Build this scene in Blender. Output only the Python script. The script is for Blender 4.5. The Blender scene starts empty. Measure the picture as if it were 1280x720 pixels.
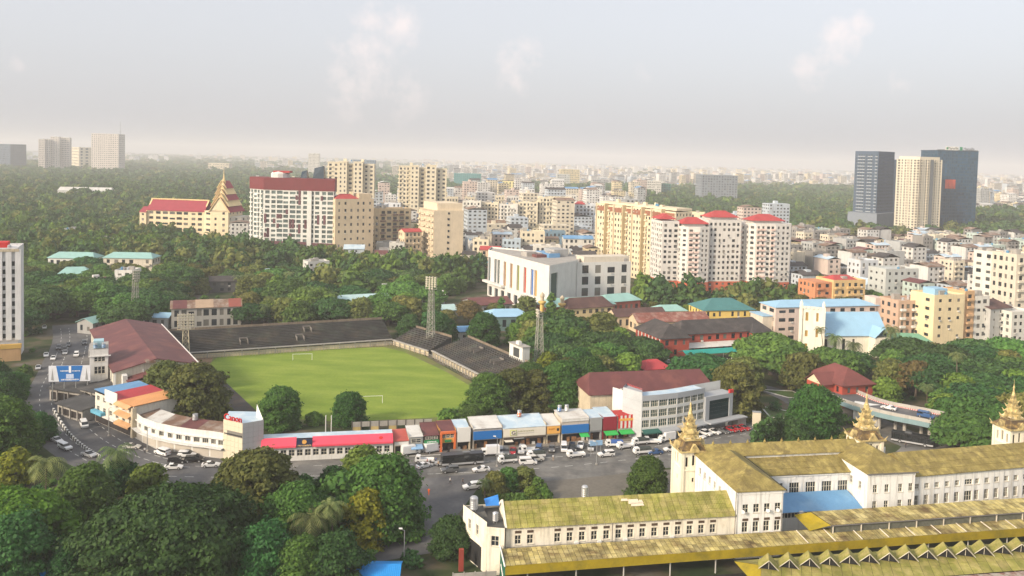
import bpy, math, random
import numpy as np
from mathutils import Vector, Matrix
random.seed(11)
SC = bpy.context.scene
COL = SC.collection
PI = math.pi
rad = math.radians
# ------------------------------------------------------------------ camera
F_PX, CAM_H, PITCH, ROLL, Y_HOR = 1050.0, 80.0, rad(2.7), 0.025, 197.0
CY = Y_HOR + F_PX*math.tan(PITCH)
_right = Vector((1,0,0)); _down = Vector((0,-math.sin(PITCH),-math.cos(PITCH))); _fwd = Vector((0,math.cos(PITCH),-math.sin(PITCH)))
_r2 = _right*math.cos(ROLL)-_down*math.sin(ROLL); _d2 = _right*math.sin(ROLL)+_down*math.cos(ROLL)
cd = bpy.data.cameras.new('camera'); cam = bpy.data.objects.new('camera', cd); COL.objects.link(cam)
cam.matrix_world = Matrix(((_r2.x,-_d2.x,-_fwd.x,0),(_r2.y,-_d2.y,-_fwd.y,0),(_r2.z,-_d2.z,-_fwd.z,CAM_H),(0,0,0,1)))
cd.sensor_width = 36; cd.lens = 36*F_PX/1280; cd.shift_y = -(360-CY)/1280
cd.clip_start = 1; cd.clip_end = 60000
SC.camera = cam
# ------------------------------------------------------------------ sky, sun, exposure
SUN_EL, SUN_AZ = rad(26), rad(231)          # azimuth clockwise from +Y: low behind the left shoulder
w = bpy.data.worlds.new('World'); SC.world = w; w.use_nodes = True
nt = w.node_tree; nt.nodes.clear()
def _n(t, **k):
    n = nt.nodes.new(t)
    for a, b in k.items(): setattr(n, a, b)
    return n
out = _n('ShaderNodeOutputWorld'); bg = _n('ShaderNodeBackground'); bg.inputs['Strength'].default_value = 0.15
sky = _n('ShaderNodeTexSky', sky_type='NISHITA', sun_disc=False, sun_elevation=SUN_EL, sun_rotation=SUN_AZ, altitude=80.0, air_density=1.0, dust_density=6.0, ozone_density=1.6)
hs = _n('ShaderNodeHueSaturation'); hs.inputs['Saturation'].default_value = 0.55
nt.links.new(sky.outputs[0], hs.inputs['Color'])
# thin even veil of high haze over the whole sky
veil = _n('ShaderNodeMix', data_type='RGBA'); veil.inputs['Factor'].default_value = 0.62
veil.inputs[7].default_value = (3.8, 3.84, 4.06, 1)
nt.links.new(hs.outputs[0], veil.inputs[6])
# a few distant pink cumulus heads: noise-broken puffs scattered round the sky
geo = _n('ShaderNodeTexCoord')
noi = _n('ShaderNodeTexNoise'); noi.inputs['Scale'].default_value = 38; noi.inputs['Detail'].default_value = 8; noi.inputs['Roughness'].default_value = 0.6
nt.links.new(geo.outputs['Generated'], noi.inputs['Vector'])
def pdir(px, py):
    return (_r2*(px-640)+_d2*(py-CY)+_fwd*F_PX).normalized()
acc = None
def vm(op, a, b):
    n = _n('ShaderNodeVectorMath', operation=op); nt.links.new(a, n.inputs[0])
    n.inputs[1].default_value = b; return n
def mm(op, a, b=None, clamp=False):
    n = _n('ShaderNodeMath', operation=op, use_clamp=clamp)
    for i, q in enumerate((a, b)):
        if q is None: continue
        if isinstance(q, (int, float)): n.inputs[i].default_value = q
        else: nt.links.new(q, n.inputs[i])
    return n.outputs[0]
puffs = [(455,62,.036,.55),(500,34,.024,.75),(470,26,.02,.55),(440,108,.042,.35),(500,118,.036,.3),(650,78,.026,.6),(645,96,.022,.4),(1050,48,.02,.95),(1074,30,.013,.9),(1040,66,.018,.7),(1012,88,.02,.6),(1120,104,.016,.3),(22,78,.01,.35),(805,90,.014,.25)]
dirs = [(pdir(a,b), r, s) for a, b, r, s in puffs]
rr = random.Random(5)
for k in range(16):
    az = rr.uniform(0.7, 5.6); el = rr.uniform(.08,.3)
    dirs.append((Vector((math.sin(az)*math.cos(el), math.cos(az)*math.cos(el), math.sin(el))), rr.uniform(.015,.04), rr.uniform(.3,.9)))
for d, r, s in dirs:
    dist = _n('ShaderNodeVectorMath', operation='DISTANCE'); nt.links.new(geo.outputs['Generated'], dist.inputs[0]); dist.inputs[1].default_value = d
    f = mm('SUBTRACT', 1.0, mm('DIVIDE', dist.outputs['Value'], r*1.5), True)
    f = mm('MULTIPLY', f, s)
    acc = f if acc is None else mm('MAXIMUM', acc, f)
brk = mm('MULTIPLY', mm('MULTIPLY', mm('SUBTRACT', noi.outputs['Fac'], 0.5), 1.9), mm('MULTIPLY', acc, 4.0, True))
fac = mm('MULTIPLY', mm('MULTIPLY', mm('SUBTRACT', mm('ADD', acc, brk), 0.12, True), 1.3, True), 0.5)
cl = _n('ShaderNodeMix', data_type='RGBA'); cl.inputs[7].default_value = (5.2, 4.45, 4.25, 1)
nt.links.new(veil.outputs[2], cl.inputs[6]); nt.links.new(fac, cl.inputs['Factor'])
nt.links.new(cl.outputs[2], bg.inputs['Color']); nt.links.new(bg.outputs[0], out.inputs['Surface'])
sl = bpy.data.lights.new('sun', 'SUN'); sl.energy = 2.9; sl.angle = rad(10); sl.color = (1.0, 0.82, 0.61)
so = bpy.data.objects.new('sun', sl); COL.objects.link(so); so.location = (-200,-200,300)
sdir = Vector((math.sin(SUN_AZ)*math.cos(SUN_EL), math.cos(SUN_AZ)*math.cos(SUN_EL), math.sin(SUN_EL)))
so.rotation_euler = sdir.to_track_quat('Z','Y').to_euler()
SC.view_settings.view_transform = 'Standard'; SC.view_settings.look = 'None'; SC.view_settings.exposure = 0.66; SC.view_settings.gamma = 1
cy = SC.cycles
cy.use_denoising = True
cy.max_bounces = 5; cy.diffuse_bounces = 2; cy.glossy_bounces = 2; cy.transmission_bounces = 2; cy.volume_bounces = 2; cy.transparent_max_bounces = 4
cy.caustics_reflective = False; cy.caustics_refractive = False
HAZE_DENSITY, HAZE_COLOR = 0.00020, (0.86, 0.86, 0.875, 1)
# ------------------------------------------------------------------ pixel -> place
def ray(px, py):
    return _r2*(px-640)+_d2*(py-CY)+_fwd*F_PX
def G(px, py, z=0.0):
    d = ray(px, py); t = (z-CAM_H)/d.z
    return Vector((d.x*t, d.y*t, z))
def TZ(px, py, Y):
    d = ray(px, py); t = Y/d.y
    return CAM_H+d.z*t
def proj(p):
    q = Vector(p)-Vector((0,0,CAM_H)); zf = q.dot(_fwd)
    return 640+q.dot(_r2)/zf*F_PX, CY+q.dot(_d2)/zf*F_PX
# ------------------------------------------------------------------ mesh builder
class MB:
    def __init__(s): s.v = []; s.f = []; s.m = []; s.mi = 0
    def quad(s, a, b, c, d):
        i = len(s.v); s.v += [tuple(a), tuple(b), tuple(c), tuple(d)]; s.f.append((i,i+1,i+2,i+3)); s.m.append(s.mi); return s
    def poly(s, pts):
        i = len(s.v); s.v += [tuple(p) for p in pts]; s.f.append(tuple(range(i,i+len(pts)))); s.m.append(s.mi); return s
    def box(s, x0, x1, y0, y1, z0, z1):
        i = len(s.v)
        s.v += [(x0,y0,z0),(x1,y0,z0),(x1,y1,z0),(x0,y1,z0),(x0,y0,z1),(x1,y0,z1),(x1,y1,z1),(x0,y1,z1)]
        for q in ((0,3,2,1),(4,5,6,7),(0,1,5,4),(1,2,6,5),(2,3,7,6),(3,0,4,7)):
            s.f.append(tuple(i+k for k in q)); s.m.append(s.mi)
        return s
    def cbox(s, cx, cy, cz, sx, sy, sz, rz=0.0):
        c, n = math.cos(rz), math.sin(rz); i = len(s.v)
        for z in (cz-sz/2, cz+sz/2):
            for x, y in ((-sx/2,-sy/2),(sx/2,-sy/2),(sx/2,sy/2),(-sx/2,sy/2)):
                s.v.append((cx+x*c-y*n, cy+x*n+y*c, z))
        for q in ((0,3,2,1),(4,5,6,7),(0,1,5,4),(1,2,6,5),(2,3,7,6),(3,0,4,7)):
            s.f.append(tuple(i+k for k in q)); s.m.append(s.mi)
        return s
    def prism(s, poly, z0, z1, cap=True):
        n = len(poly); i = len(s.v)
        s.v += [(p[0],p[1],z0) for p in poly]+[(p[0],p[1],z1) for p in poly]
        for k in range(n):
            j = (k+1) % n; s.f.append((i+k,i+j,i+n+j,i+n+k)); s.m.append(s.mi)
        if cap:
            s.f.append(tuple(i+n+k for k in range(n))); s.m.append(s.mi)
            s.f.append(tuple(i+k for k in reversed(range(n)))); s.m.append(s.mi)
        return s
    def bar(s, p, q, r, n=4, r2=None):
        p, q = Vector(p), Vector(q); d = (q-p)
        if d.length < 1e-6: return s
        d.normalize(); u = d.orthogonal().normalized(); v = d.cross(u); i = len(s.v); r2 = r if r2 is None else r2
        for o, rr_ in ((p,r),(q,r2)):
            for k in range(n):
                a = 2*PI*(k+.5)/n; s.v.append(tuple(o+u*(math.cos(a)*rr_)+v*(math.sin(a)*rr_)))
        for k in range(n):
            j = (k+1) % n; s.f.append((i+k,i+j,i+n+j,i+n+k)); s.m.append(s.mi)
        s.f.append(tuple(i+k for k in reversed(range(n)))); s.m.append(s.mi)
        s.f.append(tuple(i+n+k for k in range(n))); s.m.append(s.mi)
        return s
    def lathe(s, cx, cy, prof, n=12):
        i = len(s.v)
        for r, z in prof:
            for k in range(n):
                a = 2*PI*k/n; s.v.append((cx+r*math.cos(a), cy+r*math.sin(a), z))
        for m in range(len(prof)-1):
            for k in range(n):
                j = (k+1) % n; s.f.append((i+m*n+k,i+m*n+j,i+(m+1)*n+j,i+(m+1)*n+k)); s.m.append(s.mi)
        s.f.append(tuple(i+(len(prof)-1)*n+k for k in range(n))); s.m.append(s.mi)
        return s
    def frustum(s, x0, x1, y0, y1, z0, X0, X1, Y0, Y1, z1, bottom=True):
        i = len(s.v)
        s.v += [(x0,y0,z0),(x1,y0,z0),(x1,y1,z0),(x0,y1,z0),(X0,Y0,z1),(X1,Y0,z1),(X1,Y1,z1),(X0,Y1,z1)]
        for q in ((0,3,2,1),(4,5,6,7),(0,1,5,4),(1,2,6,5),(2,3,7,6),(3,0,4,7)):
            s.f.append(tuple(i+k for k in q)); s.m.append(s.mi)
        return s
    def gable(s, x0, x1, y0, y1, z0, z1, axis='x', t=0.18, ov=0.5, hip=0.0):
        """closed roof slab with thickness; ridge along axis; hip = length of hipped end"""
        if axis == 'x':
            X0, X1, Y0, Y1 = x0-ov, x1+ov, y0-ov, y1+ov; ym = (y0+y1)/2
            A = [(X0,Y0,z0),(X1,Y0,z0),(X1,Y1,z0),(X0,Y1,z0)]; R = [(X0+hip,ym,z1),(X1-hip,ym,z1)]
            fs = [(0,1,5,4),(2,3,4,5),(3,0,4),(1,2,5)]
        else:
            X0, X1, Y0, Y1 = x0-ov, x1+ov, y0-ov, y1+ov; xm = (x0+x1)/2
            A = [(X0,Y0,z0),(X1,Y0,z0),(X1,Y1,z0),(X0,Y1,z0)]; R = [(xm,Y0+hip,z1),(xm,Y1-hip,z1)]
            fs = [(1,2,5,4),(3,0,4,5),(0,1,4),(2,3,5)]
        V = A+R; i = len(s.v)
        s.v += V; s.v += [(x,y,z-t) for x,y,z in V]
        if hip <= 0: fs = fs[:2]
        for q in fs:
            s.f.append(tuple(i+k for k in q)); s.m.append(s.mi)
            s.f.append(tuple(i+6+k for k in reversed(q))); s.m.append(s.mi)
        ring = [0,1,2,3] if hip > 0 else ([0,1,5,2,3,4] if axis == 'x' else [0,4,1,2,5,3])
        n = len(ring)
        for k in range(n):
            a, b = ring[k], ring[(k+1) % n]
            s.f.append((i+6+a,i+6+b,i+b,i+a)); s.m.append(s.mi)
        return s
    def panel(s, p0, p1, z0, z1, ops=(), depth=0.18, back=True):
        """wall sheet from p0 to p1 (outward = right of travel) with real recessed openings ops=(x0,x1,z0,z1)"""
        p0, p1 = Vector(p0[:2]), Vector(p1[:2]); L = (p1-p0).length; e = (p1-p0)/L; nin = Vector((-e.y, e.x))
        def P(x, z, k=0.0):
            q = p0+e*x+nin*k; return (q.x, q.y, z)
        xs = sorted(set([0.0, L]+[round(min(max(o[i],0),L),4) for o in ops for i in (0,1)])); zs = sorted(set([z0, z1]+[round(o[i],4) for o in ops for i in (2,3)]))
        for a in range(len(xs)-1):
            xm = (xs[a]+xs[a+1])/2; run = None
            for b in range(len(zs)-1):
                zm = (zs[b]+zs[b+1])/2
                hole = any(o[0] < xm < o[1] and o[2] < zm < o[3] for o in ops)
                if hole:
                    if run is not None: s.quad(P(xs[a],run),P(xs[a+1],run),P(xs[a+1],zs[b]),P(xs[a],zs[b])); run = None
                elif run is None: run = zs[b]
            if run is not None: s.quad(P(xs[a],run),P(xs[a+1],run),P(xs[a+1],zs[-1]),P(xs[a],zs[-1]))
        for (a, b, c, d) in ops:
            s.quad(P(a,c),P(b,c),P(b,c,depth),P(a,c,depth)); s.quad(P(a,d,depth),P(b,d,depth),P(b,d),P(a,d))
            s.quad(P(a,c),P(a,c,depth),P(a,d,depth),P(a,d)); s.quad(P(b,c,depth),P(b,c),P(b,d),P(b,d,depth))
        return s
    def mesh(s, name, mats):
        me = bpy.data.meshes.new(name); me.from_pydata(s.v, [], s.f)
        mats = mats if isinstance(mats, (list, tuple)) else [mats]
        for m in mats: me.materials.append(m)
        if len(mats) > 1: me.polygons.foreach_set('material_index', s.m)
        me.update(); return me
    def build(s, name, mats, parent=None, stuff=False, label=None):
        if not s.f: return None
        o = bpy.data.objects.new(name, s.mesh(name, mats)); COL.objects.link(o)
        if parent is not None: o.parent = parent
        if stuff: o['kind'] = 'stuff'
        if label: o['label'] = label
        return o
def fast_mesh(name, V, Fq, mat):
    me = bpy.data.meshes.new(name); V = np.asarray(V, dtype=np.float32); Fq = np.asarray(Fq, dtype=np.int32)
    k = Fq.shape[1]
    me.vertices.add(len(V)); me.vertices.foreach_set('co', V.ravel())
    me.loops.add(Fq.size); me.loops.foreach_set('vertex_index', Fq.ravel())
    me.polygons.add(len(Fq)); me.polygons.foreach_set('loop_start', np.arange(0, Fq.size, k, dtype=np.int32))
    me.update(calc_edges=True); me.materials.append(mat); return me
def link(name, me, parent=None, loc=None, rz=None, sc=None):
    o = bpy.data.objects.new(name, me); COL.objects.link(o)
    if parent is not None: o.parent = parent
    if loc is not None: o.location = loc
    if rz is not None: o.rotation_euler = (0,0,rz)
    if sc is not None: o.scale = sc
    return o
def tag(o, label=None, cat=None, group=None, kind=None):
    if label: o['label'] = label
    if cat: o['category'] = cat
    if group: o['group'] = group
    if kind: o['kind'] = kind
    return o
def thing(name, label, cat, loc=(0,0,0), rz=0.0, group=None):
    o = bpy.data.objects.new(name, None); COL.objects.link(o); o.empty_display_size = 0.5
    o.location = loc; o.rotation_euler = (0,0,rz)
    return tag(o, label, cat, group)
_kids = {}
def copy_tree(o, parent=None):
    if not _kids.get('ok'): pass
    c = o.copy(); COL.objects.link(c); c.parent = parent
    for ch in o.children: copy_tree(ch, c)
    return c
def frame(A, B):
    """origin A, heading A->B: returns (loc, rz, length)"""
    d = Vector(B)-Vector(A); return Vector((A[0],A[1],0)), math.atan2(d.y, d.x), math.hypot(d.x, d.y)
FOOT = []           # ground taken by things: (cx, cy, hx, hy, cos, sin)
def take(loc, rz, x0, x1, y0, y1, pad=0.5):
    c, s = math.cos(rz), math.sin(rz); mx, my = (x0+x1)/2, (y0+y1)/2
    FOOT.append((loc[0]+mx*c-my*s, loc[1]+mx*s+my*c, abs(x1-x0)/2+pad, abs(y1-y0)/2+pad, c, s))
def free(x, y, pad=0.0):
    for cx, cy_, hx, hy, c, s in FOOT:
        dx, dy = x-cx, y-cy_
        if abs(dx) > 200 or abs(dy) > 200: continue
        if abs(dx*c+dy*s) < hx+pad and abs(-dx*s+dy*c) < hy+pad: return False
    return True
# ------------------------------------------------------------------ materials
_M = {}
def lin(c):
    if isinstance(c, str):
        c = [int(c[i:i+2],16)/255 for i in (0,2,4)]
        return tuple(x/12.92 if x <= .04045 else ((x+.055)/1.055)**2.4 for x in c)
    return tuple(c)
def mat(name, col, rough=0.85, var=0.12, scale=0.25, streak=0.0, col2=None, c2f=0.5, s2=0.12, metal=0.0, rib=0.0, ribax='x', spec=0.3, objrand=0.0, bump=0.0, island=0.0, sdir=(1.6,1.6,.12)):
    key = name
    if key in _M: return _M[key]
    m = bpy.data.materials.new(name); m.use_nodes = True; t = m.node_tree; L = t.links.new
    b = t.nodes['Principled BSDF']; b.inputs['Roughness'].default_value = rough; b.inputs['Metallic'].default_value = metal
    b.inputs['Specular IOR Level'].default_value = spec
    col = lin(col)
    tc = t.nodes.new('ShaderNodeTexCoord'); oi = t.nodes.new('ShaderNodeObjectInfo')
    ofs = t.nodes.new('ShaderNodeVectorMath'); ofs.operation = 'ADD'
    sc_ = t.nodes.new('ShaderNodeVectorMath'); sc_.operation = 'SCALE'; sc_.inputs['Scale'].default_value = 0.13
    L(oi.outputs['Location'], sc_.inputs[0]); L(tc.outputs['Object'], ofs.inputs[0]); L(sc_.outputs[0], ofs.inputs[1])
    def noise(scale, det=4, vec=None, rgh=.6):
        n = t.nodes.new('ShaderNodeTexNoise'); n.inputs['Scale'].default_value = scale; n.inputs['Detail'].default_value = det; n.inputs['Roughness'].default_value = rgh
        L(vec or ofs.outputs[0], n.inputs['Vector']); return n.outputs['Fac']
    def ramp(x, a, b_, lo, hi):
        n = t.nodes.new('ShaderNodeMapRange'); n.inputs[1].default_value = a; n.inputs[2].default_value = b_; n.inputs[3].default_value = lo; n.inputs[4].default_value = hi; L(x, n.inputs[0]); return n.outputs[0]
    def mulv(a, f):
        n = t.nodes.new('ShaderNodeVectorMath'); n.operation = 'SCALE'; L(a, n.inputs[0]); L(f, n.inputs['Scale']); return n.outputs[0]
    rgb = t.nodes.new('ShaderNodeRGB'); rgb.outputs[0].default_value = (*col, 1); cur = rgb.outputs[0]
    if col2 is not None:
        cols = col2 if isinstance(col2, list) else [col2]
        for k, c2 in enumerate(cols):
            mx = t.nodes.new('ShaderNodeMix'); mx.data_type = 'RGBA'; L(cur, mx.inputs[6]); mx.inputs[7].default_value = (*lin(c2), 1)
            L(ramp(noise(s2*(1+.9*k), 6), c2f-.10, c2f+.12, 0, .9), mx.inputs['Factor']); cur = mx.outputs[2]
    if var > 0:
        cur = mulv(cur, ramp(noise(scale), .25, .75, 1-var, 1+var)); cur = mulv(cur, ramp(noise(scale*9, 3), .25, .75, 1-var*.5, 1+var*.5))
    if streak > 0:
        mp = t.nodes.new('ShaderNodeMapping'); mp.inputs['Scale'].default_value = sdir; L(ofs.outputs[0], mp.inputs['Vector'])
        mx = t.nodes.new('ShaderNodeMix'); mx.data_type = 'RGBA'; L(cur, mx.inputs[6]); mx.inputs[7].default_value = (col[0]*.22, col[1]*.2, col[2]*.17, 1)
        L(ramp(noise(.8, 6, mp.outputs[0], .7), .5, .78, 0, streak), mx.inputs['Factor']); cur = mx.outputs[2]
    if objrand > 0: cur = mulv(cur, ramp(oi.outputs['Random'], 0, 1, 1-objrand, 1+objrand))
    if island > 0:
        ge = t.nodes.new('ShaderNodeNewGeometry'); cur = mulv(cur, ramp(ge.outputs['Random Per Island'], 0, 1, 1-island, 1+island))
    L(cur, b.inputs['Base Color'])
    if rib > 0:
        wv = t.nodes.new('ShaderNodeTexWave'); wv.bands_direction = ribax.upper(); wv.inputs['Scale'].default_value = rib; wv.inputs['Distortion'].default_value = 0
        L(tc.outputs['Object'], wv.inputs['Vector'])
        bp = t.nodes.new('ShaderNodeBump'); bp.inputs['Strength'].default_value = 0.5; bp.inputs['Distance'].default_value = 0.06; L(wv.outputs['Fac'], bp.inputs['Height']); L(bp.outputs[0], b.inputs['Normal'])
    elif bump > 0:
        bp = t.nodes.new('ShaderNodeBump'); bp.inputs['Strength'].default_value = bump; bp.inputs['Distance'].default_value = .1; L(noise(scale*6, 5), bp.inputs['Height']); L(bp.outputs[0], b.inputs['Normal'])
    _M[key] = m; return m
def glass(name='dark_glass', col=(0.02,0.028,0.035), rough=0.12, spec=0.6):
    m = mat(name, col, rough=rough, var=.35, scale=.45, spec=spec, island=.35)
    t = m.node_tree; b = t.nodes['Principled BSDF']; src = b.inputs['Base Color'].links[0].from_socket       # some panes show pale curtains or blinds
    ge = t.nodes.new('ShaderNodeNewGeometry'); mr = t.nodes.new('ShaderNodeMapRange'); mr.inputs[1].default_value = .62; mr.inputs[2].default_value = 1.0; mr.inputs[4].default_value = .75; t.links.new(ge.outputs['Random Per Island'], mr.inputs[0])
    mx = t.nodes.new('ShaderNodeMix'); mx.data_type = 'RGBA'; t.links.new(mr.outputs[0], mx.inputs['Factor']); t.links.new(src, mx.inputs[6]); mx.inputs[7].default_value = (.26,.24,.2,1); t.links.new(mx.outputs[2], b.inputs['Base Color']); return m
GLASS = glass(); GLASS_B = glass('teal_glass', (0.03,0.075,0.075), .1)
WHITE = mat('white_paint', (.69,.68,.645), streak=.35, var=.06); CREAM = mat('cream_wall', (.72,.61,.42), streak=.3, var=.08)
METAL = mat('grey_metal', (.32,.33,.33), rough=.55, metal=.4); DARK = mat('dark_void', (.02,.02,.02)); RUBBER = mat('rubber', (.02,.02,.02), rough=.9)
CONC = mat('concrete', (.36,.34,.31), streak=.5, var=.18); TANK = mat('steel_tank', (.55,.56,.57), rough=.35, metal=.6)
# ------------------------------------------------------------------ ground, streets, pitch
def gmat():
    m = bpy.data.materials.new('ground_cover'); m.use_nodes = True; t = m.node_tree; L = t.links.new; b = t.nodes['Principled BSDF']; b.inputs['Roughness'].default_value = .95; b.inputs['Specular IOR Level'].default_value = .1
    tc = t.nodes.new('ShaderNodeTexCoord')
    def nz(s, d=6):
        n = t.nodes.new('ShaderNodeTexNoise'); n.inputs['Scale'].default_value = s; n.inputs['Detail'].default_value = d; L(tc.outputs['Object'], n.inputs['Vector']); return n.outputs['Fac']
    def cr(x, stops):
        r = t.nodes.new('ShaderNodeValToRGB'); e = r.color_ramp.elements
        e[0].position, e[0].color = stops[0][0], (*stops[0][1],1); e[1].position, e[1].color = stops[-1][0], (*stops[-1][1],1)
        for p, c in stops[1:-1]:
            q = e.new(p); q.color = (*c,1)
        L(x, r.inputs[0]); return r.outputs[0]
    near = cr(nz(.09), [(.38,(.03,.05,.018)),(.48,(.055,.07,.03)),(.56,(.10,.085,.055)),(.66,(.13,.12,.10))])
    far = cr(nz(.006), [(.36,(.03,.05,.025)),(.47,(.045,.065,.035)),(.53,(.16,.15,.13)),(.62,(.24,.22,.19))])
    geo = t.nodes.new('ShaderNodeSeparateXYZ'); L(tc.outputs['Object'], geo.inputs[0])
    mr = t.nodes.new('ShaderNodeMapRange'); mr.inputs[1].default_value = 500; mr.inputs[2].default_value = 1400; L(geo.outputs[1], mr.inputs[0])
    mx = t.nodes.new('ShaderNodeMix'); mx.data_type = 'RGBA'; L(mr.outputs[0], mx.inputs[0]); L(near, mx.inputs[6]); L(far, mx.inputs[7]); L(mx.outputs[2], b.inputs['Base Color']); return m
g = MB(); N = 20
xs = [-15000,-8000,-4000,-2000,-1000,-500,-200,0,200,500,1000,2000,4000,8000,15000]; ys = [-1400,-500,0,150,300,500,900,1600,3000,6000,10000,15500]
for i in range(len(xs)-1):
    for j in range(len(ys)-1): g.quad((xs[i],ys[j],0),(xs[i+1],ys[j],0),(xs[i+1],ys[j+1],0),(xs[i],ys[j+1],0))
tag(g.build('ground', gmat()), kind='structure')
ASPH = mat('asphalt', (.105,.105,.108), rough=.8, var=.2, scale=.12, col2=[(.06,.06,.065),(.17,.165,.155)], c2f=.6, s2=.09)
ASPH_L = mat('worn_asphalt', (.15,.148,.14), rough=.85, var=.22, scale=.1, col2=[(.09,.088,.085),(.22,.21,.19)], c2f=.57, s2=.12)
PAVE = mat('pavement_slab', (.26,.24,.21), var=.2, scale=.4, col2=(.16,.14,.12), c2f=.6)
PAINT = mat('road_paint', (.62,.62,.58), var=.25, scale=1.5)
KERB = mat('kerb_stone', (.5,.49,.46), var=.2, scale=.8)
def sheet(name, pix, z, m, kind='structure', world=None):
    P = [G(a,b) for a, b in pix] if world is None else [Vector(p) for p in world]
    mb = MB(); mb.poly([(p.x,p.y,z) for p in P]); return tag(mb.build(name, m), kind=kind)
def ribbon(name, pts, width, z, m, kind='structure', parent=None):
    """strip along world pts"""
    mb = MB(); n = len(pts); E = []
    for i in range(n):
        d = (Vector(pts[min(i+1,n-1)])-Vector(pts[max(i-1,0)])); d.z = 0; d.normalize(); p = Vector(pts[i]); s = Vector((-d.y,d.x,0))
        w_ = width[i] if isinstance(width, (list,tuple)) else width
        E.append((p+s*w_/2, p-s*w_/2))
    for i in range(n-1):
        a, b = E[i]; c, d = E[i+1]; mb.quad((b.x,b.y,z),(d.x,d.y,z),(c.x,c.y,z),(a.x,a.y,z))
    o = mb.build(name, m, parent)
    if kind: o['kind'] = kind
    return o
def kerb(pts, w=0.35, h=0.14, name='kerb', m=None):
    mb = MB(); n = len(pts); E = []
    for i in range(n):
        d = (Vector(pts[min(i+1,n-1)])-Vector(pts[max(i-1,0)])); d.z = 0; d.normalize(); p = Vector(pts[i]); s = Vector((-d.y,d.x,0)); E.append((p+s*w/2, p-s*w/2))
    for i in range(n-1):
        a, b = E[i]; c, d = E[i+1]
        mb.quad((b.x,b.y,h),(d.x,d.y,h),(c.x,c.y,h),(a.x,a.y,h)); mb.quad((a.x,a.y,h),(c.x,c.y,h),(c.x,c.y,0),(a.x,a.y,0)); mb.quad((d.x,d.y,h),(b.x,b.y,h),(b.x,b.y,0),(d.x,d.y,0))
    return tag(mb.build(name, m or KERB), kind='structure')
def smooth(pts, n=6):
    out = []
    P = [Vector(p) for p in pts]
    for i in range(len(P)-1):
        p0, p1, p2, p3 = P[max(i-1,0)], P[i], P[i+1], P[min(i+2,len(P)-1)]
        for k in range(n):
            t = k/n; out.append(.5*((2*p1)+(p2-p0)*t+(2*p0-5*p1+4*p2-p3)*t*t+(3*p1-p0-3*p2+p3)*t**3))
    out.append(P[-1]); return out
# avenue at the left, curving round into the station road
av_c = smooth([G(95,405),G(98,425),G(88,460),G(78,490),G(88,528),G(125,560),G(190,585),G(270,592)],6)
ribbon('avenue', av_c, [19]*10+[20]*10+[21]*(len(av_c)-20), 0.012, ASPH)
st_c = smooth([G(190,588),G(300,590),G(420,588),G(540,586),G(700,577),G(860,559),G(935,548),G(990,540)],4)
ribbon('station_road', st_c, 24, 0.008, ASPH_L)
sheet('junction_apron', [(470,604),(640,588),(640,604),(596,612),(560,660),(548,690),(455,705),(440,650)], 0.016, ASPH)
ribbon('side_road', smooth([G(985,548),G(1010,525),G(1000,505),G(970,490),G(930,478),G(880,455),G(850,440),G(820,425)],5), 9, 0.020, ASPH)
ribbon('lower_road', smooth([G(1150,580),G(1165,562),G(1130,545),G(1095,530),G(1050,512),G(1000,500)],5), [16]*11+[12]*20, 0.004, ASPH_L)
sheet('forecourt', [(640,604),(860,585),(1000,560),(1000,600),(860,625),(640,640)], 0.0045, mat('bare_yard', (.17,.155,.13), var=.3, scale=.12, col2=(.09,.085,.07), c2f=.55))
# pavement before the shops and round the bend
pv = smooth([G(155,520),G(200,548),G(262,566),G(330,573)],5)
ribbon('pavement', pv, 5, 0.13, PAVE)
kerb([p+Vector((-1.3,-2.2,0)) for p in pv])
ribbon('pavement', [G(500,566),G(600,561),G(700,554),G(790,547),G(900,533)], 5, 0.13, PAVE)
kerb([G(500,571),G(600,566),G(700,559),G(790,552),G(910,537)])
kerb(smooth([G(131,517),G(155,538),G(180,553),G(205,565)],4), w=.4)
# dashed markings on the avenue
def dashes(c, off, L=2.2, gap=3.2, i0=0, i1=None, z=0.022, w_=.16):
    mb = MB(); pts = c[i0:i1]; acc_ = 0; 
    for i in range(len(pts)-1):
        a, b = pts[i], pts[i+1]; d = (b-a); ln = d.length; d.normalize(); s = Vector((-d.y,d.x,0)); t = 0
        while t+L < ln+L*.5:
            p = a+d*t+s*off; q = p+d*L; h = s*w_/2
            mb.quad(*[(v.x,v.y,z) for v in (p-h,q-h,q+h,p+h)]); t += L+gap
    return tag(mb.build('lane_marking', PAINT), kind='structure')
for o_ in (-3.2, -6.4, 3.2, 6.4): dashes(av_c, o_, i0=2, i1=-3)
for o_ in (3.5, -3.5): dashes(st_c, o_, z=.020)
# painted median barrier of the avenue
mbm = MB(); 
medi = [G(a,b) for a, b in ((66,512),(80,535),(95,552),(112,565),(126,573))]; medi = smooth(medi, 6)
BLK = mat('barrier_dark', (.05,.05,.05), var=.2); BWH = mat('barrier_white', (.6,.6,.57), var=.2)
bar_ = thing('median_barrier', 'low black and white striped median barrier along the curving avenue', 'barrier', (0,0,0))
for i in range(len(medi)-1):
    a, b = medi[i], medi[i+1]; rz = math.atan2((b-a).y,(b-a).x); L_ = (b-a).length
    for k in range(2):
        p = a+(b-a)*(.25+.5*k); mb = MB(); mb.cbox(0,0,.4,L_/2-.02,.45,.8); o = mb.build('segment', (BLK,BWH)[k], bar_); o.location = (p.x,p.y,.012); o.rotation_euler = (0,0,rz)
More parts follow.
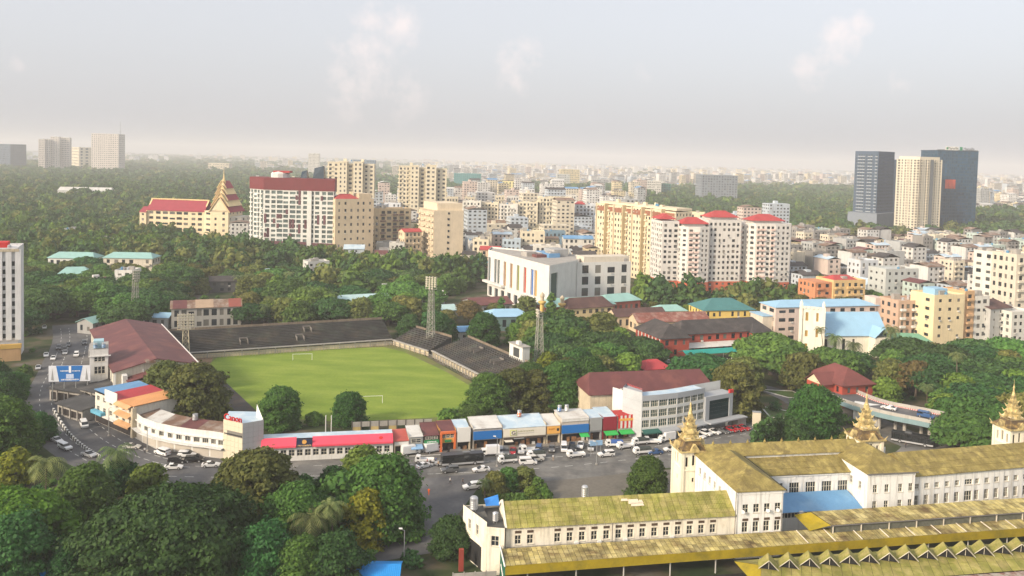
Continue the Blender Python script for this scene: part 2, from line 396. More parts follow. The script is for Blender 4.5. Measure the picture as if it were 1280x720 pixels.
# turf of the stadium
def turf():
    m = bpy.data.materials.new('turf'); m.use_nodes = True; t = m.node_tree; L = t.links.new; b = t.nodes['Principled BSDF']; b.inputs['Roughness'].default_value = .95; b.inputs['Specular IOR Level'].default_value = .05
    tc = t.nodes.new('ShaderNodeTexCoord'); mp = t.nodes.new('ShaderNodeMapping'); mp.inputs['Scale'].default_value = (.03,.09,1); mp.inputs['Rotation'].default_value = (0,0,.2); L(tc.outputs['Object'], mp.inputs[0])
    n = t.nodes.new('ShaderNodeTexNoise'); n.inputs['Scale'].default_value = 1.6; n.inputs['Detail'].default_value = 7; n.inputs['Roughness'].default_value = .62; L(mp.outputs[0], n.inputs['Vector'])
    r = t.nodes.new('ShaderNodeValToRGB'); e = r.color_ramp.elements; e[0].position = .3; e[0].color = (.15,.225,.035,1); e[1].position = .72; e[1].color = (.27,.33,.065,1); q = e.new(.5); q.color = (.20,.275,.045,1)
    L(n.outputs['Fac'], r.inputs[0])
    n2 = t.nodes.new('ShaderNodeTexNoise'); n2.inputs['Scale'].default_value = 1.2; n2.inputs['Detail'].default_value = 4; L(tc.outputs['Object'], n2.inputs['Vector'])
    mr = t.nodes.new('ShaderNodeMapRange'); mr.inputs[3].default_value = .8; mr.inputs[4].default_value = 1.2; L(n2.outputs['Fac'], mr.inputs[0])
    s = t.nodes.new('ShaderNodeVectorMath'); s.operation = 'SCALE'; L(r.outputs[0], s.inputs[0]); L(mr.outputs[0], s.inputs['Scale']); L(s.outputs[0], b.inputs['Base Color']); return m
TURF = turf()
sheet('stadium_apron', [(232,440),(500,428),(640,505),(600,527),(330,532),(262,485)], 0.006, mat('dry_turf', (.16,.17,.05), var=.25, scale=.08, col2=[(.2,.14,.07),(.12,.17,.035)], c2f=.52, s2=.05))
TRK = mat('running_track', (.06,.055,.05), var=.25, scale=.2, col2=(.13,.075,.045), c2f=.62)
sheet('running_track', [(243,452),(262,452),(268,466),(330,518),(316,522),(300,520),(255,470)], 0.014, TRK)
pf = [(262,455),(272,447),(300,441),(360,437),(480,434),(505,440),(560,466),(612,497),(600,512),(575,520),(500,524),(420,527),(335,522),(322,515),(290,485),(268,464)]
sheet('pitch', pf, 0.022, TURF)

LAWN = mat('lawn', (.05,.09,.02), var=.3, scale=.15, col2=(.09,.11,.035), c2f=.55)
for pts in ([(948,487),(990,489),(1012,498),(985,497)],[(951,508),(985,514),(1000,519),(975,524),(962,521)]):
    sheet('lawn', pts, 0.03, LAWN); q = [G(*p) for p in pts]; kerb(q+[q[0]], w=.5, h=.15)
sheet('stadium_sand', [(240,447),(268,443),(262,458),(246,456)], .018, mat('bare_earth',(.22,.14,.08),var=.3,scale=.2))
# ------------------------------------------------------------------ trees: prototypes
def leafmat(name, base, tip, dark=.6, var=.3):
    m = bpy.data.materials.new(name); m.use_nodes = True; t = m.node_tree; L = t.links.new; b = t.nodes['Principled BSDF']
    b.inputs['Roughness'].default_value = .6; b.inputs['Specular IOR Level'].default_value = .18
    ge = t.nodes.new('ShaderNodeNewGeometry'); oi = t.nodes.new('ShaderNodeObjectInfo'); tc = t.nodes.new('ShaderNodeTexCoord')
    n = t.nodes.new('ShaderNodeTexNoise'); n.inputs['Scale'].default_value = .35; n.inputs['Detail'].default_value = 3; L(tc.outputs['Object'], n.inputs['Vector'])
    a = t.nodes.new('ShaderNodeMath'); a.operation = 'MULTIPLY_ADD'; L(ge.outputs['Random Per Island'], a.inputs[0]); a.inputs[1].default_value = .55; 
    s = t.nodes.new('ShaderNodeMath'); s.operation = 'SUBTRACT'; L(n.outputs['Fac'], s.inputs[0]); s.inputs[1].default_value = .27; L(s.outputs[0], a.inputs[2])
    mx = t.nodes.new('ShaderNodeMix'); mx.data_type = 'RGBA'; L(a.outputs[0], mx.inputs['Factor']); mx.inputs[6].default_value = (*base,1); mx.inputs[7].default_value = (*tip,1)
    hs = t.nodes.new('ShaderNodeHueSaturation'); L(mx.outputs[2], hs.inputs['Color'])
    def mr(x, lo, hi):
        q = t.nodes.new('ShaderNodeMapRange'); q.inputs[3].default_value = lo; q.inputs[4].default_value = hi; L(x, q.inputs[0]); return q.outputs[0]
    L(mr(oi.outputs['Random'], .475, .525), hs.inputs['Hue']); 
    w2 = t.nodes.new('ShaderNodeMath'); w2.operation = 'FRACT'; w3 = t.nodes.new('ShaderNodeMath'); w3.operation = 'MULTIPLY'; L(oi.outputs['Random'], w3.inputs[0]); w3.inputs[1].default_value = 7.13; L(w3.outputs[0], w2.inputs[0])
    L(mr(w2.outputs[0], 1-var, 1+var), hs.inputs['Value']); L(hs.outputs[0], b.inputs['Base Color'])
    tr = t.nodes.new('ShaderNodeBsdfTranslucent'); L(hs.outputs[0], tr.inputs['Color']); ms = t.nodes.new('ShaderNodeMixShader'); ms.inputs[0].default_value = .3
    L(b.outputs[0], ms.inputs[1]); L(tr.outputs[0], ms.inputs[2]); L(ms.outputs[0], t.nodes['Material Output'].inputs['Surface']); return m
LEAF = {'dark': leafmat('leaf_dark', (0.0179,0.0582,0.0202), (0.0870,0.1856,0.0474)), 'green': leafmat('leaf_green', (0.0314,0.0851,0.0202), (0.1536,0.2688,0.0512)), 'lime': leafmat('leaf_lime', (0.0470,0.1098,0.0179), (0.2112,0.3264,0.0512)),  # mid and far leaf colours, lightening by haze and exposure painted in
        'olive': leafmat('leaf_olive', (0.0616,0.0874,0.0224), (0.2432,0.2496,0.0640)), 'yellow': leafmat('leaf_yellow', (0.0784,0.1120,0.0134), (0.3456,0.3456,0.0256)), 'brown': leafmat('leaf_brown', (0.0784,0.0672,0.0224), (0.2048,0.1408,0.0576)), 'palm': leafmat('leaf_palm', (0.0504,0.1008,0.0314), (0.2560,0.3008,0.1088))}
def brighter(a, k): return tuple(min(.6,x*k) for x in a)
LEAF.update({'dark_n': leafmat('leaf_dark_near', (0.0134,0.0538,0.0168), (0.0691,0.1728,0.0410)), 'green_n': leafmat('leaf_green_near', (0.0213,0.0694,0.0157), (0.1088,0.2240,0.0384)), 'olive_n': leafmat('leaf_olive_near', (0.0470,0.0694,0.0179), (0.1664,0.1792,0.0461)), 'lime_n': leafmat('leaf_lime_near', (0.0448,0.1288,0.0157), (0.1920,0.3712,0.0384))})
BARK = mat('bark', (.13,.10,.075), var=.3, scale=1.2)
def crown(name, seed, R, Hc, nl, leaf, nleaf, m, flat=.55, base=0.0, shell=.55, dome=1.0, core=True, lr=(.26,.42)):
    """foliage: flattened leaf pads laid over a dome; every leaf its own small face"""
    g = np.random.default_rng(seed); lobes = []
    for k in range(nl):
        u = (k+.5)/nl; th = k*2.39996+g.uniform(-.35,.35); cz = 1-u*dome*1.05; r = math.sqrt(max(0,1-cz*cz))
        s = g.uniform(lr[0]*.72,lr[1]*1.18)*R; rad_ = R*(.84+g.uniform(-.16,.12))-s*.55
        lobes.append((r*math.cos(th)*rad_, r*math.sin(th)*rad_, base+cz*(Hc-s*flat*.6)*g.uniform(.86,1.04), s*g.uniform(.85,1.15), s*g.uniform(.85,1.15), s*flat*g.uniform(.8,1.2)))
    lb = np.array(lobes); w_ = (lb[:,3]*lb[:,4]); w_ = w_/w_.sum(); idx = g.choice(len(lb), nleaf, p=w_); o = lb[idx]
    d = g.normal(size=(nleaf,3)); d[:,2] = np.where(d[:,2] < -.25, -d[:,2]*g.uniform(-.4,1,nleaf), d[:,2]); d /= np.linalg.norm(d,axis=1)[:,None]
    rr_ = (shell+(1-shell)*g.random(nleaf)**.6)*g.uniform(.92,1.1,nleaf)*np.where(g.random(nleaf) < .16, g.uniform(1.0,1.38,nleaf), 1.0)
    P = o[:,:3]+d*o[:,3:6]*rr_[:,None]
    n = d+g.normal(size=(nleaf,3))*.55+np.array([0,0,.45]); n /= np.linalg.norm(n,axis=1)[:,None]
    t1 = np.cross(n, g.normal(size=(nleaf,3))); t1 /= np.linalg.norm(t1,axis=1)[:,None]; t2 = np.cross(n,t1)
    s = leaf*g.uniform(.55,1.35,nleaf)[:,None]; k = g.uniform(.45,.8,nleaf)[:,None]
    V = np.stack([P-t1*s, P-t2*s*k+n*s*.12, P+t1*s, P+t2*s*k+n*s*.12],1).reshape(-1,3)
    Fq = np.arange(nleaf*4).reshape(-1,4)
    if core:
        cv, cf = [], []; off = len(V)
        nu, nv = 8, 5
        for (x,y,z,a,b_,c) in lobes:
            q = .62
            i0 = off+len(cv)
            for iv in range(nv+1):
                ph = -PI/2*.7+(PI/2*.7+PI/2)*iv/nv
                for iu in range(nu):
                    th = 2*PI*iu/nu; j = q*g.uniform(.82,1.1)
                    cv.append((x+a*j*math.cos(ph)*math.cos(th), y+b_*j*math.cos(ph)*math.sin(th), z+c*j*math.sin(ph)))
            for iv in range(nv):
                for iu in range(nu):
                    ju = (iu+1) % nu; cf.append((i0+iv*nu+iu,i0+iv*nu+ju,i0+(iv+1)*nu+ju,i0+(iv+1)*nu+iu))
        V = np.concatenate([V, np.array(cv)]); Fq = np.concatenate([Fq, np.array(cf)])
    if name is None: return V, Fq
    return fast_mesh(name, V, Fq, m)
def limb_trunk(seed, h, r, R, Hc, nb=6):
    g = random.Random(seed); mb = MB(); p = Vector((0,0,-.3)); fork = Vector((g.uniform(-.4,.4),g.uniform(-.4,.4),h*.62))
    mid = Vector((g.uniform(-.2,.2),g.uniform(-.2,.2),h*.3))
    mb.bar(p,mid,r*1.25,8,r); mb.bar(mid,fork,r,8,r*.8)
    for k in range(nb):
        a = 2*PI*k/nb+g.uniform(-.4,.4); e = Vector((math.cos(a)*R*.35,math.sin(a)*R*.35,h*.62+(Hc*.30+h*.14)*g.uniform(.7,1))); e2 = Vector((math.cos(a)*R*.52,math.sin(a)*R*.52,e.z+Hc*g.uniform(.0,.05)))
        mb.bar(fork,e,r*.5,6,r*.33); mb.bar(e,e2,r*.33,5,r*.12)
        a2 = a+.6; mb.bar(e,Vector((math.cos(a2)*R*.6,math.sin(a2)*R*.5,e.z+Hc*.08)),r*.25,5,r*.1)
    return mb.mesh('trunk', BARK)
TREE = {}
def proto(kind, seed, R, H, Hc, nl, leaf, nleaf, m, flat=.55, dome=1.0, tr=.35, **kw):
    TREE.setdefault(kind, []).append((crown('crown', seed, R, Hc, nl, leaf, nleaf, LEAF[m], flat, H-Hc, dome=dome, **kw), limb_trunk(seed, H-Hc*.6, tr, R, Hc), R, H))
# near (full leaf), mid and far versions
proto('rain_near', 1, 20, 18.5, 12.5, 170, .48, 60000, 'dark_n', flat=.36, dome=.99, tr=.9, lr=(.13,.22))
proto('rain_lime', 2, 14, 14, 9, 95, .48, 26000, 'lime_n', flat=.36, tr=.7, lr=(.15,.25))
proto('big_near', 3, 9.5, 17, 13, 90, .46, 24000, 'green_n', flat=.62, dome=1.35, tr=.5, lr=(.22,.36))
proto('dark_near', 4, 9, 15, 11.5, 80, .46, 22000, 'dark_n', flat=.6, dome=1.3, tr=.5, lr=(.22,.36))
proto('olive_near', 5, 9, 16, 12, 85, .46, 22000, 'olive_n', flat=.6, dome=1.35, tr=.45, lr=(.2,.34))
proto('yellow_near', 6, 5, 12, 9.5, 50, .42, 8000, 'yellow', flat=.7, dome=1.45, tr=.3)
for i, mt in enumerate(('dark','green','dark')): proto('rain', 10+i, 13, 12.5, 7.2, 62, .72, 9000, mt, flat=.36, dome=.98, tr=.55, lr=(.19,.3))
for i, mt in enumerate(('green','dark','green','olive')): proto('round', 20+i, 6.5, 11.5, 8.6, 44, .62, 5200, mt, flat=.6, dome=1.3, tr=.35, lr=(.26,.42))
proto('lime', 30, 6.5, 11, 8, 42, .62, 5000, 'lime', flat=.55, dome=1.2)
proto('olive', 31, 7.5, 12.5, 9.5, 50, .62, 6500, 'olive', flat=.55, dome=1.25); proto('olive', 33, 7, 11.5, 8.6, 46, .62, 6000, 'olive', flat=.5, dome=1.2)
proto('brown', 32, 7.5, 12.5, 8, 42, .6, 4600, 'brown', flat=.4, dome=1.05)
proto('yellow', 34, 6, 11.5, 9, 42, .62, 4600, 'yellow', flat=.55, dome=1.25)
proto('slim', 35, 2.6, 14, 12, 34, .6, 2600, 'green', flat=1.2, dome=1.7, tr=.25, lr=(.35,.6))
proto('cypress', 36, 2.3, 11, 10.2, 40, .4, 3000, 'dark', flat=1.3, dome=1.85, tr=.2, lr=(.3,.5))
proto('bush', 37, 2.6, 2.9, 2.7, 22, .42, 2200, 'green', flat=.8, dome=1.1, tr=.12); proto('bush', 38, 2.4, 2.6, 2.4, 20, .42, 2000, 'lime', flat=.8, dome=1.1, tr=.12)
def palm_proto(kind, seed, h, L=4.6, nf=20, m='palm'):
    g = random.Random(seed); mb = MB(); p = Vector((0,0,-.2)); pts = [p]
    lean = Vector((g.uniform(-.06,.06),g.uniform(-.06,.06),0))
    for k in range(1,9): pts.append(Vector((lean.x*h*(k/8)**2*2,lean.y*h*(k/8)**2*2,h*k/8)))
    for a, b in zip(pts,pts[1:]): mb.bar(a,b,.24-.10*(a.z/h),7,.24-.10*(b.z/h))
    tm = mb.mesh('trunk', BARK); top = pts[-1]; cr_ = MB()
    for k in range(nf):
        az = k*2.39996+g.uniform(-.2,.2); el = 1.15-1.45*(k/nf)+g.uniform(-.1,.1); l_ = L*g.uniform(.85,1.1); d = Vector((math.cos(az),math.sin(az),0)); sd = Vector((-d.y,d.x,0))
        prev = top.copy(); ang = el; n = 11; rib = [prev]
        for i in range(n):
            ang -= .16+.03*i/n*2; prev = prev+(d*math.cos(ang)+Vector((0,0,math.sin(ang))))*(l_/n); rib.append(prev)
        for i in range(n):
            a, b = rib[i], rib[i+1]; wd = .95*math.sin(PI*min(.96,(i+1.2)/(n+1.6)))**.7*(L/4.6)
            for s_ in (-1,1):
                dr = Vector((0,0,-.55*wd)); f_ = (b-a)*.7
                cr_.quad(a, a+(b-a)*.62, a+(b-a)*.95+sd*s_*wd+dr+f_, a+(b-a)*.55+sd*s_*wd*.95+dr+f_)
    TREE.setdefault(kind, []).append((cr_.mesh('fronds', LEAF[m]), tm, L, h+1))
palm_proto('palm', 41, 10.5, 4.4); palm_proto('palm', 42, 8, 4.8); palm_proto('palm_tall', 43, 17, 4.0, 16)
palm_proto('palm_near', 44, 10.0, 6.0, 19); palm_proto('palm_small', 45, 4.5, 2.6, 14)
_tn = {}
TREES_DONE = []
LBL = {'rain_near': 'huge dark spreading rain tree with a broad layered dome of leaves', 'rain_lime': 'bright green spreading tree at the edge of the avenue wood'}
KINDNAME = {'palm': 'palm_tree', 'palm_tall': 'palm_tree', 'palm_near': 'palm_tree', 'palm_small': 'palm_tree', 'bush': 'bush', 'cypress': 'cypress_tree'}
TINY = set()
def tree(kind, x, y, label, group=None, sc=1.0, rz=None, cat=None, idx=None, szz=None):
    g = random.Random(int(x*131+y*977)); pr = TREE[kind]; cm, tm, R, H = pr[(g.randrange(len(pr)) if idx is None else idx % len(pr))]
    nm = KINDNAME.get(kind, 'tree')
    r = thing(nm, label, cat or nm.replace('_',' ').split()[-1] if nm != 'palm_tree' else 'palm tree', (x,y,0), g.uniform(0,6.28) if rz is None else rz, group)
    r.scale = (sc,sc,szz or sc*g.uniform(.93,1.07))
    link('trunk', tm, r); link('fronds' if 'palm' in kind else 'crown', cm, r)
    TREES_DONE.append((x,y,R*sc)); return r
# ------------------------------------------------------------------ stadium
BLACKC = mat('weathered_black_terrace', (.038,.036,.035), rough=.75, var=.35, scale=.15, col2=[(.10,.08,.06),(.065,.075,.06)], c2f=.6, s2=.1)
PALE = mat('pale_render', (.55,.47,.34), var=.2, scale=.3, streak=.5)
def stand(label, A, B, d, z0, z1, rows=14, wallz=1.7, npost=14, skew=0.0, holes=()):
    loc, rz, L = frame(A, B); s = thing('grandstand', label, 'stand', loc, rz); take(loc, rz, 0, L, -2, d)
    for k in range(rows):
        mb = MB(); y0, y1 = d*k/rows, d; z = z0+(z1-z0)*(k+1)/rows
        sh = skew*(k/rows)
        mb.box(sh, L, d*k/rows, d*(k+1)/rows+(.01 if k < rows-1 else .4), 0, z); mb.build('terrace_step', BLACKC, s)
    MB().box(0, L, -.25, 0, 0, wallz).build('front_wall', PALE, s)
    mb = MB(); mb.box(0, L, -.9, .4, z0-.05, z0+.3); mb.build('front_beam', CONC, s)
    pm = MB().box(-.14,.14,-.14,.14,0,z0).mesh('post', CONC)
    for k in range(npost): link('post', pm, s, (L*(k+.5)/npost,-.75,0))
    MB().box(skew, L, d+.4, d+.6, 0, z1+.9).build('back_wall', mat('stained_parapet', (.2,.16,.12), var=.3, streak=.6), s)
    for (hx, hy) in holes:                                    # stair openings through the terrace
        k = hy/d; z = z0+(z1-z0)*k; mb = MB(); mb.box(hx-1.6,hx-1.3,hy-2,hy+2,z-.5,z+1.1); mb.box(hx+1.3,hx+1.6,hy-2,hy+2,z-.5,z+1.1); mb.box(hx-1.6,hx+1.6,hy+2,hy+2.3,z-.5,z+1.5); mb.build('stair_opening', mat('dark_concrete',(.17,.155,.14),var=.25), s)
    mb = MB()
    for k in range(int(L/1.2)): mb.box(k*1.2,k*1.2+.08,-2.2,-2.12,0,1.6)
    mb.box(0,L,-2.22,-2.1,1.5,1.6); mb.build('fence_rail', mat('fence_grey',(.3,.29,.27)), s, stuff=True)
    return s
FAR_A, FAR_B = G(203,451), G(490,431)
stand('long dark far grandstand terrace behind the pitch with pale front wall', FAR_A, FAR_B, 16, 2.3, 7.8, holes=((30,5),(52,5),(56,11)))
cA, cB = G(492,431), G(536,445)
stand('short curved corner terrace linking the two dark grandstands', cA, cB, 11, 2.0, 6.0, rows=9, npost=7)
RA, RB = G(541,446), G(622,488)
rst = stand('dark side grandstand terrace with scoreboard on its back edge', RA, RB, 15, 2.4, 6.6, npost=22, holes=((18,10),(36,9)))
# scoreboard
sl_, srz, sL = frame(RA, RB); c_, s_ = math.cos(srz), math.sin(srz)
def loc_on(loc, rz, x, y, z=0): return Vector((loc.x+x*math.cos(rz)-y*math.sin(rz), loc.y+x*math.sin(rz)+y*math.cos(rz), z))
sb = thing('scoreboard', 'white scoreboard cabin with dark square screen above the side terrace', 'scoreboard', loc_on(sl_, srz, 36, 14.2, 6.4), srz)
MB().box(0,9.5,0,3,.9,5.4).build('cabin', WHITE, sb); MB().box(3.0,7.2,-.06,0,1.3,4.6).build('screen', mat('score_screen',(.06,.065,.07),rough=.4), sb)
MB().box(-.3,9.8,-.3,3.3,5.4,5.7).build('roof', CONC, sb); MB().box(3.8,5.8,.5,1.8,5.7,6.9).build('rooftop_box', WHITE, sb)
mb = MB()
pmm = MB().box(-.15,.15,-.15,.15,0,.9).mesh('column', WHITE)
for k in range(8): link('column', pmm, sb, (.3+k*1.27,.15,0))
MB().box(9.2,9.5,.3,2.8,0,.9).build('side_wall', WHITE, sb)
# goals
GOALM = mat('goal_white', (.8,.8,.78), var=.02)
for (p, q, lb) in (((366,450.5),(390,450),'white football goal frame in front of the far grandstand'),((450,505),(478,504),'white football goal frame at the shop end of the pitch')):
    A, B = G(*p), G(*q); loc, rz, L = frame(A, B); g_ = thing('goal', lb, 'goal', loc, rz)
    for x in (0, L): MB().bar((x,0,0),(x,0,2.44),.06,6).build('post', GOALM, g_)
    MB().bar((-.09,0,2.44),(L+.09,0,2.44),.06,6).build('crossbar', GOALM, g_)
    for x in (0, L): MB().bar((x,0,2.4),(x,1.6,0.05),.035,4).build('net_stay', GOALM, g_)
# floodlight masts
LAMPM = mat('floodlight_face', (.62,.58,.48), rough=.35, var=.2); STEEL = mat('galvanised_steel', (.36,.35,.31), rough=.6, metal=.3, var=.2); CREAMST = mat('cream_steel', (.52,.46,.33), rough=.6, var=.2)
def mast(px, pyb, pyt, label, face, ncol=5, nrow=6, hw=2.8, hh=6.0, m=STEEL, rail=False):
    p = G(px, pyb); H = TZ(px, pyt, p.y); r = thing('floodlight_mast', label, 'floodlight', p, face, 'stadium floodlight masts'); take(p, 0, -1.5,1.5,-1.5,1.5)
    hb = H-hh; b0, b1 = 1.5, .75
    for sx in (-1,1):
        for sy in (-1,1): MB().bar((sx*b0,sy*b0,0),(sx*b1,sy*b1,hb+hh*.6),.13,4).build('leg', m, r)
    n = int(hb/2.2); mb = MB()
    for k in range(n):
        za, zb = hb*k/n, hb*(k+1)/n; wa, wb = b0+(b1-b0)*k/n, b0+(b1-b0)*(k+1)/n
        for (ax,ay),(bx,by) in (((-1,-1),(1,-1)),((1,-1),(1,1)),((1,1),(-1,1)),((-1,1),(-1,-1))):
            mb.bar((ax*wa,ay*wa,za),(bx*wb,by*wb,zb),.06,3); mb.bar((bx*wa,by*wa,za),(ax*wb,ay*wb,zb),.06,3); mb.bar((ax*wb,ay*wb,zb),(bx*wb,by*wb,zb),.06,3)
    mb.build('bracing', m, r)
    if hw:
        mb = MB()
        for k in range(nrow): z = hb+hh*(k+.5)/nrow; mb.box(-hw,hw,-.9,-.75,z-.4,z-.25); mb.box(-hw,hw,-.75,.3,z-.45,z-.4)
        for x in (-hw,-hw/3,hw/3,hw): mb.box(x-.08,x+.08,-.75,-.6,hb,H)
        mb.build('lamp_rack', m, r)
        lm = MB().lathe(0,0,[(.28,-.3),(.46,.1),(.46,.25)],8).mesh('lamp', LAMPM)
        for k in range(nrow):
            for j in range(ncol):
                if (k == 0) and j in (0,ncol-1) : continue
                o = link('lamp', lm, r, (-hw+2*hw*(j+.5)/ncol,-1.0,hb+hh*(k+.5)/nrow)); o.rotation_euler = (rad(112),0,0)
    return r
mast(232,456,391,'floodlight mast with wide cream lamp rack at the track corner','%s' and rad(20), 6, 6, 2.9, 6.2, CREAMST)
mast(169,402,337,'slim steel floodlight mast rising from trees behind the maroon roofed hall', rad(50), 4, 5, 1.6, 5.6)
mast(538,436,345,'floodlight mast with tight stacked lamps above trees between the terraces', rad(-15), 4, 6, 2.4, 5.4)
mast(673,468,386,'bare lattice floodlight mast behind the scoreboard terrace', rad(-70), 4, 3, 1.2, 3.2)
# near boundary wall of the pitch
loc, rz, L = frame(G(440,539), G(540,535)); nw = thing('boundary_wall', 'stained concrete pitch boundary wall with yellow panels behind the shops', 'wall', loc, rz)
for k in range(9): MB().box(L*k/9+.05,L*(k+1)/9-.05,0,.3,1.2,2.6).build('panel', CONC, nw)
YELP = mat('faded_yellow', (.52,.4,.17), streak=.4)
for k in range(9):
    MB().box(L*k/9-.15,L*k/9+.15,-.05,.35,0,2.8).build('pier', mat('dark_pier',(.1,.09,.08)), nw)
    if k % 2 == 0 or k > 5: MB().box(L*k/9+.15,L*(k+1)/9-.15,.05,.25,0,1.2).build('yellow_panel', YELP, nw)
# ------------------------------------------------------------------ railway station
SLOC, SRZ = Vector((2.6,158.56,0)), rad(10.354)
ST_WALL = mat('station_limewash', (.80,.75,.63), streak=.65, var=.09, scale=.2, col2=(.62,.55,.42), c2f=.63, s2=.35)
ST_WHITE = mat('station_white', (.81,.805,.775), streak=.75, var=.08, scale=.25)
MOSS = mat('mossy_roof', (.27,.255,.06), island=.14, var=.28, scale=.22, col2=[(.20,.205,.04),(.38,.32,.12)], c2f=.53, s2=.25, rib=.9, streak=.4, sdir=(.9,.1,.1))
MOSS_B = mat('brown_moss_roof', (.265,.21,.065), island=.14, var=.3, scale=.3, col2=[(.14,.11,.045),(.38,.31,.10)], c2f=.54, s2=.3, rib=.9, streak=.5, sdir=(1.1,.1,.1))
MOSS_G = mat('dry_canopy_roof', (.42,.35,.13), var=.35, scale=.5, col2=[(.13,.08,.04),(.50,.43,.2)], c2f=.56, s2=.22, island=.35, streak=.7, sdir=(.8,.12,.12))
OLIVE = mat('olive_fascia', (.34,.255,.012), var=.2, scale=.25, col2=(.17,.15,.02), c2f=.6, s2=.2)
GREENP = mat('green_gable', (.01,.10,.06), var=.2)
FRAMEW = mat('window_frame', (.6,.57,.48), var=.1); STAIN = mat('sill_stone', (.62,.57,.47), var=.15, streak=.4)
BLUER = mat('blue_sheet_roof', (.13,.30,.52), rough=.5, rib=1.1, var=.1, col2=(.24,.42,.6), c2f=.62)
PIPE = mat('pipe_grey', (.16,.15,.14))
S = thing('railway_station', 'long white colonial railway station with mossy roofs and golden tiered towers', 'station', SLOC, SRZ)
take(SLOC, SRZ, -10, 130, -30, 32)
def win_mesh(w, h, mull=2, tr=1, pane=GLASS):
    fr = MB(); t_ = .09
    fr.box(0,w,-.02,.08,0,t_); fr.box(0,w,-.02,.08,h-t_,h); fr.box(0,t_,-.02,.08,t_,h-t_); fr.box(w-t_,w,-.02,.08,t_,h-t_)
    for k in range(1,mull): x = w*k/mull; fr.box(x-.045,x+.045,-.02,.07,t_,h-t_)
    for k in range(1,tr+1): z = h*k/(tr+1); fr.box(t_,w-t_,-.015,.065,z-.04,z+.04)
    pn = MB().box(.05,w-.05,.085,.11,.05,h-.05)
    return fr.mesh('frame', FRAMEW), pn.mesh('pane', pane), MB().box(-.12,w+.12,-.30,-.17,-.14,-.01).mesh('sill', STAIN)
_wm = {}
def window(root, p, rz, w, h, mull=2, tr=1, pane=GLASS, rec=.2, sill=True):
    key = (round(w,2),round(h,2),mull,tr,pane.name)
    if key not in _wm: _wm[key] = win_mesh(w,h,mull,tr,pane)
    f, g_, s_ = _wm[key]; q = Vector((-math.sin(rz),math.cos(rz),0))*rec
    wo = link('window', f, root, (p[0]+q.x,p[1]+q.y,p[2]), rz); link('pane', g_, wo)
    if sill: link('sill', s_, wo)
    return wo
def opens(L, n, w, z0, h, m0=0.8, m1=0.8, skip=()):
    st = (L-m0-m1-w)/(max(1,n-1)); return [(m0+k*st, m0+k*st+w, z0, z0+h) for k in range(n) if k not in skip]
def facade(root, mb, p0, p1, z0, z1, ops, rec=.2, mull=2, tr=1, pane=GLASS, sill=True, objs=True):
    mb.panel(p0, p1, z0, z1, ops, rec+.14); e = Vector((p1[0]-p0[0],p1[1]-p0[1])); e.normalize(); rz = math.atan2(e.y,e.x)
    if objs:
        for a, b, c, d in ops: window(root, (p0[0]+e.x*a, p0[1]+e.y*a, c), rz, b-a, d-c, mull, tr, pane, rec, sill)
# left wing
mb = MB(); LWX0, LWX1, LWD = -2.2, 45.0, 9.5
ops = [(x-.62-LWX0, x+.62-LWX0, 5.55, 7.35) for x in [.2,2.6]+[8+2.47*k for k in range(14)]]
tops = [(a, b, 7.75, 8.25) for a, b, c, d in ops]
facade(S, mb, (LWX0,0), (LWX1,0), 0, 9.2, ops)
for a, b, c, d in tops: 
    link('vent', (_wm.get('v') or _wm.setdefault('v', MB().box(0,1.24,-.05,-.005,0,.5).mesh('vent', mat('vent_brown',(.09,.06,.04))))), S, (LWX0+a,0,c))
mb.panel((LWX1,LWD),(LWX0,LWD),0,9.2); 
mb.poly([(LWX0,LWD,0),(LWX0,0,0),(LWX0,0,9.2),(LWX0,LWD/2,12.2),(LWX0,LWD,9.2)])
mb.build('wing_wall', ST_WALL, S)
# gable parapet
pb = MB(); 
for y0, y1, z0, z1 in ((-.35,LWD/2,9.1,12.55),(LWD/2,LWD+.35,12.55,9.1)):
    pb.poly([(LWX0-.25,y0,z0),(LWX0-.25,y1,z1),(LWX0+.15,y1,z1),(LWX0+.15,y0,z0)]); pb.quad((LWX0+.15,y0,z0-.9),(LWX0+.15,y0,z0),(LWX0+.15,y1,z1),(LWX0+.15,y1,z1-.9)); pb.quad((LWX0-.25,y1,z1-.6),(LWX0-.25,y1,z1),(LWX0-.25,y0,z0),(LWX0-.25,y0,z0-.6))
pb.build('gable_coping', ST_WALL, S)
GAP = .035
def slope(name, P, rows, cols, m, root=S, t=.06, stuff=False, jit=.0):
    """roof slope P=(low-left, low-right, high-right, high-left) laid as overlapping sheet courses"""
    P = [Vector(p) for p in P]; mb = MB(); nrm = (P[1]-P[0]).cross(P[3]-P[0]).normalized(); g_ = random.Random(len(name)+rows*7+cols)
    for r_ in range(rows):
        for c in range(cols):
            u0, u1, v0, v1 = c/cols, (c+1)/cols, r_/rows, min(1,(r_+1)/rows+.02)
            def B(u, v): return (P[0]*(1-u)+P[1]*u)*(1-v)+(P[3]*(1-u)+P[2]*u)*v
            k = g_.uniform(0,jit); lo, hi = nrm*(t+k), nrm*(.01+k*.5); gp = GAP*(P[1]-P[0]).normalized()
            a, b, c_, d = B(u0,v0)+lo+gp, B(u1,v0)+lo-gp, B(u1,v1)+hi-gp, B(u0,v1)+hi+gp
            mb.quad(a,b,c_,d); z = nrm*t; mb.quad(a-z,b-z,b,a)
    o = mb.build(name, m, root, stuff=True); return o
zb = .02
MB().gable(LWX0+.15,LWX1,0,LWD,9.1,12.15,'x',t=.15,ov=.0).build('roof_deck', MOSS, S)
o_ = slope('roof_sheets', ((LWX0+.15,-.45,8.93),(LWX1-.03,-.45,8.93),(LWX1-.03,LWD/2,12.2),(LWX0+.15,LWD/2,12.2)), 6, 34, MOSS, jit=.02)
mb = MB(); g_ = random.Random(3)        # bare patch where sheets are gone
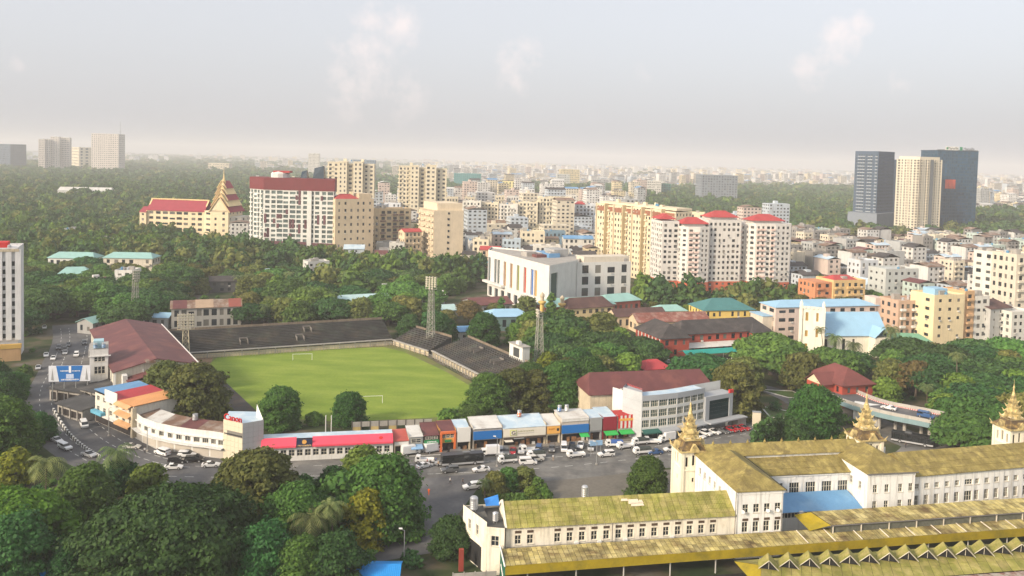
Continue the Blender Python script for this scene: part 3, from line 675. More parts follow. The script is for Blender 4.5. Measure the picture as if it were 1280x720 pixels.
for (x, y, ww, dd) in ((23.2,3.3,2.4,.9),(21.8,3.7,1.6,.45),(23.6,2.7,2.8,.6),(25.4,3.2,1.0,.7)):
    z = lambda yy: 8.93+(yy+.45)*(3.27/5.2)+.16
    mb.quad((x,y-dd/2,z(y-dd/2)),(x+ww,y-dd/2,z(y-dd/2)),(x+ww-.2,y+dd/2,z(y+dd/2)),(x+.2,y+dd/2,z(y+dd/2)))
mb.build('bare_patch', mat('bare_cream',(.7,.6,.45)), S)
# annex at the left end
mb = MB(); AX0, AX1 = -8.8, -2.6
facade(S, mb, (-5.9,.2), (-2.6,-.9), 0, 9.3, [(.9,2.4,5.6,7.6)], mull=2)
facade(S, mb, (-9.4,8.8), (-5.9,.2), 0, 10.2, [(2.2,3.2,6.2,8.3),(5.2,6.2,6.2,8.3),(1.2,6.8,.2,4.6)], objs=False)
for x in (2.2,5.2): 
    e = (Vector((-5.9,.2))-Vector((-9.4,8.8))).normalized(); window(S, (-9.4+e.x*x,8.8+e.y*x,6.2), math.atan2(e.y,e.x), 1.0, 2.1)
mb.panel((-2.6,-.9),(-2.2,9),0,9.3); mb.panel((-2.2,9),(-9.4,8.8),0,10); mb.build('annex_wall', ST_WALL, S)
MB().prism([(-9.1,8.6),(-5.7,.5),(-2.5,-.6),(-2.2,8.9)], 9.0, 9.25).build('annex_roof', mat('tar_roof',(.07,.07,.065),var=.3), S)
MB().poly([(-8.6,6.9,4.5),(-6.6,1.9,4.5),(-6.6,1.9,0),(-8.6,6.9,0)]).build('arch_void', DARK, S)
MB().poly([(-9.3,8.5,10.0),(-6.2,2.0,9.1),(-5.0,4.0,9.1),(-5.5,8.5,10.0)]).build('annex_lean_roof', mat('dark_sheet',(.11,.11,.1),rib=1.2), S)
MB().box(-10.9,-10.0,1.8,2.5,0,4.3).build('red_pier', mat('red_pier',(.28,.05,.035)), S)
# glimpse of blue sheet behind the gable
MB().poly([(-5.2,6.6,10.6),(-2.4,6.6,10.6),(-2.4,8.8,11.9),(-5.2,8.8,11.2)]).build('blue_tarp', mat('blue_tarp',(.04,.22,.62),rough=.5), S)
def tank(loc, rz=0, r=.75, h=2.2, label='cylindrical steel water tank on the station annex roof', group=None):
    t_ = thing('water_tank', label, 'tank', loc, rz, group); MB().lathe(0,0,[(r,0.4),(r,h),(r*.7,h+.25),(.2,h+.35)],14).build('drum', TANK, t_)
    lm = MB().box(-.06,.06,-.06,.06,0,.42).mesh('leg', METAL)
    for x, y in ((.5,.5),(-.5,.5),(.5,-.5),(-.5,-.5)): link('leg', lm, t_, (x*r,y*r,0))
    for k in range(4): MB().lathe(0,0,[(r+.03,.6+k*.42),(r+.05,.65+k*.42),(r+.03,.7+k*.42)],14).build('hoop', TANK, t_)
    return t_
def S2W(x, y, z=0): return loc_on(SLOC, SRZ, x, y, z)
tank(S2W(-7.6,6.4,9.9), label='large ribbed steel water tank on the station annex corner', r=.8, h=2.6); tank(S2W(-4.0,1.9,9.25), r=.55, h=1.8, label='smaller steel water tank beside the station gable')
tank(S2W(16.2,10.4,9.6), r=.7, h=2.4, label='water tank poking above the ridge of the mossy station wing'); 
# wing 1
W1 = (45.0,55.0,-.35,21.0,14.0)
mb = MB(); x0,x1,y0,y1,zt = W1; r1 = [(1.2+2.35*k,2.5+2.35*k,9.4,11.2) for k in range(4)]; r2 = [(1.2+2.35*k,2.5+2.35*k,5.4,7.6) for k in range(4)]
facade(S, mb, (x0,y0), (x1,y0), 0, zt, r1+r2); facade(S, mb, (x0,y1), (x0,y0), 0, zt, [(2+2.6*k,3.1+2.6*k,10.2,11.8) for k in range(6)])
facade(S, mb, (x1,y0), (x1,y1), 0, zt, [(2+3.6*k,3.2+3.6*k,9.4,11.2) for k in range(4)]); mb.panel((x1,y1),(x0,y1),0,zt)
mb.box(x0-.12,x1+.12,y0-.12,y0+.02,13.2,13.45); mb.build('wing_wall', ST_WHITE, S)
for k in range(4): link('vent', _wm['v'], S, (x0+1.25+2.35*k,y0,7.8))
MB().gable(x0,x1,y0,y1,14.02,17.0,'y',t=.18,ov=.35,hip=6.5).build('roof', MOSS_B, S); MB().box(x1+.36,x1+.6,y0-.4,y1,13.75,14.0).build('gutter', DARK, S)
dish = MB().lathe(0,0,[(.04,0),(.25,.05),(.4,.15)],10).mesh('satellite_dish', WHITE)
for x in (46.0,51.4,53.6): o = link('satellite_dish', dish, S, (x+.0,y0-.55,9.9)); o.rotation_euler = (rad(60),0,rad(-20))
# downpipes and conduits
for x, z in ((44.6,13.8),(18.9,9),(54.7,9)): MB().bar((x,-.6,0),(x,-.6,z),.1,6).build('downpipe', PIPE, S)
mb = MB()
for k in range(9): xx = -2+k*5.2; mb.bar((xx,-.25,4.9+.15*math.sin(k*2)),(xx+5.2,-.25,4.9+.15*math.sin(k*2+2)),.05,4); mb.bar((xx,-.2,5.2),(xx+5.2,-.2,5.15),.035,4)
mb.build('cable_run', PIPE, S)
acm = MB().box(0,.85,-.45,0,0,.6).mesh('air_conditioner', mat('ac_white',(.62,.62,.6)))
for x, z in ((11.4,4.85),(16,4.85),(21.3,4.9),(31,4.85),(62,6),(66.5,5.4),(73,5.4)): link('air_conditioner', acm, S, (x,-.0 if x < 50 else 5.5,z))
# north range with arched windows
NX0, NX1, NY = 55.0, 79.5, 13.6
mb = MB(); nops = [(1.2+3.95*k,3.6+3.95*k,7.0,9.4) for k in range(6)]; facade(S, mb, (NX0,NY), (NX1,NY), 0, 11.3, nops, mull=4, tr=1); mb.panel((96,26),(46,26),0,12)
for a, b, c, d in nops:                                       # raised arches
    cx = NX0+(a+b)/2; n = 9
    for k in range(n):
        t0, t1 = PI*k/n, PI*(k+1)/n; R0, R1 = 1.45, 1.72
        mb.quad(*[(cx+R*math.cos(t_),NY-.1,9.2+R*.72*math.sin(t_)) for R, t_ in ((R0,t0),(R1,t0),(R1,t1),(R0,t1))])
    mb.box(cx-1.72,cx-1.45,NY-.1,NY-.01,6.2,9.2); mb.box(cx+1.45,cx+1.72,NY-.1,NY-.01,6.2,9.2); mb.box(cx-.2,cx+.2,NY-.16,NY-.01,10.3,10.7)
mb.box(NX0,NX1,NY-.3,NY-.02,10.9,11.15); mb.build('range_wall', ST_WHITE, S)
MB().poly([(46.5,NY-.5,11.3),(NX1+2,NY-.5,11.3),(NX1+2,NY+5,13.5),(46.5,NY+5,13.5)]).build('lower_roof', MOSS_B, S)
o_ = slope('lower_roof_sheets', ((46.5,NY-.55,11.36),(NX1+2,NY-.55,11.36),(NX1+2,NY+5,13.56),(46.5,NY+5,13.56)), 3, 30, MOSS_B, jit=.03)
mb = MB(); mb.panel((47,NY+4.9),(84,NY+4.9),13.3,14.35); mb.build('clerestory', ST_WHITE, S)
MB().gable(47,84,NY+4.7,NY+10,14.3,16.2,'x',t=.15,ov=.25).build('upper_roof', MOSS_B, S)
crest = MB().lathe(0,0,[(.28,0),(.3,.35),(.12,.6),(.03,1.0)],6).mesh('crest', MOSS_B)
for k in range(9): link('crest', crest, S, (49+k*4.2,NY+7.3,16.1))
# wing 2 and right wing
W2 = (78.7,90.2,6.9,24.0,13.4)
mb = MB(); x0,x1,y0,y1,zt = W2
facade(S, mb, (x0,y0), (x1,y0), 0, zt, [(x,x+1.05,z,z+h) for x in (1.4,4.2,7.5,10.0) for z, h in ((9.0,1.8),(5.3,1.9))]); facade(S, mb, (x0,y1), (x0,y0), 0, zt, [(10.4,11.5,9,10.7),(13.8,14.9,9,10.7)])
mb.panel((x1,y0),(x1,y1),0,zt); mb.panel((x1,y1),(x0,y1),0,zt); mb.box(x0-.1,x1+.1,y0-.12,y0+.02,12.7,12.95); mb.build('wing_wall', ST_WHITE, S)
MB().gable(x0,x1,y0,y1,13.42,16.6,'y',t=.18,ov=.35,hip=7).build('roof', MOSS_B, S)
MB().box(x0-.5,x1+.5,y0-.5,y0-.38,13.25,13.45).build('gutter', PIPE, S)
RW = thing  # right wing is turned a little from the rest
ra = rad(4.6); RL = 46.0
def rw(x, y, z=0): return (90.2+x*math.cos(ra)-y*math.sin(ra), 8.2+x*math.sin(ra)+y*math.cos(ra), z)
mb = MB(); cols = [.9+2.72*k for k in range(16)]
rops = [(c,c+(2.1 if k % 6 == 5 else 1.25),z,z+h) for k, c in enumerate(cols) for z, h in ((8.7,1.25),(5.0,2.3))]
facade(S, mb, rw(0,0), rw(RL,0), 0, 11.7, rops, mull=3, tr=1)
for k in range(17): p = rw(.45+2.72*k-.2,-.12); q = rw(.45+2.72*k+.2,-.12); mb.panel(p,q,0,11.5)
mb.panel(rw(RL,0),rw(RL,12),0,11.7); mb.panel(rw(RL,12),rw(0,12),0,11.7); mb.build('wing_wall', ST_WHITE, S)
P_ = [rw(-.2,-.5,11.75),rw(RL,-.5,11.75),rw(RL,6,15.0),rw(-.2,6,15.0)]; Q_ = [rw(-.2,12.5,11.75),rw(RL,12.5,11.75)]
MB().poly(P_).poly([P_[3],P_[2],Q_[1],Q_[0]]).poly([P_[0],P_[3],Q_[0]]).poly([P_[1],Q_[1],P_[2]]).build('roof', MOSS_B, S)
slope('roof_sheets', [Vector(p)+Vector((0,0,.05)) for p in P_], 4, 32, MOSS_B, jit=.03)
# blue lean-to in the court
mb = MB(); mb.panel((57,8.6),(78.6,8.6),0,5.0,[(.4,20.9,3.6,4.8)],.3); mb.panel((57,13.5),(57,8.6),0,6); mb.panel((78.6,8.6),(78.6,13.5),0,6); mb.build('lean_to_wall', WHITE, S)
for k in range(13): window(S, (57.4+1.57*k,8.6,3.6), 0, 1.5, 1.2, 2, 0, sill=False)
MB().poly([(56.6,8.0,5.2),(79.0,8.0,5.2),(78.0,13.4,7.3),(56.6,13.4,7.3)]).build('lean_to_roof', BLUER, S)
MB().poly([(56.6,8.0,5.08),(56.6,13.4,7.18),(78.0,13.4,7.18),(79.0,8.0,5.08)]).build('lean_to_soffit', METAL, S)
# towers
GOLD = mat('tarnished_gold', (.60,.48,.22), rough=.45, metal=.1, var=.35, scale=.8, col2=(.11,.075,.04), c2f=.56, s2=.7); DKGOLD = mat('dark_tower_roof', (.10,.07,.04), var=.4, scale=.7, col2=(.33,.22,.07), c2f=.56, s2=.6)
TWALL = mat('tower_cream', (.84,.78,.62), streak=.35, var=.08)
def tower(x, y, zt, top, hw=2.7):
    tw = bpy.data.objects.new('tower', None); COL.objects.link(tw); tw.parent = S; tw.location = (x,y,0); tw['label'] = 'square tower under a golden tiered spire'
    mb = MB()
    for q in range(4):
        a = PI/2*q; R_ = Matrix.Rotation(a,2)
        p0 = R_@Vector((-hw,-hw)); p1 = R_@Vector((hw,-hw)); mb.panel(p0,p1,0,zt,[(hw-1.9,hw-1.3,zt-3.6,zt-1.4),(hw-.35,hw+.35,zt-3.4,zt-1.0),(hw+1.3,hw+1.9,zt-3.6,zt-1.4),(hw-.25,hw+.25,zt-7.2,zt-6.2)],.4)
    for sx in (-1,1):
        for sy in (-1,1): mb.cbox(sx*hw,sy*hw,zt/2,.7,.7,zt)
    mb.cbox(0,0,zt-4.3,hw*2+.5,hw*2+.5,.3); mb.cbox(0,0,zt-.2,hw*2+.7,hw*2+.7,.4); mb.build('shaft', TWALL, tw)
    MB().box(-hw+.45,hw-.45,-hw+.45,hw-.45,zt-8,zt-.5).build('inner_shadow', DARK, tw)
    tiers = [(hw+.7,hw*.55,2.3),(hw*.72,hw*.40,1.3),(hw*.55,hw*.31,1.2),(hw*.41,hw*.23,1.1),(hw*.29,hw*.14,1.0)]; z = zt
    for i, (ro, ri, h) in enumerate(tiers):
        mb = MB(); m_ = (ro+ri)/2*.9
        mb.frustum(-ro,ro,-ro,ro,z,-m_,m_,-m_,m_,z+h*.5); mb.frustum(-m_,m_,-m_,m_,z+h*.5,-ri,ri,-ri,ri,z+h)
        mb.build('tier_roof', DKGOLD if i == 0 else GOLD, tw)
        mb = MB(); mb.box(-ro-.05,ro+.05,-ro-.05,-ro+.12,z-.18,z+.2); mb.box(-ro-.05,ro+.05,ro-.12,ro+.05,z-.18,z+.2); mb.box(-ro-.05,-ro+.12,-ro+.12,ro-.12,z-.18,z+.2); mb.box(ro-.12,ro+.05,-ro+.12,ro-.12,z-.18,z+.2); mb.build('eave_trim', GOLD, tw)
        k_ = .28+.13*ro
        for sx in (-1,1):
            for sy in (-1,1): MB().bar((sx*ro*.9,sy*ro*.9,z),(sx*(ro+.22),sy*(ro+.22),z+k_*1.5),.2,4,.04).build('corner_finial', GOLD, tw)
        for q in range(4):
            a = PI/2*q; R_ = Matrix.Rotation(a,4,'Z'); mb = MB(); gw = ro*.40; gh = .3+ro*.24
            P3 = [R_@Vector(p) for p in ((-gw,-ro-.1,z),(gw,-ro-.1,z),(0,-ro-.1,z+gh*1.7),(0,-ri,z+gh*1.2))]
            mb.poly([P3[0],P3[1],P3[2]]); mb.poly([P3[1],P3[3],P3[2]]); mb.poly([P3[0],P3[2],P3[3]]); mb.build('pediment', GOLD, tw)
        z += h*.86
        mb = MB(); mb.cbox(0,0,z+.25,ri*2*1.15,ri*2*1.15,.8); mb.build('tier_drum', TWALL if i == 0 else GOLD, tw); z += .3
    MB().lathe(0,0,[(hw*.16,z),(hw*.2,z+.4),(hw*.13,z+.9),(hw*.09,z+1.6),(.2,z+2.2),(.24,z+2.5),(.08,z+3.0),(.03,top)],10).build('finial', GOLD, tw)
    return tw
tower(44.6,24,14.6,24.6); tower(90.8,26.6,14.6,26.2); tower(134.4,30.0,14.6,26.6)
# platform canopies
C1 = thing('platform_canopy', 'long platform canopy with olive fascia against the station front', 'canopy', SLOC, SRZ)
CX0, CX1 = -3.4, 132
DKD = mat('canopy_underlay',(.05,.04,.025)); MB().poly([(CX0,-6.6,4.6),(CX1,-6.6+2.6,4.6),(CX1,1.2,5.2),(CX0,-1.0,5.1)]).build('roof_deck', DKD, C1)
slope('roof_sheets', ((CX0,-6.7,4.80),(58,-5.5,4.8),(58,-.9,5.45),(CX0,-1.0,5.36)), 4, 62, MOSS_G, C1, jit=.05)
slope('roof_sheets', ((58,-5.5,4.80),(CX1,-4.2,4.8),(CX1,.2,5.6),(58,-.9,5.45)), 3, 66, MOSS_G, C1, jit=.05)
for x in range(58,132,6): MB().bar((x,-5.4+(x-58)*.0173,4.95),(x-.3,-1.2+(x-58)*.0173,5.65),.12,4).build('roof_rib', STAIN, C1)
MB().poly([(CX0,-6.75,3.1),(CX1,-4.2,3.1),(CX1,-4.2,4.78),(CX0,-6.75,4.78)]).poly([(CX0,-6.6,4.78),(CX1,-4.05,4.78),(CX1,-4.05,3.1),(CX0,-6.6,3.1)]).poly([(CX0,-6.75,4.78),(CX1,-4.2,4.78),(CX1,-4.05,4.78),(CX0,-6.6,4.78)]).build('fascia', OLIVE, C1)
MB().poly([(CX0,-1,0),(CX0,-6.7,0),(CX0,-6.7,4.75),(CX0,-1.2,6.1),(CX0,-1,5.3)]).poly([(CX0+.2,-1,5.3),(CX0+.2,-1.2,6.0),(CX0+.2,-6.6,4.75),(CX0+.2,-6.6,0),(CX0+.2,-1,0)]).build('end_gable', GREENP, C1)
MB().bar((CX0-.1,-6.9,4.85),(CX0-.1,-1.1,6.15),.16,4).build('barge_board', WHITE, C1)
MB().bar((CX0-.12,-3.0,3.4),(CX0-.12,-6.6,1.4),.12,4).build('gable_pipe', WHITE, C1)
MB().poly([(CX0,-6.3,3.0),(CX0,-1.2,3.4),(CX1,1,3.4),(CX1,-3.6,3.0)]).build('soffit', mat('soffit_dark',(.06,.06,.055)), C1)
pm = MB().bar((0,0,0),(0,0,3.1),.14,8).mesh('column', mat('column_grey',(.45,.44,.4)))
for k in range(14): link('column', pm, C1, (1+k*9.4,-5.9+k*.175,0))
C2 = thing('platform_canopy', 'raised olive canopy with clerestory strip over the middle platform roof', 'canopy', SLOC, SRZ)
MB().poly([(64.5,-2.6,6.9),(132,-1.4,6.9),(132,3.2,7.9),(62.5,1.8,7.9)]).build('roof_deck', DKD, C2); slope('roof_sheets', ((64.5,-2.7,6.96),(132,-1.5,6.96),(132,3.2,7.96),(62.6,1.8,7.96)), 3, 60, MOSS_G, C2, jit=.05)
MB().poly([(62.5,1.8,7.9),(132,3.2,7.9),(132,5,6.5),(60,4,6.5)]).build('rear_slope', MOSS, C2); MB().poly([(60,4,6.5),(60.5,-1.5,5.5),(64.5,-2.6,6.9),(62.5,1.8,7.9)]).build('end_slope', OLIVE, C2)
MB().poly([(64.6,-2.4,5.3),(132,-1.2,5.3),(132,-1.2,6.8),(64.6,-2.4,6.8)]).build('clerestory', mat('clerestory_dark',(.12,.125,.1),var=.3,scale=1.5), C2)
cm_ = MB().box(-.09,.09,-.09,.09,5.1,6.85).mesh('mullion', STAIN)
for k in range(11): link('mullion', cm_, C2, (65+k*6.4,-2.62+k*.114,0))
MB().bar((64.4,-2.75,6.85),(132,-1.55,6.85),.12,4).build('gutter', PIPE, C2)
C3 = thing('platform_canopy', 'olive platform canopy with a row of peaked ridge vents beside the tracks', 'canopy', SLOC, SRZ)
rl, rr_ = 43.0, 130.0
slope('roof_sheets', ((rl-3,-20.5,4.6),(rr_,-20.5,4.6),(rr_,-15.2,6.2),(rl,-15.2,6.2)), 2, 44, MOSS, C3, jit=.04); slope('rear_roof_sheets', ((rr_,-10.2,4.7),(rl-3,-10.2,4.7),(rl,-15.2,6.2),(rr_,-15.2,6.2)), 2, 44, MOSS, C3, jit=.04)
MB().poly([(rl-3,-20.5,4.6),(rl,-15.2,6.2),(rl-3,-10.2,4.7)]).build('hip_end', OLIVE, C3)
RUST = mat('broken_sheet', (.42,.38,.33), var=.3, scale=.6, col2=(.16,.07,.05), c2f=.52, s2=.6)
slope('lower_sheets', ((rl+14,-24.5,3.7),(rr_,-24.5,3.7),(rr_,-20.6,4.5),(rl+8,-20.6,4.5)), 2, 50, RUST, C3, jit=.06)
for x in range(46,128,8):
    MB().bar((x,-18,0),(x,-18,4.9),.14,6).build('column', METAL, C3)
def vent_mesh():
    mb = MB(); W, L_, z0, z1 = 1.75, 1.5, 0, 1.75
    mb.quad((-W,-L_,z0),(0,-L_-.3,z1),(0,L_,z1),(-W,L_,z0)); mb.quad((0,-L_-.3,z1),(W,-L_,z0),(W,L_,z0),(0,L_,z1))
    mb.quad((-W,L_,z0-.08),(0,L_,z1-.08),(0,-L_-.3,z1-.08),(-W,-L_,z0-.08)); mb.quad((0,L_,z1-.08),(W,L_,z0-.08),(W,-L_,z0-.08),(0,-L_-.3,z1-.08))
    return mb.mesh('ridge_vent', MOSS)
vm_ = vent_mesh(); vd = MB().poly([(-1.5,-1.2,-.1),(1.5,-1.2,-.1),(0,-1.2,1.5)]).mesh('open_end_shade', DARK); vf = MB().bar((-1.75,-1.55,-.02),(0,-1.85,1.75),.07,4).bar((1.75,-1.55,-.02),(0,-1.85,1.75),.07,4).bar((0,-1.3,0),(0,-1.5,1.6),.05,4).mesh('vent_frame', STAIN)  # black triangle paints in the shade inside each vent's open end
for k in range(21):
    o = link('ridge_vent', vm_, C3, (rl+1.2+k*4.05,-15.4,6.15), rad(-24)); link('open_end_shade', vd, o); link('vent_frame', vf, o)
for k in range(14):
    o = link('ridge_vent', vm_, C3, (rl+22+k*4.05,-25.6,3.9), rad(-24)); link('open_end_shade', vd, o); link('vent_frame', vf, o)
tag(MB().box(-60,140,-60,-6,.02,.05).build('track_bed', mat('shade_black_ballast',(.022,.02,.018),var=.3,scale=1.)), kind='structure').matrix_world = Matrix.Translation(SLOC)@Matrix.Rotation(SRZ,4,'Z')  # near-black bed colour stands in for the shade beneath the canopies
fn = thing('yard_fence', 'low grey concrete panel fence below the station annex', 'fence', S2W(-12.5,-2.2), SRZ)
for k in range(4): MB().box(k*2.1,k*2.1+2.0,0,.12,0,1.7).build('fence_panel', CONC, fn); MB().box(k*2.1-.08,k*2.1+.08,-.05,.18,0,1.9).build('fence_post', CONC, fn)
# ------------------------------------------------------------------ shop row along the station road
def cmat(name, col, **k): return mat(name, col, **k)
SA, SB = G(490,569.5), G(792,547); ShL, ShR, ShLen = frame(SA, SB); _se = (SB-SA).normalized(); _sn = Vector((-_se.y,_se.x,0))
def sx(px):      # photo column -> metres along the shop front
    lo, hi = -40.0, 120.0
    for _ in range(50):
        m_ = (lo+hi)/2
        if proj(SA+_se*m_)[0] < px: lo = m_
        else: hi = m_
    return (lo+hi)/2
def text_mesh(body, size, m, ext=.04):
    cu = bpy.data.curves.new('txt', 'FONT'); cu.body = body; cu.size = size; cu.extrude = ext; cu.align_x = 'CENTER'; cu.align_y = 'CENTER'
    o = bpy.data.objects.new('txt', cu); COL.objects.link(o); bpy.context.view_layer.update()
    me = bpy.data.meshes.new_from_object(o.evaluated_get(bpy.context.evaluated_depsgraph_get())); me.materials.clear(); me.materials.append(m)
    bpy.data.objects.remove(o); return me
def scrawl(r, x0, x1, z, h, y, m, seed=1):
    g_ = random.Random(seed); mb = MB(); x = x0
    while x < x1-.05:
        w_ = g_.uniform(.12,.3)*h*1.6; mb.box(x,min(x+w_,x1),y-.03,y,z-h/2*g_.uniform(.6,1),z+h/2*g_.uniform(.6,1)); x += w_+h*g_.uniform(.06,.3)
    return mb.build('faded_lettering', m, r, stuff=True)
RED = mat('sign_red', (.55,.03,.03), var=.08); SHUT = mat('shop_dark', (.035,.03,.03), var=.4, scale=1.2); WARM = mat('shop_goods', (.35,.17,.07), var=.5, scale=1.1, col2=(.12,.08,.06), c2f=.5, s2=.8)
SHEETW = mat('pale_sheet_roof', (.62,.61,.57), rough=.6, rib=1.0, var=.12, col2=(.42,.38,.33), c2f=.62, s2=.3); SHEETB = mat('pale_blue_sheet', (.45,.58,.68), rough=.5, rib=1.0, var=.1, col2=(.6,.66,.68), c2f=.55, s2=.25); MAROON = mat('maroon_sheet', (.13,.045,.045), rough=.6, rib=.9, var=.18, col2=(.2,.075,.06), c2f=.58, s2=.15); DRUST = mat('rust_sheet', (.2,.12,.08), rib=1.0, var=.3, col2=(.34,.3,.26), c2f=.55, s2=.3)
def shop(a, b, label, h, dep=6.5, wall=PALE, roof=SHEETW, rz_=None, board=None, bz=(3.4,6.0), awn=None, goods=WARM, boardout=.35, upper=None, slopez=1.2, extra=None):
    x0, x1 = sx(a)+.06, sx(b)-.06; w_ = x1-x0; r = thing('shop', label, 'shop', SA+_se*x0, ShR); take(SA+_se*x0, ShR, 0, w_, -1, dep)
    mb = MB(); mb.panel((0,0),(w_,0),0,h,[(.35,w_-.35,.15,2.9)],.9); mb.panel((w_,0),(w_,dep),0,h+slopez*.5); mb.panel((w_,dep),(0,dep),0,h+slopez); mb.panel((0,dep),(0,0),0,h+slopez*.5); mb.build('wall', wall, r)
    MB().box(.35,w_-.35,.9,1.1,.1,2.9).build('shop_interior', SHUT, r)
    n = max(2,int(w_/1.6)); g_ = random.Random(int(a))
    for k in range(n):
        if g_.random() < .6: xx = .5+(w_-1.0)*k/n; MB().box(xx,xx+g_.uniform(.7,1.3),.35,.8,.15,g_.uniform(.9,2.3)).build('display', goods if g_.random() < .7 else WHITE, r)
    MB().poly([(-.1,-.3,h+.05),(w_+.1,-.3,h+.05),(w_+.1,dep+.3,h+slopez),(-.1,dep+.3,h+slopez)]).poly([(-.1,-.3,h-.07),(-.1,dep+.3,h+slopez-.12),(w_+.1,dep+.3,h+slopez-.12),(w_+.1,-.3,h-.07)]).poly([(-.1,-.3,h-.07),(w_+.1,-.3,h-.07),(w_+.1,-.3,h+.05),(-.1,-.3,h+.05)]).build('roof', roof, r)
    if board: MB().box(.1,w_-.1,-boardout,-.02,bz[0],bz[1]).build('signboard', board, r)
    if awn: MB().poly([(.2,-.1,3.1),(.2,-2.2,2.5),(w_-.2,-2.2,2.5),(w_-.2,-.1,3.1)]).poly([(.2,-2.2,2.5),(.2,-2.2,2.25),(w_-.2,-2.2,2.25),(w_-.2,-2.2,2.5)]).build('awning', awn, r)
    if upper:
        nn, z0, hh = upper; ww = (w_-.8)/nn
        for k in range(nn): window(r, (.4+ww*k+.1,-.03,z0), 0, ww-.2, hh, 2, 1, rec=-.06, sill=False)
    if extra: extra(r, w_)
    r.scale = (1,1,.84); return r
BLUEH = mat('blue_hoarding', (.015,.15,.45), rough=.5, var=.05); CRS = mat('cream_sign', (.72,.68,.58), var=.05, streak=.1); ORS = mat('orange_sign', (.75,.40,.10), var=.12, scale=.8); GRNS = mat('green_sign', (.03,.22,.08), var=.25, scale=1.2)
GREENA = mat('green_awning', (.04,.42,.09), var=.08); GREYC = mat('grey_cladding', (.30,.31,.31), var=.06); MARC = mat('maroon_cladding', (.26,.02,.035), var=.05); ORW = mat('orange_front', (.66,.16,.05), var=.15); BLUEA = mat('blue_awning', (.25,.42,.62)); NAVY = mat('navy_sign', (.02,.03,.08))
def txt(r, body, x, z, y, size, m, name='lettering'):
    o = link(name, text_mesh(body, size, m), r, (x,y,z)); o.rotation_euler = (rad(90),0,0); return o
BLKM = mat('ink', (.03,.03,.03), var=0); GREYT = mat('grey_letter', (.42,.40,.25), var=0); WHT = mat('letter_white', (.8,.8,.8), var=0)
shop(492,511,'small shop with white and orange signboards under a patched red roof',4.6,wall=PALE,roof=mat('red_sheet',(.45,.10,.08),rib=1.0),board=WHITE,bz=(3.3,4.3),extra=lambda r,w_: MB().box(w_*.55,w_-.1,-.4,-.05,2.3,3.25).build('lower_sign', ORS, r))
shop(511,528.5,'grey framed open shop with blue front awning between white and green shops',5.6,wall=GREYC,roof=SHEETW,awn=BLUEA,upper=(1,3.6,1.3),extra=lambda r,w_: MB().box(.3,w_-.3,-.6,-.4,1.9,2.4).build('navy_sign', NAVY, r))
shop(529,549,'dark fronted shop with green signboard under a maroon roof',5.7,wall=mat('dark_timber',(.05,.045,.04)),roof=MAROON,board=GRNS,bz=(2.9,4.2),slopez=1.8,upper=(2,4.4,1.0),extra=lambda r,w_: scrawl(r,w_*.2,w_*.8,3.7,.4,-.36,WHT,3))
def orange_extra(r, w_):
    MB().box(.0,.5,-.5,-.03,0,6.7).build('pilaster', ORW, r); MB().box(w_-.5,w_,-.5,-.03,0,6.7).build('pilaster', ORW, r); MB().box(.5,w_-.5,-.5,-.03,5.9,6.7).build('lintel', ORW, r); MB().box(1.3,w_-1.2,-.2,-.03,3.1,3.9).build('small_sign', GRNS, r)
shop(549.5,569.5,'bright orange framed shop front with dark entrance and upper windows',6.6,wall=ORS,roof=MAROON,upper=(3,4.5,1.3),extra=orange_extra,goods=SHUT)
shop(570,588,'narrow shop hidden by a tall plain white signboard',6.2,board=mat('off_white_board',(.70,.69,.65),var=.05),bz=(2.9,7.6),wall=PALE,roof=SHEETB,slopez=1.6)
shop(590.5,627,'wide shop behind a plain blue hoarding beside the tall white board',6.8,wall=mat('stucco_grey',(.38,.35,.3),streak=.3),roof=SHEETW,board=BLUEH,bz=(3.3,5.9),boardout=.5,slopez=1.6)
def g_extra(r, w_):
    z = 4.75; lg = MB(); lg.box(2.1,3.9,-.5,-.36,z-.9,z+.9); lg.build('logo_plate', mat('logo_lime',(.45,.50,.08)), r); MB().box(2.25,3.75,-.56,-.5,z-.75,z+.75).build('logo_field', CRS, r)
    txt(r,'G',3.0,z,-.58,1.7,BLKM,'logo_letter'); scrawl(r,4.4,9.0,z+.35,.55,-.36,GREYT,5); scrawl(r,4.4,9.0,z-.35,.3,-.36,mat('pale_letter',(.5,.48,.42),var=0),6)
    MB().box(.2,w_-.2,-.8,-.4,2.8,3.2).build('fascia', mat('dark_fascia',(.06,.045,.04)), r); MB().box(.3,2.6,-2.2,-.2,2.5,2.6).build('canvas_awning', CRS, r)
    MB().box(3.0,6.0,-.9,-.82,2.85,3.15).build('strip_sign', GREYC, r)
shop(627.5,682,'long shop with cream signboard bearing a black letter in a lime square',6.3,wall=PALE,roof=SHEETB,board=CRS,bz=(3.4,6.1),slopez=1.9,extra=g_extra)
shop(682.5,700,'shop with orange yellow signboard next to the blue hoarding',6.2,wall=PALE,roof=SHEETW,board=ORS,bz=(3.5,6.0),slopez=1.6,extra=lambda r,w_:(scrawl(r,w_*.14,w_*.6,5.1,.6,-.36,mat('gold_letter',(.5,.2,.03),var=0),7),MB().box(w_*.72,w_*.88,-.42,-.36,4.4,5.3).build('mark', BLKM, r)))
shop(701,735.5,'wide shop with blue hoarding and beige band under white parapet',8.0,wall=mat('beige_band',(.52,.46,.38),streak=.3),roof=SHEETW,board=BLUEH,bz=(3.3,6.0),boardout=.5,slopez=.9,awn=None,extra=lambda r,w_:(MB().box(0,w_,-.25,0,7.2,8.3).build('parapet', WHITE, r),MB().poly([(w_-3,-.2,3.0),(w_-3,-2,2.3),(w_-.3,-2,2.3),(w_-.3,-.2,3.0)]).build('green_awning', GREENA, r)))
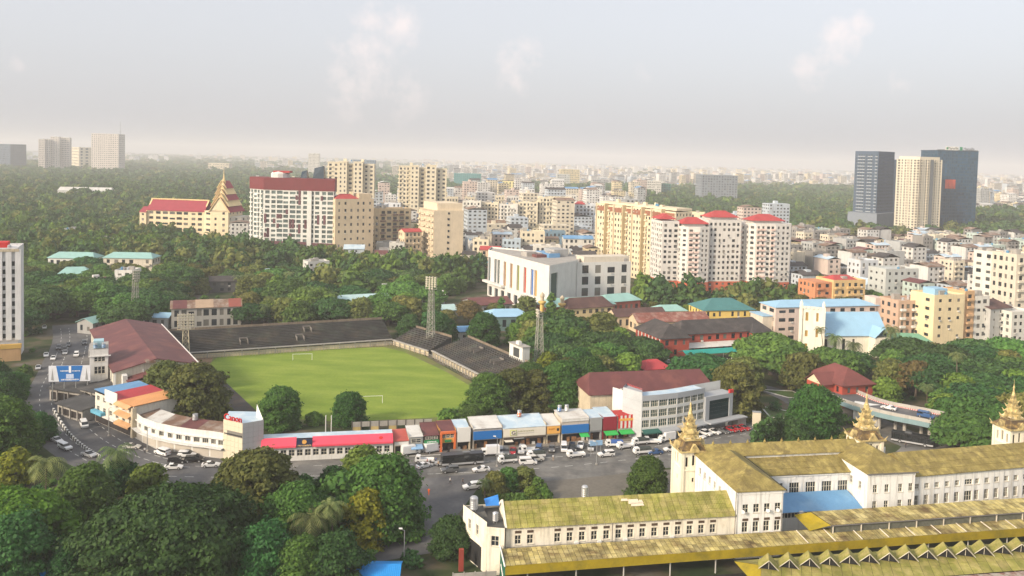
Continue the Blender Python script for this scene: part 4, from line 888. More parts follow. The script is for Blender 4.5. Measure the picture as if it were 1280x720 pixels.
shop(736,752,'shop tower clad in plain grey panels beside a maroon one',7.6,wall=GREYC,roof=SHEETB,board=GREYC,bz=(3.5,7.9),slopez=.8)
shop(752.4,770.6,'shop clad in plain maroon panels with green awning',7.6,wall=MARC,roof=SHEETB,board=MARC,bz=(3.5,7.9),awn=GREENA,slopez=.8,dep=8)
def stripe(r, w_):
    n = 7
    for k in range(n): MB().box(.1+(w_-.2)*k/n,.1+(w_-.2)*(k+1)/n-.02,-.42,-.3,3.7,8.3-.25*(k % 2)).build('stripe', RED if k % 2 == 0 else WHITE, r)
    MB().box(.4,w_+.3,-.55,-.43,6.3,7.1).build('yellow_band', ORS, r)
shop(771,790,'shop with red and white vertical stripes crossed by an orange band',7.8,wall=WHITE,roof=mat('red_roof',(.4,.04,.04)),awn=GREENA,extra=stripe,slopez=.4,dep=4.5)
# back clutter on the roofs
for px, lb, m_ in ((655,'orange',ORW),(706,'blue',BLUEH),(715,'white',WHITE)):
    p = SA+_se*sx(px)+_sn*5.2; t_ = tank((p.x,p.y,6.45 if px == 655 else 7.2), r=.6, h=1.2, label=f'{lb} rooftop drum at the back of the shop row')
    t_.children[0].data.materials[0] = m_
# pink awning arcade
PINK = mat('pink_awning', (.75,.08,.13), rough=.7, var=.08)
PA, PB = G(326,578), G(491,570); PL, PR, PLen = frame(PA, PB); pk = thing('pink_arcade', 'long white arcade under bright pink sloping awnings with navy sign gap', 'arcade', PL, PR); take(PL, PR, 0, PLen, -2, 9)
mb = MB(); pops = opens(PLen, 16, 1.5, 1.2, 1.7, .8, .8); facade(pk, mb, (0,0), (PLen,0), 0, 4.0, pops, sill=False); mb.panel((PLen,0),(PLen,6),0,4.4); mb.panel((PLen,6),(0,6),0,5.1); mb.panel((0,6),(0,0),0,4.4); mb.build('wall', WHITE, pk)
def pinkpart(x0, x1, lab):
    MB().poly([(x0,-.8,4.2),(x1,-.8,4.2),(x1,1.9,5.6),(x0,1.9,5.6)]).poly([(x0,-.8,4.1),(x0,1.9,5.5),(x1,1.9,5.5),(x1,-.8,4.1)]).poly([(x0,-.8,3.7),(x1,-.8,3.7),(x1,-.8,4.2),(x0,-.8,4.2)]).poly([(x0,-.8,3.7),(x0,-.8,4.2),(x0,1.9,5.6),(x0,1.9,3.7)]).build('awning', PINK, pk)
f1, f2 = PLen*43/165, PLen*63/165
pinkpart(0, f1, ''); pinkpart(f2, PLen, '')
MB().box(f1+.1,f2-.1,-.3,0,3.6,5.6).build('navy_sign', NAVY, pk); scrawl(pk,f1+.3,f2-.3,4.0,.5,-.31,mat('pale_gold',(.7,.5,.25),var=0),8); MB().lathe(0,0,[(.5,0),(.6,.05)],10).build('sign_emblem', ORS, pk).matrix_local = Matrix.Translation(((f1+f2)/2,-.36,5.0))@Matrix.Rotation(PI/2,4,'X')
MB().poly([(0,1.9,5.3),(PLen,1.9,5.3),(PLen,6.3,5.2),(0,6.3,5.2)]).build('roof', SHEETB, pk)
o = MB().lathe(0,0,[(.5,0),(.55,.02)],12).build('heart_emblem', RED, pk); o.matrix_local = Matrix.Translation((PLen-3.2,.5,4.92))@Matrix.Rotation(rad(27.4),4,'X')
for px in (407,414):
    p = G(px,545); H_ = TZ(px,519,p.y); t_ = thing('steel_post', 'bare white steel post standing behind the pink arcade', 'post', p, 0, 'bare posts behind the arcade'); MB().bar((0,0,0),(0,0,H_),.16,8,.12).build('shaft', WHITE, t_); MB().box(-.3,.3,-.3,.3,0,.12).build('base_plate', METAL, t_)
# tiled corner tower with red script sign
TILEC = mat('tile_cream', (.62,.56,.42), var=.06); TILEG = mat('tile_grey', (.42,.43,.43), var=.06); JOINT = mat('tile_joint', (.2,.19,.17))
c0, c1, c2 = G(279,574), G(303,580), G(329,575); H_ = TZ(303,529,c1.y)
ct = thing('corner_tower', 'tiled cream and grey corner building with red script letters on top', 'building', c0, 0); take(c0, 0, 0, 14, -3, 9)
mb = MB(); q0, q1, q2 = Vector((0,0)), (c1-c0).xy, (c2-c0).xy; q3 = q2+Vector((-3,7)); q4 = Vector((-1,7))
mb.prism([q0*1.0,q1,q2,q3,q4], 0, H_-.3); mb.build('core', JOINT, ct)
for (pa, pb, m_) in ((q0,q1,TILEC),(q1,q2,TILEG)):
    L_ = (pb-pa).length; e = (pb-pa).normalized(); no = Vector((e.y,-e.x)); rz = math.atan2(e.y,e.x); nc, nr = max(4,int(L_/1.15)), 8
    tm_ = MB().box(.02,L_/nc-.02,-.07,0,.02,H_/nr-.02).mesh('tile', m_)
    for i in range(nc):
        for j in range(nr):
            if j == 5 and m_ is TILEC and i > 0: continue
            p = pa+e*(L_*i/nc); link('tile', tm_, ct, (p.x,p.y,H_*j/nr), rz)
    if m_ is TILEC: MB().box(.3,L_-.2,-.1,0,H_*5/nr+.25,H_*5/nr+.55).build('strip_lettering', BLKM, ct).matrix_local = Matrix.Translation((pa.x,pa.y,0))@Matrix.Rotation(rz,4,'Z')
o = link('sign_letters', text_mesh('Canon', 2.3, RED, .15), ct, ((q0.x+q1.x)/2,(q0.y+q1.y)/2-.1,H_+.75)); e = (q1-q0); o.rotation_euler = (rad(90),0,math.atan2(e.y,e.x))
MB().prism([q0+Vector((.2,.2)),q1+Vector((0,.3)),q2+Vector((-.3,.1)),q3,q4],H_-.28,H_-.1).build('roof', SHEETB, ct); MB().poly([(q2.x-2.6,q2.y+2,H_),(q2.x-.2,q2.y+.2,H_),(q2.x-2.8,q2.y+3.4,H_+3.0)]).poly([(q2.x-2.6,q2.y+2.1,H_),(q2.x-2.8,q2.y+3.5,H_+3.0),(q2.x-.2,q2.y+.3,H_)]).build('roof_fin', WHITE, ct)
# white curved building on the bend
CB = [G(*p) for p in ((165,542),(178,553),(196,560),(218,565),(240,568.5),(262,571),(280,574))]
cbld = thing('curved_shophouse', 'long white two storey shophouse curving round the avenue bend', 'building', CB[0], 0); c0 = CB[0]; hw_ = 6.9
for p in CB: take(p, rad(10), -2, 6, 0, 9)
mb = MB(); sl2 = MB(); Pl = [(p-c0).xy for p in CB]
for i in range(len(Pl)-1):
    a, b = Pl[i], Pl[i+1]; L_ = (b-a).length; e = (b-a).normalized(); no = Vector((e.y,-e.x)); nwin = 1 if L_ < 3.5 else 2
    w_ = min(1.7,(L_-.8)/nwin-.4); ops = [(L_*(k+.5)/nwin-w_/2,L_*(k+.5)/nwin+w_/2,3.5,4.8) for k in range(nwin)]
    facade(cbld, mb, a, b, 0, hw_, ops+[], mull=3, tr=0, sill=False)
    sdo = MB().box(.3,L_-.3,-.06,.0,.1,2.5).build('shutter', mat('roller_shutter',(.5,.46,.4),var=.1), cbld); sdo.location = (a.x,a.y,0); sdo.rotation_euler = (0,0,math.atan2(e.y,e.x))
    for z0, z1, o1 in ((2.75,2.95,1.3),(5.1,5.25,.5)):
        A2, B2 = a+no*o1, b+no*o1; sl2.poly([(A2.x,A2.y,z1),(B2.x,B2.y,z1),(b.x,b.y,z1),(a.x,a.y,z1)]); sl2.poly([(A2.x,A2.y,z0),(B2.x,B2.y,z0),(B2.x,B2.y,z1),(A2.x,A2.y,z1)]); sl2.poly([(a.x,a.y,z0),(b.x,b.y,z0),(B2.x,B2.y,z0),(A2.x,A2.y,z0)])
bk = [p+Vector((1.5,8.5)) for p in Pl]
for i in range(len(bk)-1,0,-1): mb.panel(bk[i],bk[i-1],0,hw_-.6)
mb.panel(bk[0],Pl[0],0,hw_); mb.panel(Pl[-1],bk[-1],0,hw_); mb.build('wall', WHITE, cbld); sl2.build('ledge', WHITE, cbld)
for i in range(len(Pl)-1):
    a, b, c, d = Pl[i]+Vector((.1,.4)), Pl[i+1]+Vector((.1,.4)), bk[i+1], bk[i]; MB().poly([(a.x,a.y,hw_-.9),(b.x,b.y,hw_-.9),(c.x,c.y,hw_-.3),(d.x,d.y,hw_-.3)]).build('roof_panel', (DRUST,SHEETW,DRUST,MAROON,DRUST,DRUST)[i], cbld)
tank((CB[3].x+3,CB[3].y+6.5,hw_-.6), r=.7, h=1.5, label='blue grey water tank on the curved shophouse roof')
# tri-colour roofed shophouse
A, B = G(119,526), G(167,547); loc, rz, L = frame(A,B); dep = 13; H_ = TZ(120,490,A.y)
tri = thing('shophouse', 'three storey shophouse with blue, red and orange roof strips', 'building', loc, rz); take(loc, rz, 0, L, -1, dep)
mb = MB(); facade(tri, mb, (0,0), (L,0), 0, H_, [(L*(k+.5)/6-.75,L*(k+.5)/6+.75,z,z+1.4) for k in range(6) for z in (3.4,6.4)], sill=False); mb.panel((L,0),(L,dep),0,H_); mb.panel((L,dep),(0,dep),0,H_); mb.panel((0,dep),(0,0),0,H_); mb.build('wall', mat('pale_plaster',(.64,.60,.52),streak=.4), tri)
BAL = mat('orange_balcony', (.62,.36,.18), var=.12)
for i, (f0, f1_, m_) in enumerate(((0,.3,BLUER),(.3,.68,mat('red_sheet2',(.42,.05,.06),rib=1.0)),(.68,1.03,mat('orange_sheet',(.66,.32,.13),rib=1.0)))): MB().poly([(L*f0,-.4,H_+1.0-.2*i),(L*f1_,-.4,H_+.8-.2*i),(L*f1_,dep+.3,H_+.5),(L*f0,dep+.3,H_+.8)]).poly([(L*f0,-.4,H_+.85-.2*i),(L*f0,dep+.3,H_+.65),(L*f1_,dep+.3,H_+.35),(L*f1_,-.4,H_+.65-.2*i)]).build('roof_strip', m_, tri)
MB().box(L*.30,L*.62,-.5,-.3,H_-1.2,H_+2.2).build('parapet_board', WHITE, tri)
for z in (2.8,5.6,8.2): MB().poly([(L*.62,-.02,z+.7),(L*.62,-1.5,z+.1),(L*.98,-1.5,z+.1),(L*.98,-.02,z+.7)]).poly([(L*.62,-1.5,z-.35),(L*.98,-1.5,z-.35),(L*.98,-1.5,z+.1),(L*.62,-1.5,z+.1)]).build('balcony_hood', BAL, tri)
for z in (2.8,): MB().box(0,L*.28,-1.4,0,z,z+.9).build('blue_canopy', mat('blue_paint',(.12,.36,.5)), tri)
MB().box(L*.3,L*.6,-1.3,0,2.7,2.95).build('canopy', WHITE, tri); MB().box(.2,L-.3,-.04,.0,.1,2.5).build('shopfront', SHUT, tri); MB().box(L*.97,L*1.02,-.6,.6,0,H_-.3).build('pier', PALE, tri)
# maroon hall (gymnasium) and its annexes
ez = 10.0; FL, FR, NL = G(114,412,ez), G(189,415,ez), G(143,465,ez)
loc, rz, L = frame(FL, NL); gw = 24.5; gy = thing('sports_hall', 'big sports hall with low maroon gable roof beside the avenue', 'hall', (NL.x,NL.y,0), math.atan2((FR-FL).y,(FR-FL).x)*0+rz+PI/2)
take((NL.x,NL.y,0), rz+PI/2, 0, gw, 0, L)
mb = MB(); mb.panel((0,0),(gw,0),0,ez); mb.panel((gw,0),(gw,L),0,ez); mb.panel((gw,L),(0,L),0,ez); mb.panel((0,L),(0,0),0,ez); mb.poly([(0,0,ez),(gw,0,ez),(gw/2,0,ez+3)]); mb.poly([(gw,L,ez),(0,L,ez),(gw/2,L,ez+3)]); mb.build('wall', mat('hall_cream',(.62,.58,.47),streak=.5), gy)
MB().gable(0,gw,0,L,ez,ez+3.1,'y',t=.25,ov=.6).build('roof', MAROON, gy)
for k in range(12): MB().box(-.35,0,L*k/12,L*k/12+.4,0,ez-.3).build('pilaster', WHITE, gy)
for k in range(3): MB().box(gw*k/3,gw*k/3+.4,-.35,0,0,ez).build('pilaster', WHITE, gy)
MB().box(gw+.62,gw+.95,-.6,L,ez-.4,ez+.15).build('white_verge', WHITE, gy)
MB().box(3.5,15,-5.5,-.05,0,7.8).build('porch', PALE, gy); MB().gable(3.5,15,-5.5,0,7.8,9.3,'y',t=.2,ov=.5).build('porch_roof', MAROON, gy); MB().box(2,3.4,-3,0,0,9.2).build('porch_wing', WHITE, gy)
MB().box(9,12,-1.0,2.0,ez+1.9,ez+2.6).build('roof_hatch', DRUST, gy)
A, B = G(112,496), G(135,494); loc, rz, L = frame(A,B); H_ = TZ(118,438,A.y); wb = thing('office_block', 'slim white four storey block against the maroon sports hall', 'building', loc, rz); take(loc, rz, 0, L, 0, 12)
mb = MB(); facade(wb, mb, (0,0), (L,0), 0, H_, [(L*(.35+.2*k)-.55,L*(.35+.2*k)+.45,z,z+h) for k in range(3) for z, h in ((11.2,1.5),(7.2,2.4))]+[(1.4,2.4,3.9,4.8),(3.2,5.2,3.9,4.8)], mull=1, tr=1); mb.panel((L,0),(L,12),0,H_); mb.panel((L,12),(0,12),0,H_); facade(wb, mb, (0,12), (0,0), 0, H_-2, [(2+3*k,3.4+3*k,z,z+1.4) for k in range(3) for z in (5,9)]); mb.build('wall', WHITE, wb)
MB().box(-.3,L+.8,-.4,0,H_-2.2,H_-1.9).build('ledge', WHITE, wb); MB().box(0.02,L-.02,.02,12,H_-.02,H_+.02).build('roof', CONC, wb); MB().box(1,4,2,6,H_,H_+2.4).build('stair_head', mat('pale_blue_paint',(.35,.55,.62)), wb); MB().box(-.4,.0,0,12,H_-2.4,H_-.3).build('sloped_parapet', CONC, wb)
for x in (1.6,4): tank(loc_on(loc,rz,x,1.2,H_), r=.6, h=1.2, label='blue water tank on the slim white block', group='blue tanks on the white block').children[0].data.materials[0] = BLUER
# billboard
A, B = G(61,477,6.5), G(113,476,6.5); loc, rz, L = frame(A,B); bb = thing('billboard', 'wide blue and white billboard above low roofs beside the avenue', 'billboard', (A.x,A.y,0), rz); H_ = TZ(62,457.5,A.y)
MB().box(0,L,-.15,.15,6.5,H_).build('panel', mat('board_white',(.66,.68,.72),var=.1,scale=.6), bb); MB().poly([(L*.18,-.17,H_),(L*.25,-.17,6.5),(L*.74,-.17,6.5),(L*.82,-.17,H_)]).build('blue_field', BLUEH, bb)
scrawl(bb,L*.28,L*.48,H_-1.6,.4,-.18,WHT,11); scrawl(bb,L*.56,L*.76,H_-1.65,.35,-.18,WHT,12); MB().box(L*.485,L*.54,-.22,-.18,H_-2.2,H_-.1).build('emblem', WHT, bb); MB().box(L*.42,L*.6,-.22,-.18,7.4,H_-2.6).build('print_block', mat('print_pale',(.5,.58,.75),var=.2,scale=2), bb); scrawl(bb,L*.3,L*.72,7.05,.55,-.18,WHT,13)
for x in (.06,.88): MB().poly([(L*x,-.17,7),(L*(x+.07),-.17,6.8),(L*(x+.03),-.17,H_-.8)]).build('figure_print', GREYC, bb)
for x in (.08,.36,.64,.92): MB().bar((L*x,.4,0),(L*x,.4,H_-.5),.16,6).build('pole', METAL, bb)
MB().bar((0,.3,6.6),(L,.3,6.6),.08,4).bar((0,.3,H_-.4),(L,.3,H_-.4),.08,4).build('truss', METAL, bb)
# low dark roofed sheds under the billboard
for i, (p, q, dd, h, lb) in enumerate((((62,500),(108,507),9,4.0,'low dark roofed shed under the billboard'),((72,518),(103,528),8,3.6,'dark flat roofed kiosk building beside the bus stop'),((100,505),(128,512),10,5.0,'soot dark garage roof between billboard and shophouse'))):
    A, B = G(*p), G(*q); loc, rz, L = frame(A,B); r = thing('shed', lb, 'shed', loc, rz); take(loc, rz, 0, L, 0, dd)
    mb = MB(); mb.panel((0,0),(L,0),0,h,[(.6,L-.6,.2,h-1.2)],.6); mb.panel((L,0),(L,dd),0,h); mb.panel((L,dd),(0,dd),0,h); mb.panel((0,dd),(0,0),0,h); mb.build('wall', CONC, r); MB().box(.6,L-.6,.6,.8,.1,h-1.2).build('opening', SHUT, r); MB().poly([(-.5,-1,h),(L+.5,-1,h),(L+.5,dd+.3,h+.7),(-.5,dd+.3,h+.7)]).poly([(-.5,-1,h-.15),(-.5,dd+.3,h+.55),(L+.5,dd+.3,h+.55),(L+.5,-1,h-.15)]).build('roof', mat('soot_roof',(.06,.06,.06),rib=.8,var=.3,col2=(.16,.15,.14),c2f=.62), r)
    for k in range(3): MB().box(L*(.2+.3*k),L*(.2+.3*k)+.4,-.25,-.02,0,h-.2).build('pier', CONC, r)
# white office on the corner of the station road
OFW = mat('office_white', (.62,.63,.61), streak=.15, var=.05); OFG = mat('office_grey', (.36,.38,.40), var=.05)
OP = [G(*p) for p in ((777,543),(801,551.5),(822,549.5),(845,546.5),(862,543),(879,539),(913,532))]; c0 = OP[0]
of = thing('corner_office', 'white three storey corner office with curved window bands and grey end towers', 'office', c0, 0); Po = [(p-c0).xy for p in OP]
for p in OP: take(p, rad(12), -2, 8, -1, 14)
HT = [TZ(788,484,OP[0].y), TZ(803,496,OP[1].y), TZ(912,490,OP[6].y)]
mb = MB(); RB_ = 4; back = [p+Vector((-2.5,RB_)) for p in Po]; gm = MB(); hm_ = HT[1]
rows = [(hm_*.30,hm_*.30+2.1),(hm_*.525,hm_*.525+2.1),(hm_*.755,hm_*.755+2.1)]
for i in range(1,5):
    a, b = Po[i], Po[i+1]; L_ = (b-a).length; n_ = 2; ops = [(L_*k/n_+.18,L_*(k+1)/n_-.18,z0,z1) for k in range(n_) for z0, z1 in rows]
    facade(of, mb, a, b, 0, hm_, ops, mull=4, tr=1, pane=GLASS_B, sill=False, rec=.12); e = (b-a).normalized(); no = Vector((e.y,-e.x))
    A2, B2 = a+no*2.2, b+no*2.2; aw = MB(); aw.poly([(A2.x,A2.y,3.0),(B2.x,B2.y,3.0),(b.x,b.y,3.3),(a.x,a.y,3.3)]); aw.poly([(A2.x,A2.y,2.6),(B2.x,B2.y,2.6),(B2.x,B2.y,3.0),(A2.x,A2.y,3.0)]); aw.poly([(a.x,a.y,2.55),(b.x,b.y,2.55),(B2.x,B2.y,2.58),(A2.x,A2.y,2.58)]); aw.build('canopy', (mat('green_fascia',(.03,.12,.10)),OFG,PALE,OFG)[i-1], of)
    sh_ = MB().box(.2,L_-.2,-.04,0,.1,2.5).build('shopfront', GLASS, of); sh_.location = (a.x,a.y,0); sh_.rotation_euler = (0,0,math.atan2(e.y,e.x))
    pq = MB().box(0,L_,-.16,-.02,hm_-1.3,hm_+.3).build('parapet_band', OFG, of); pq.location = (a.x,a.y,0); pq.rotation_euler = (0,0,math.atan2(e.y,e.x))
for i in range(len(back)-1,0,-1): mb.panel(back[i],back[i-1],0,hm_)
mb.build('wall', OFW, of)
mb = MB(); mb.prism([(p.x,p.y) for p in Po[1:6]]+[(p.x,p.y) for p in back[5:0:-1]], hm_-.5, hm_-.1); mb.build('roof', SHEETB, of)
mb = MB(); facade(of, mb, Po[0], Po[1], 0, HT[0], [], objs=False); mb.panel(Po[1],back[1]*.35+Po[1]*.65,0,HT[0]); b0_ = Po[0]+Vector((1.6,4.5)); b1_ = Po[1]+Vector((.6,4.5)); mb.panel(Po[1],b1_,0,HT[0]); mb.panel(b1_,b0_,0,HT[0]); mb.panel(b0_,Po[0],0,HT[0],[(1.2,2.2,z,z+1.2) for z in (4,6.5,9)],.3); mb.poly([(Po[0].x,Po[0].y,HT[0]-.6),(Po[1].x,Po[1].y,HT[0]-.6),(b1_.x,b1_.y,HT[0]-.6),(b0_.x,b0_.y,HT[0]-.6)]); mb.build('stair_tower', OFG, of)
for j in range(5): e = (Po[1]-Po[0]); q = MB().box(.05,e.length-.05,-.03,0,HT[0]*j/5+.05,HT[0]*(j+1)/5-.05).build('cladding_panel', OFW if j == 9 else mat('clad_light',(.45,.47,.48)), of); q.location = (Po[0].x,Po[0].y,0); q.rotation_euler = (0,0,math.atan2(e.y,e.x))
MB().poly([(b0_.x,b0_.y,HT[0]),(b1_.x,b1_.y,HT[0]),(b1_.x,b1_.y,HT[0]-.55),(b0_.x,b0_.y,HT[0]-.55)]).build('red_parapet', RED, of)
a, b = Po[5], Po[6]; L_ = (b-a).length; e = (b-a).normalized(); rz = math.atan2(e.y,e.x); g2 = bpy.data.objects.new('glass_bay', None); COL.objects.link(g2); g2.parent = of; g2.location = (a.x,a.y,0); g2.rotation_euler = (0,0,rz); H2 = HT[2]
MB().box(0,1.6,-.6,4,0,H2).box(L_-1.4,L_,-.6,4,0,H2).box(1.6,L_-1.4,-.6,4,H2-1.3,H2).box(1.6,L_-1.4,1,4,0,H2-1.3).build('portal', OFG, g2)
for k in range(3):
    for j in range(5): MB().box(1.65+(L_-3.1)*k/3,1.6+(L_-3.1)*(k+1)/3,-.3,-.2,3.3+(H2-4.6)*j/5,3.25+(H2-4.6)*(j+1)/5).build('glass_panel', mat('deep_teal_glass',(.008,.03,.035),rough=.08,var=.2), g2)
MB().box(-.5,L_+3.5,-3.5,-.65,2.9,3.3).build('porch_slab', OFG, g2); MB().box(L_+.1,L_+3.4,-3,2,0,2.9).build('porch_block', CONC, g2); MB().box(L_-1.5,L_+.1,-.7,-.1,H2+.02,H2+1).build('red_cap', RED, g2)
A, B = G(738,493,10), G(893,487,10); loc, rz, L = frame(A,B); hl = thing('long_hall', 'long hall with plain maroon gable roof behind the white corner office', 'hall', (A.x,A.y,0), rz); take((A.x,A.y,0), rz, 0, L, 0, 14)
MB().box(0,L,0,14,0,9.9).build('wall', PALE, hl); MB().gable(0,L,0,14,10,14.8,'x',t=.2,ov=.7,hip=2.5).build('roof', MAROON, hl)
for k in range(12): window(hl, (1+k*(L-3)/11,-.06,4.5), 0, 1.2, 1.8, rec=-.05)
A, B = G(752,520), G(776,532); loc, rz, L = frame(A,B); an = thing('annex_building', 'stained white annex with small windows behind the office stair tower', 'building', loc, rz); take(loc,rz,0,L,0,9); H_ = 11
mb = MB(); facade(an, mb, (0,0), (L,0), 0, H_, [(.8+k*1.9,1.9+k*1.9,z,z+1.4) for k in range(max(1,int(L/2))) for z in (2,5.2,8.2)]); mb.panel((L,0),(L,9),0,H_); mb.panel((L,9),(0,9),0,H_); mb.panel((0,9),(0,0),0,H_); mb.build('wall', WHITE, an); MB().box(-.1,L+.1,-.1,9.1,H_,H_+.2).build('roof', CONC, an); MB().box(1,2.4,2,4,H_+.2,H_+1.5).build('stair_head', SHEETB, an)
# pole billboard by the junction
p = G(944,566); zt = TZ(944,515,p.y); zm = TZ(944,533,p.y); pb_ = thing('pole_sign', 'blank cream box sign on a tall single pole by the cypress trees', 'sign', p, rad(-8)); MB().bar((0,0,0),(0,0,zm),.35,10,.3).build('pole', METAL, pb_); MB().box(-1.05,1.05,-.6,.6,zm,zt).build('sign_box', mat('blank_cream',(.62,.55,.42),var=.1), pb_); MB().box(-1.15,1.15,-.7,.7,zt,zt+.12).build('cap', METAL, pb_); MB().box(-1.12,1.12,-.67,.67,zm-.1,zm).build('bottom_rim', METAL, pb_)
# street lamps
def lamp(px, py, pyt, label, side=1, group='street lamps'):
    p = G(px,py); h = TZ(px,pyt,p.y); r = thing('street_lamp', label, 'street lamp', p, 0, group); MB().bar((0,0,0),(0,0,h*.93),.13,8,.08).build('pole', METAL, r); MB().bar((0,0,h*.93),(side*1.1,-.3,h),.06,6).build('arm', METAL, r); MB().box(side*1.0-.1,side*1.0+.6*1,-.45,-.15,h-.05,h+.12).build('lamp_head', mat('lamp_white',(.75,.75,.72)), r); MB().box(-.25,.25,-.25,.25,0,.4).build('base', CONC, r)
lamp(621,583,545,'grey street lamp in front of the blue hoarding shop',-1,None); lamp(745.5,581,551,'grey street lamp standing on the median before the maroon shop',-1,None); lamp(136,545,508,'dark street lamp before the tricolour shophouse',1,None); lamp(184,564,533,'street lamp before the curved white shophouse',1,None)
lamp(505,705,660,'street lamp in the shady yard below the dark trees',-1,None)
sg = thing('gantry_sign', 'pale blue board on posts in front of the grey clad shop', 'sign', G(737,571), ShR); MB().box(0,3.6,-.1,.1,3.0,4.3).build('board', BLUEA, sg)
for x in (.4,3.2): MB().bar((x,.15,0),(x,.15,4.2),.07,6).build('post', METAL, sg)
# ------------------------------------------------------------------ vehicles
def loft(mb, prof):
    """closed side profile [(x,z,halfwidth)] swept across the width"""
    n = len(prof); i = len(mb.v)
    mb.v += [(x,-h,z) for x,z,h in prof]+[(x,h,z) for x,z,h in prof]
    mb.f.append(tuple(i+k for k in range(n))); mb.m.append(0); mb.f.append(tuple(i+n+k for k in reversed(range(n)))); mb.m.append(0)
    for k in range(n): j = (k+1) % n; mb.f.append((i+j,i+k,i+n+k,i+n+j)); mb.m.append(0)
    return mb
WHEEL = MB().lathe(0,0,[(.12,-.11),(.33,-.11),(.34,0),(.33,.11),(.12,.11)],12).mesh('wheel', RUBBER); RIM = MB().lathe(0,0,[(.2,.10),(.21,.125),(.05,.13)],10).mesh('rim', TANK)
HL = mat('headlight', (.75,.75,.7), rough=.2, var=0); TL = mat('tail_light', (.4,.02,.02), rough=.3, var=0); CGL = mat('car_glass', (.015,.018,.02), rough=.08, var=0, spec=.7)
PAINTS = {n: mat('paint_'+n, c, rough=.28, var=.03, spec=.5) for n, c in (('white',(.75,.75,.74)),('silver',(.42,.43,.44)),('black',(.02,.02,.022)),('grey',(.12,.125,.13)),('blue',(.04,.10,.24)),('red',(.38,.02,.03)),('pearl',(.6,.58,.52)))}
_cm = {}
def car_meshes(kind):
    if kind in _cm: return _cm[kind]
    L_, W, b, g_ = 4.4, .86, MB(), MB()
    if kind == 'sedan':
        loft(b, [(-2.2,.3,.8),(2.15,.3,.8),(2.2,.62,.84),(1.35,.86,.84),(.1,.92,W),(-1.5,.95,W),(-2.2,.88,.82)]); loft(b, [(.55,.9,.7),(-1.55,.92,.7),(-1.0,1.36,.6),(-.1,1.42,.6)])
        loft(g_, [(1.0,.89,.66),(.62,.9,.735),(-1.5,.93,.735),(-1.85,.93,.66),(-1.1,1.33,.62),(-.05,1.37,.62)])
    elif kind == 'suv':
        L_ = 4.6; loft(b, [(-2.25,.4,.84),(2.2,.4,.84),(2.28,.85,.88),(1.2,1.05,.9),(-2.25,1.1,.9)]); loft(b, [(.9,1.0,.8),(-2.15,1.0,.8),(-2.05,1.66,.7),(-.1,1.7,.7),(.2,1.62,.7)])
        loft(g_, [(1.12,1.04,.74),(.85,1.06,.84),(-2.1,1.08,.84),(-2.22,1.1,.74),(-2.1,1.55,.76),(.2,1.58,.76)])
    elif kind == 'van':
        L_ = 4.7; loft(b, [(-2.3,.35,.84),(2.2,.35,.84),(2.3,.9,.86),(1.8,1.1,.87),(-2.3,1.15,.87)]); loft(b, [(1.5,1.0,.84),(-2.28,1.0,.84),(-2.2,1.95,.74),(.7,1.95,.74)])
        loft(g_, [(1.78,1.1,.76),(-2.2,1.15,.885),(-2.25,1.7,.8),(.98,1.72,.8)])
    elif kind in ('truck','boxtruck'):
        L_ = 5.0; loft(b, [(1.0,.5,.82),(2.4,.5,.82),(2.45,1.1,.82),(2.1,1.95,.74),(1.05,1.98,.76)]); b.box(-2.5,1.0,-.8,.8,.6,.78)
        loft(g_, [(2.40,1.18,.74),(1.3,1.2,.835),(1.3,1.7,.795),(2.2,1.72,.74)])
    elif kind == 'bus':
        L_ = 11; b.box(-5.5,5.5,-1.25,1.25,.4,1.25); b.box(-5.5,5.45,-1.2,1.2,2.6,3.05); b.box(-5.5,-5.3,-1.2,1.2,1.25,2.6)
        g_.box(-5.3,5.42,-1.23,1.23,1.25,2.6)
    bm_ = b.mesh('body', PAINTS['white']); 
    _cm[kind] = (bm_, g_.mesh('windows', CGL), L_, W); return _cm[kind]
_cb = {}
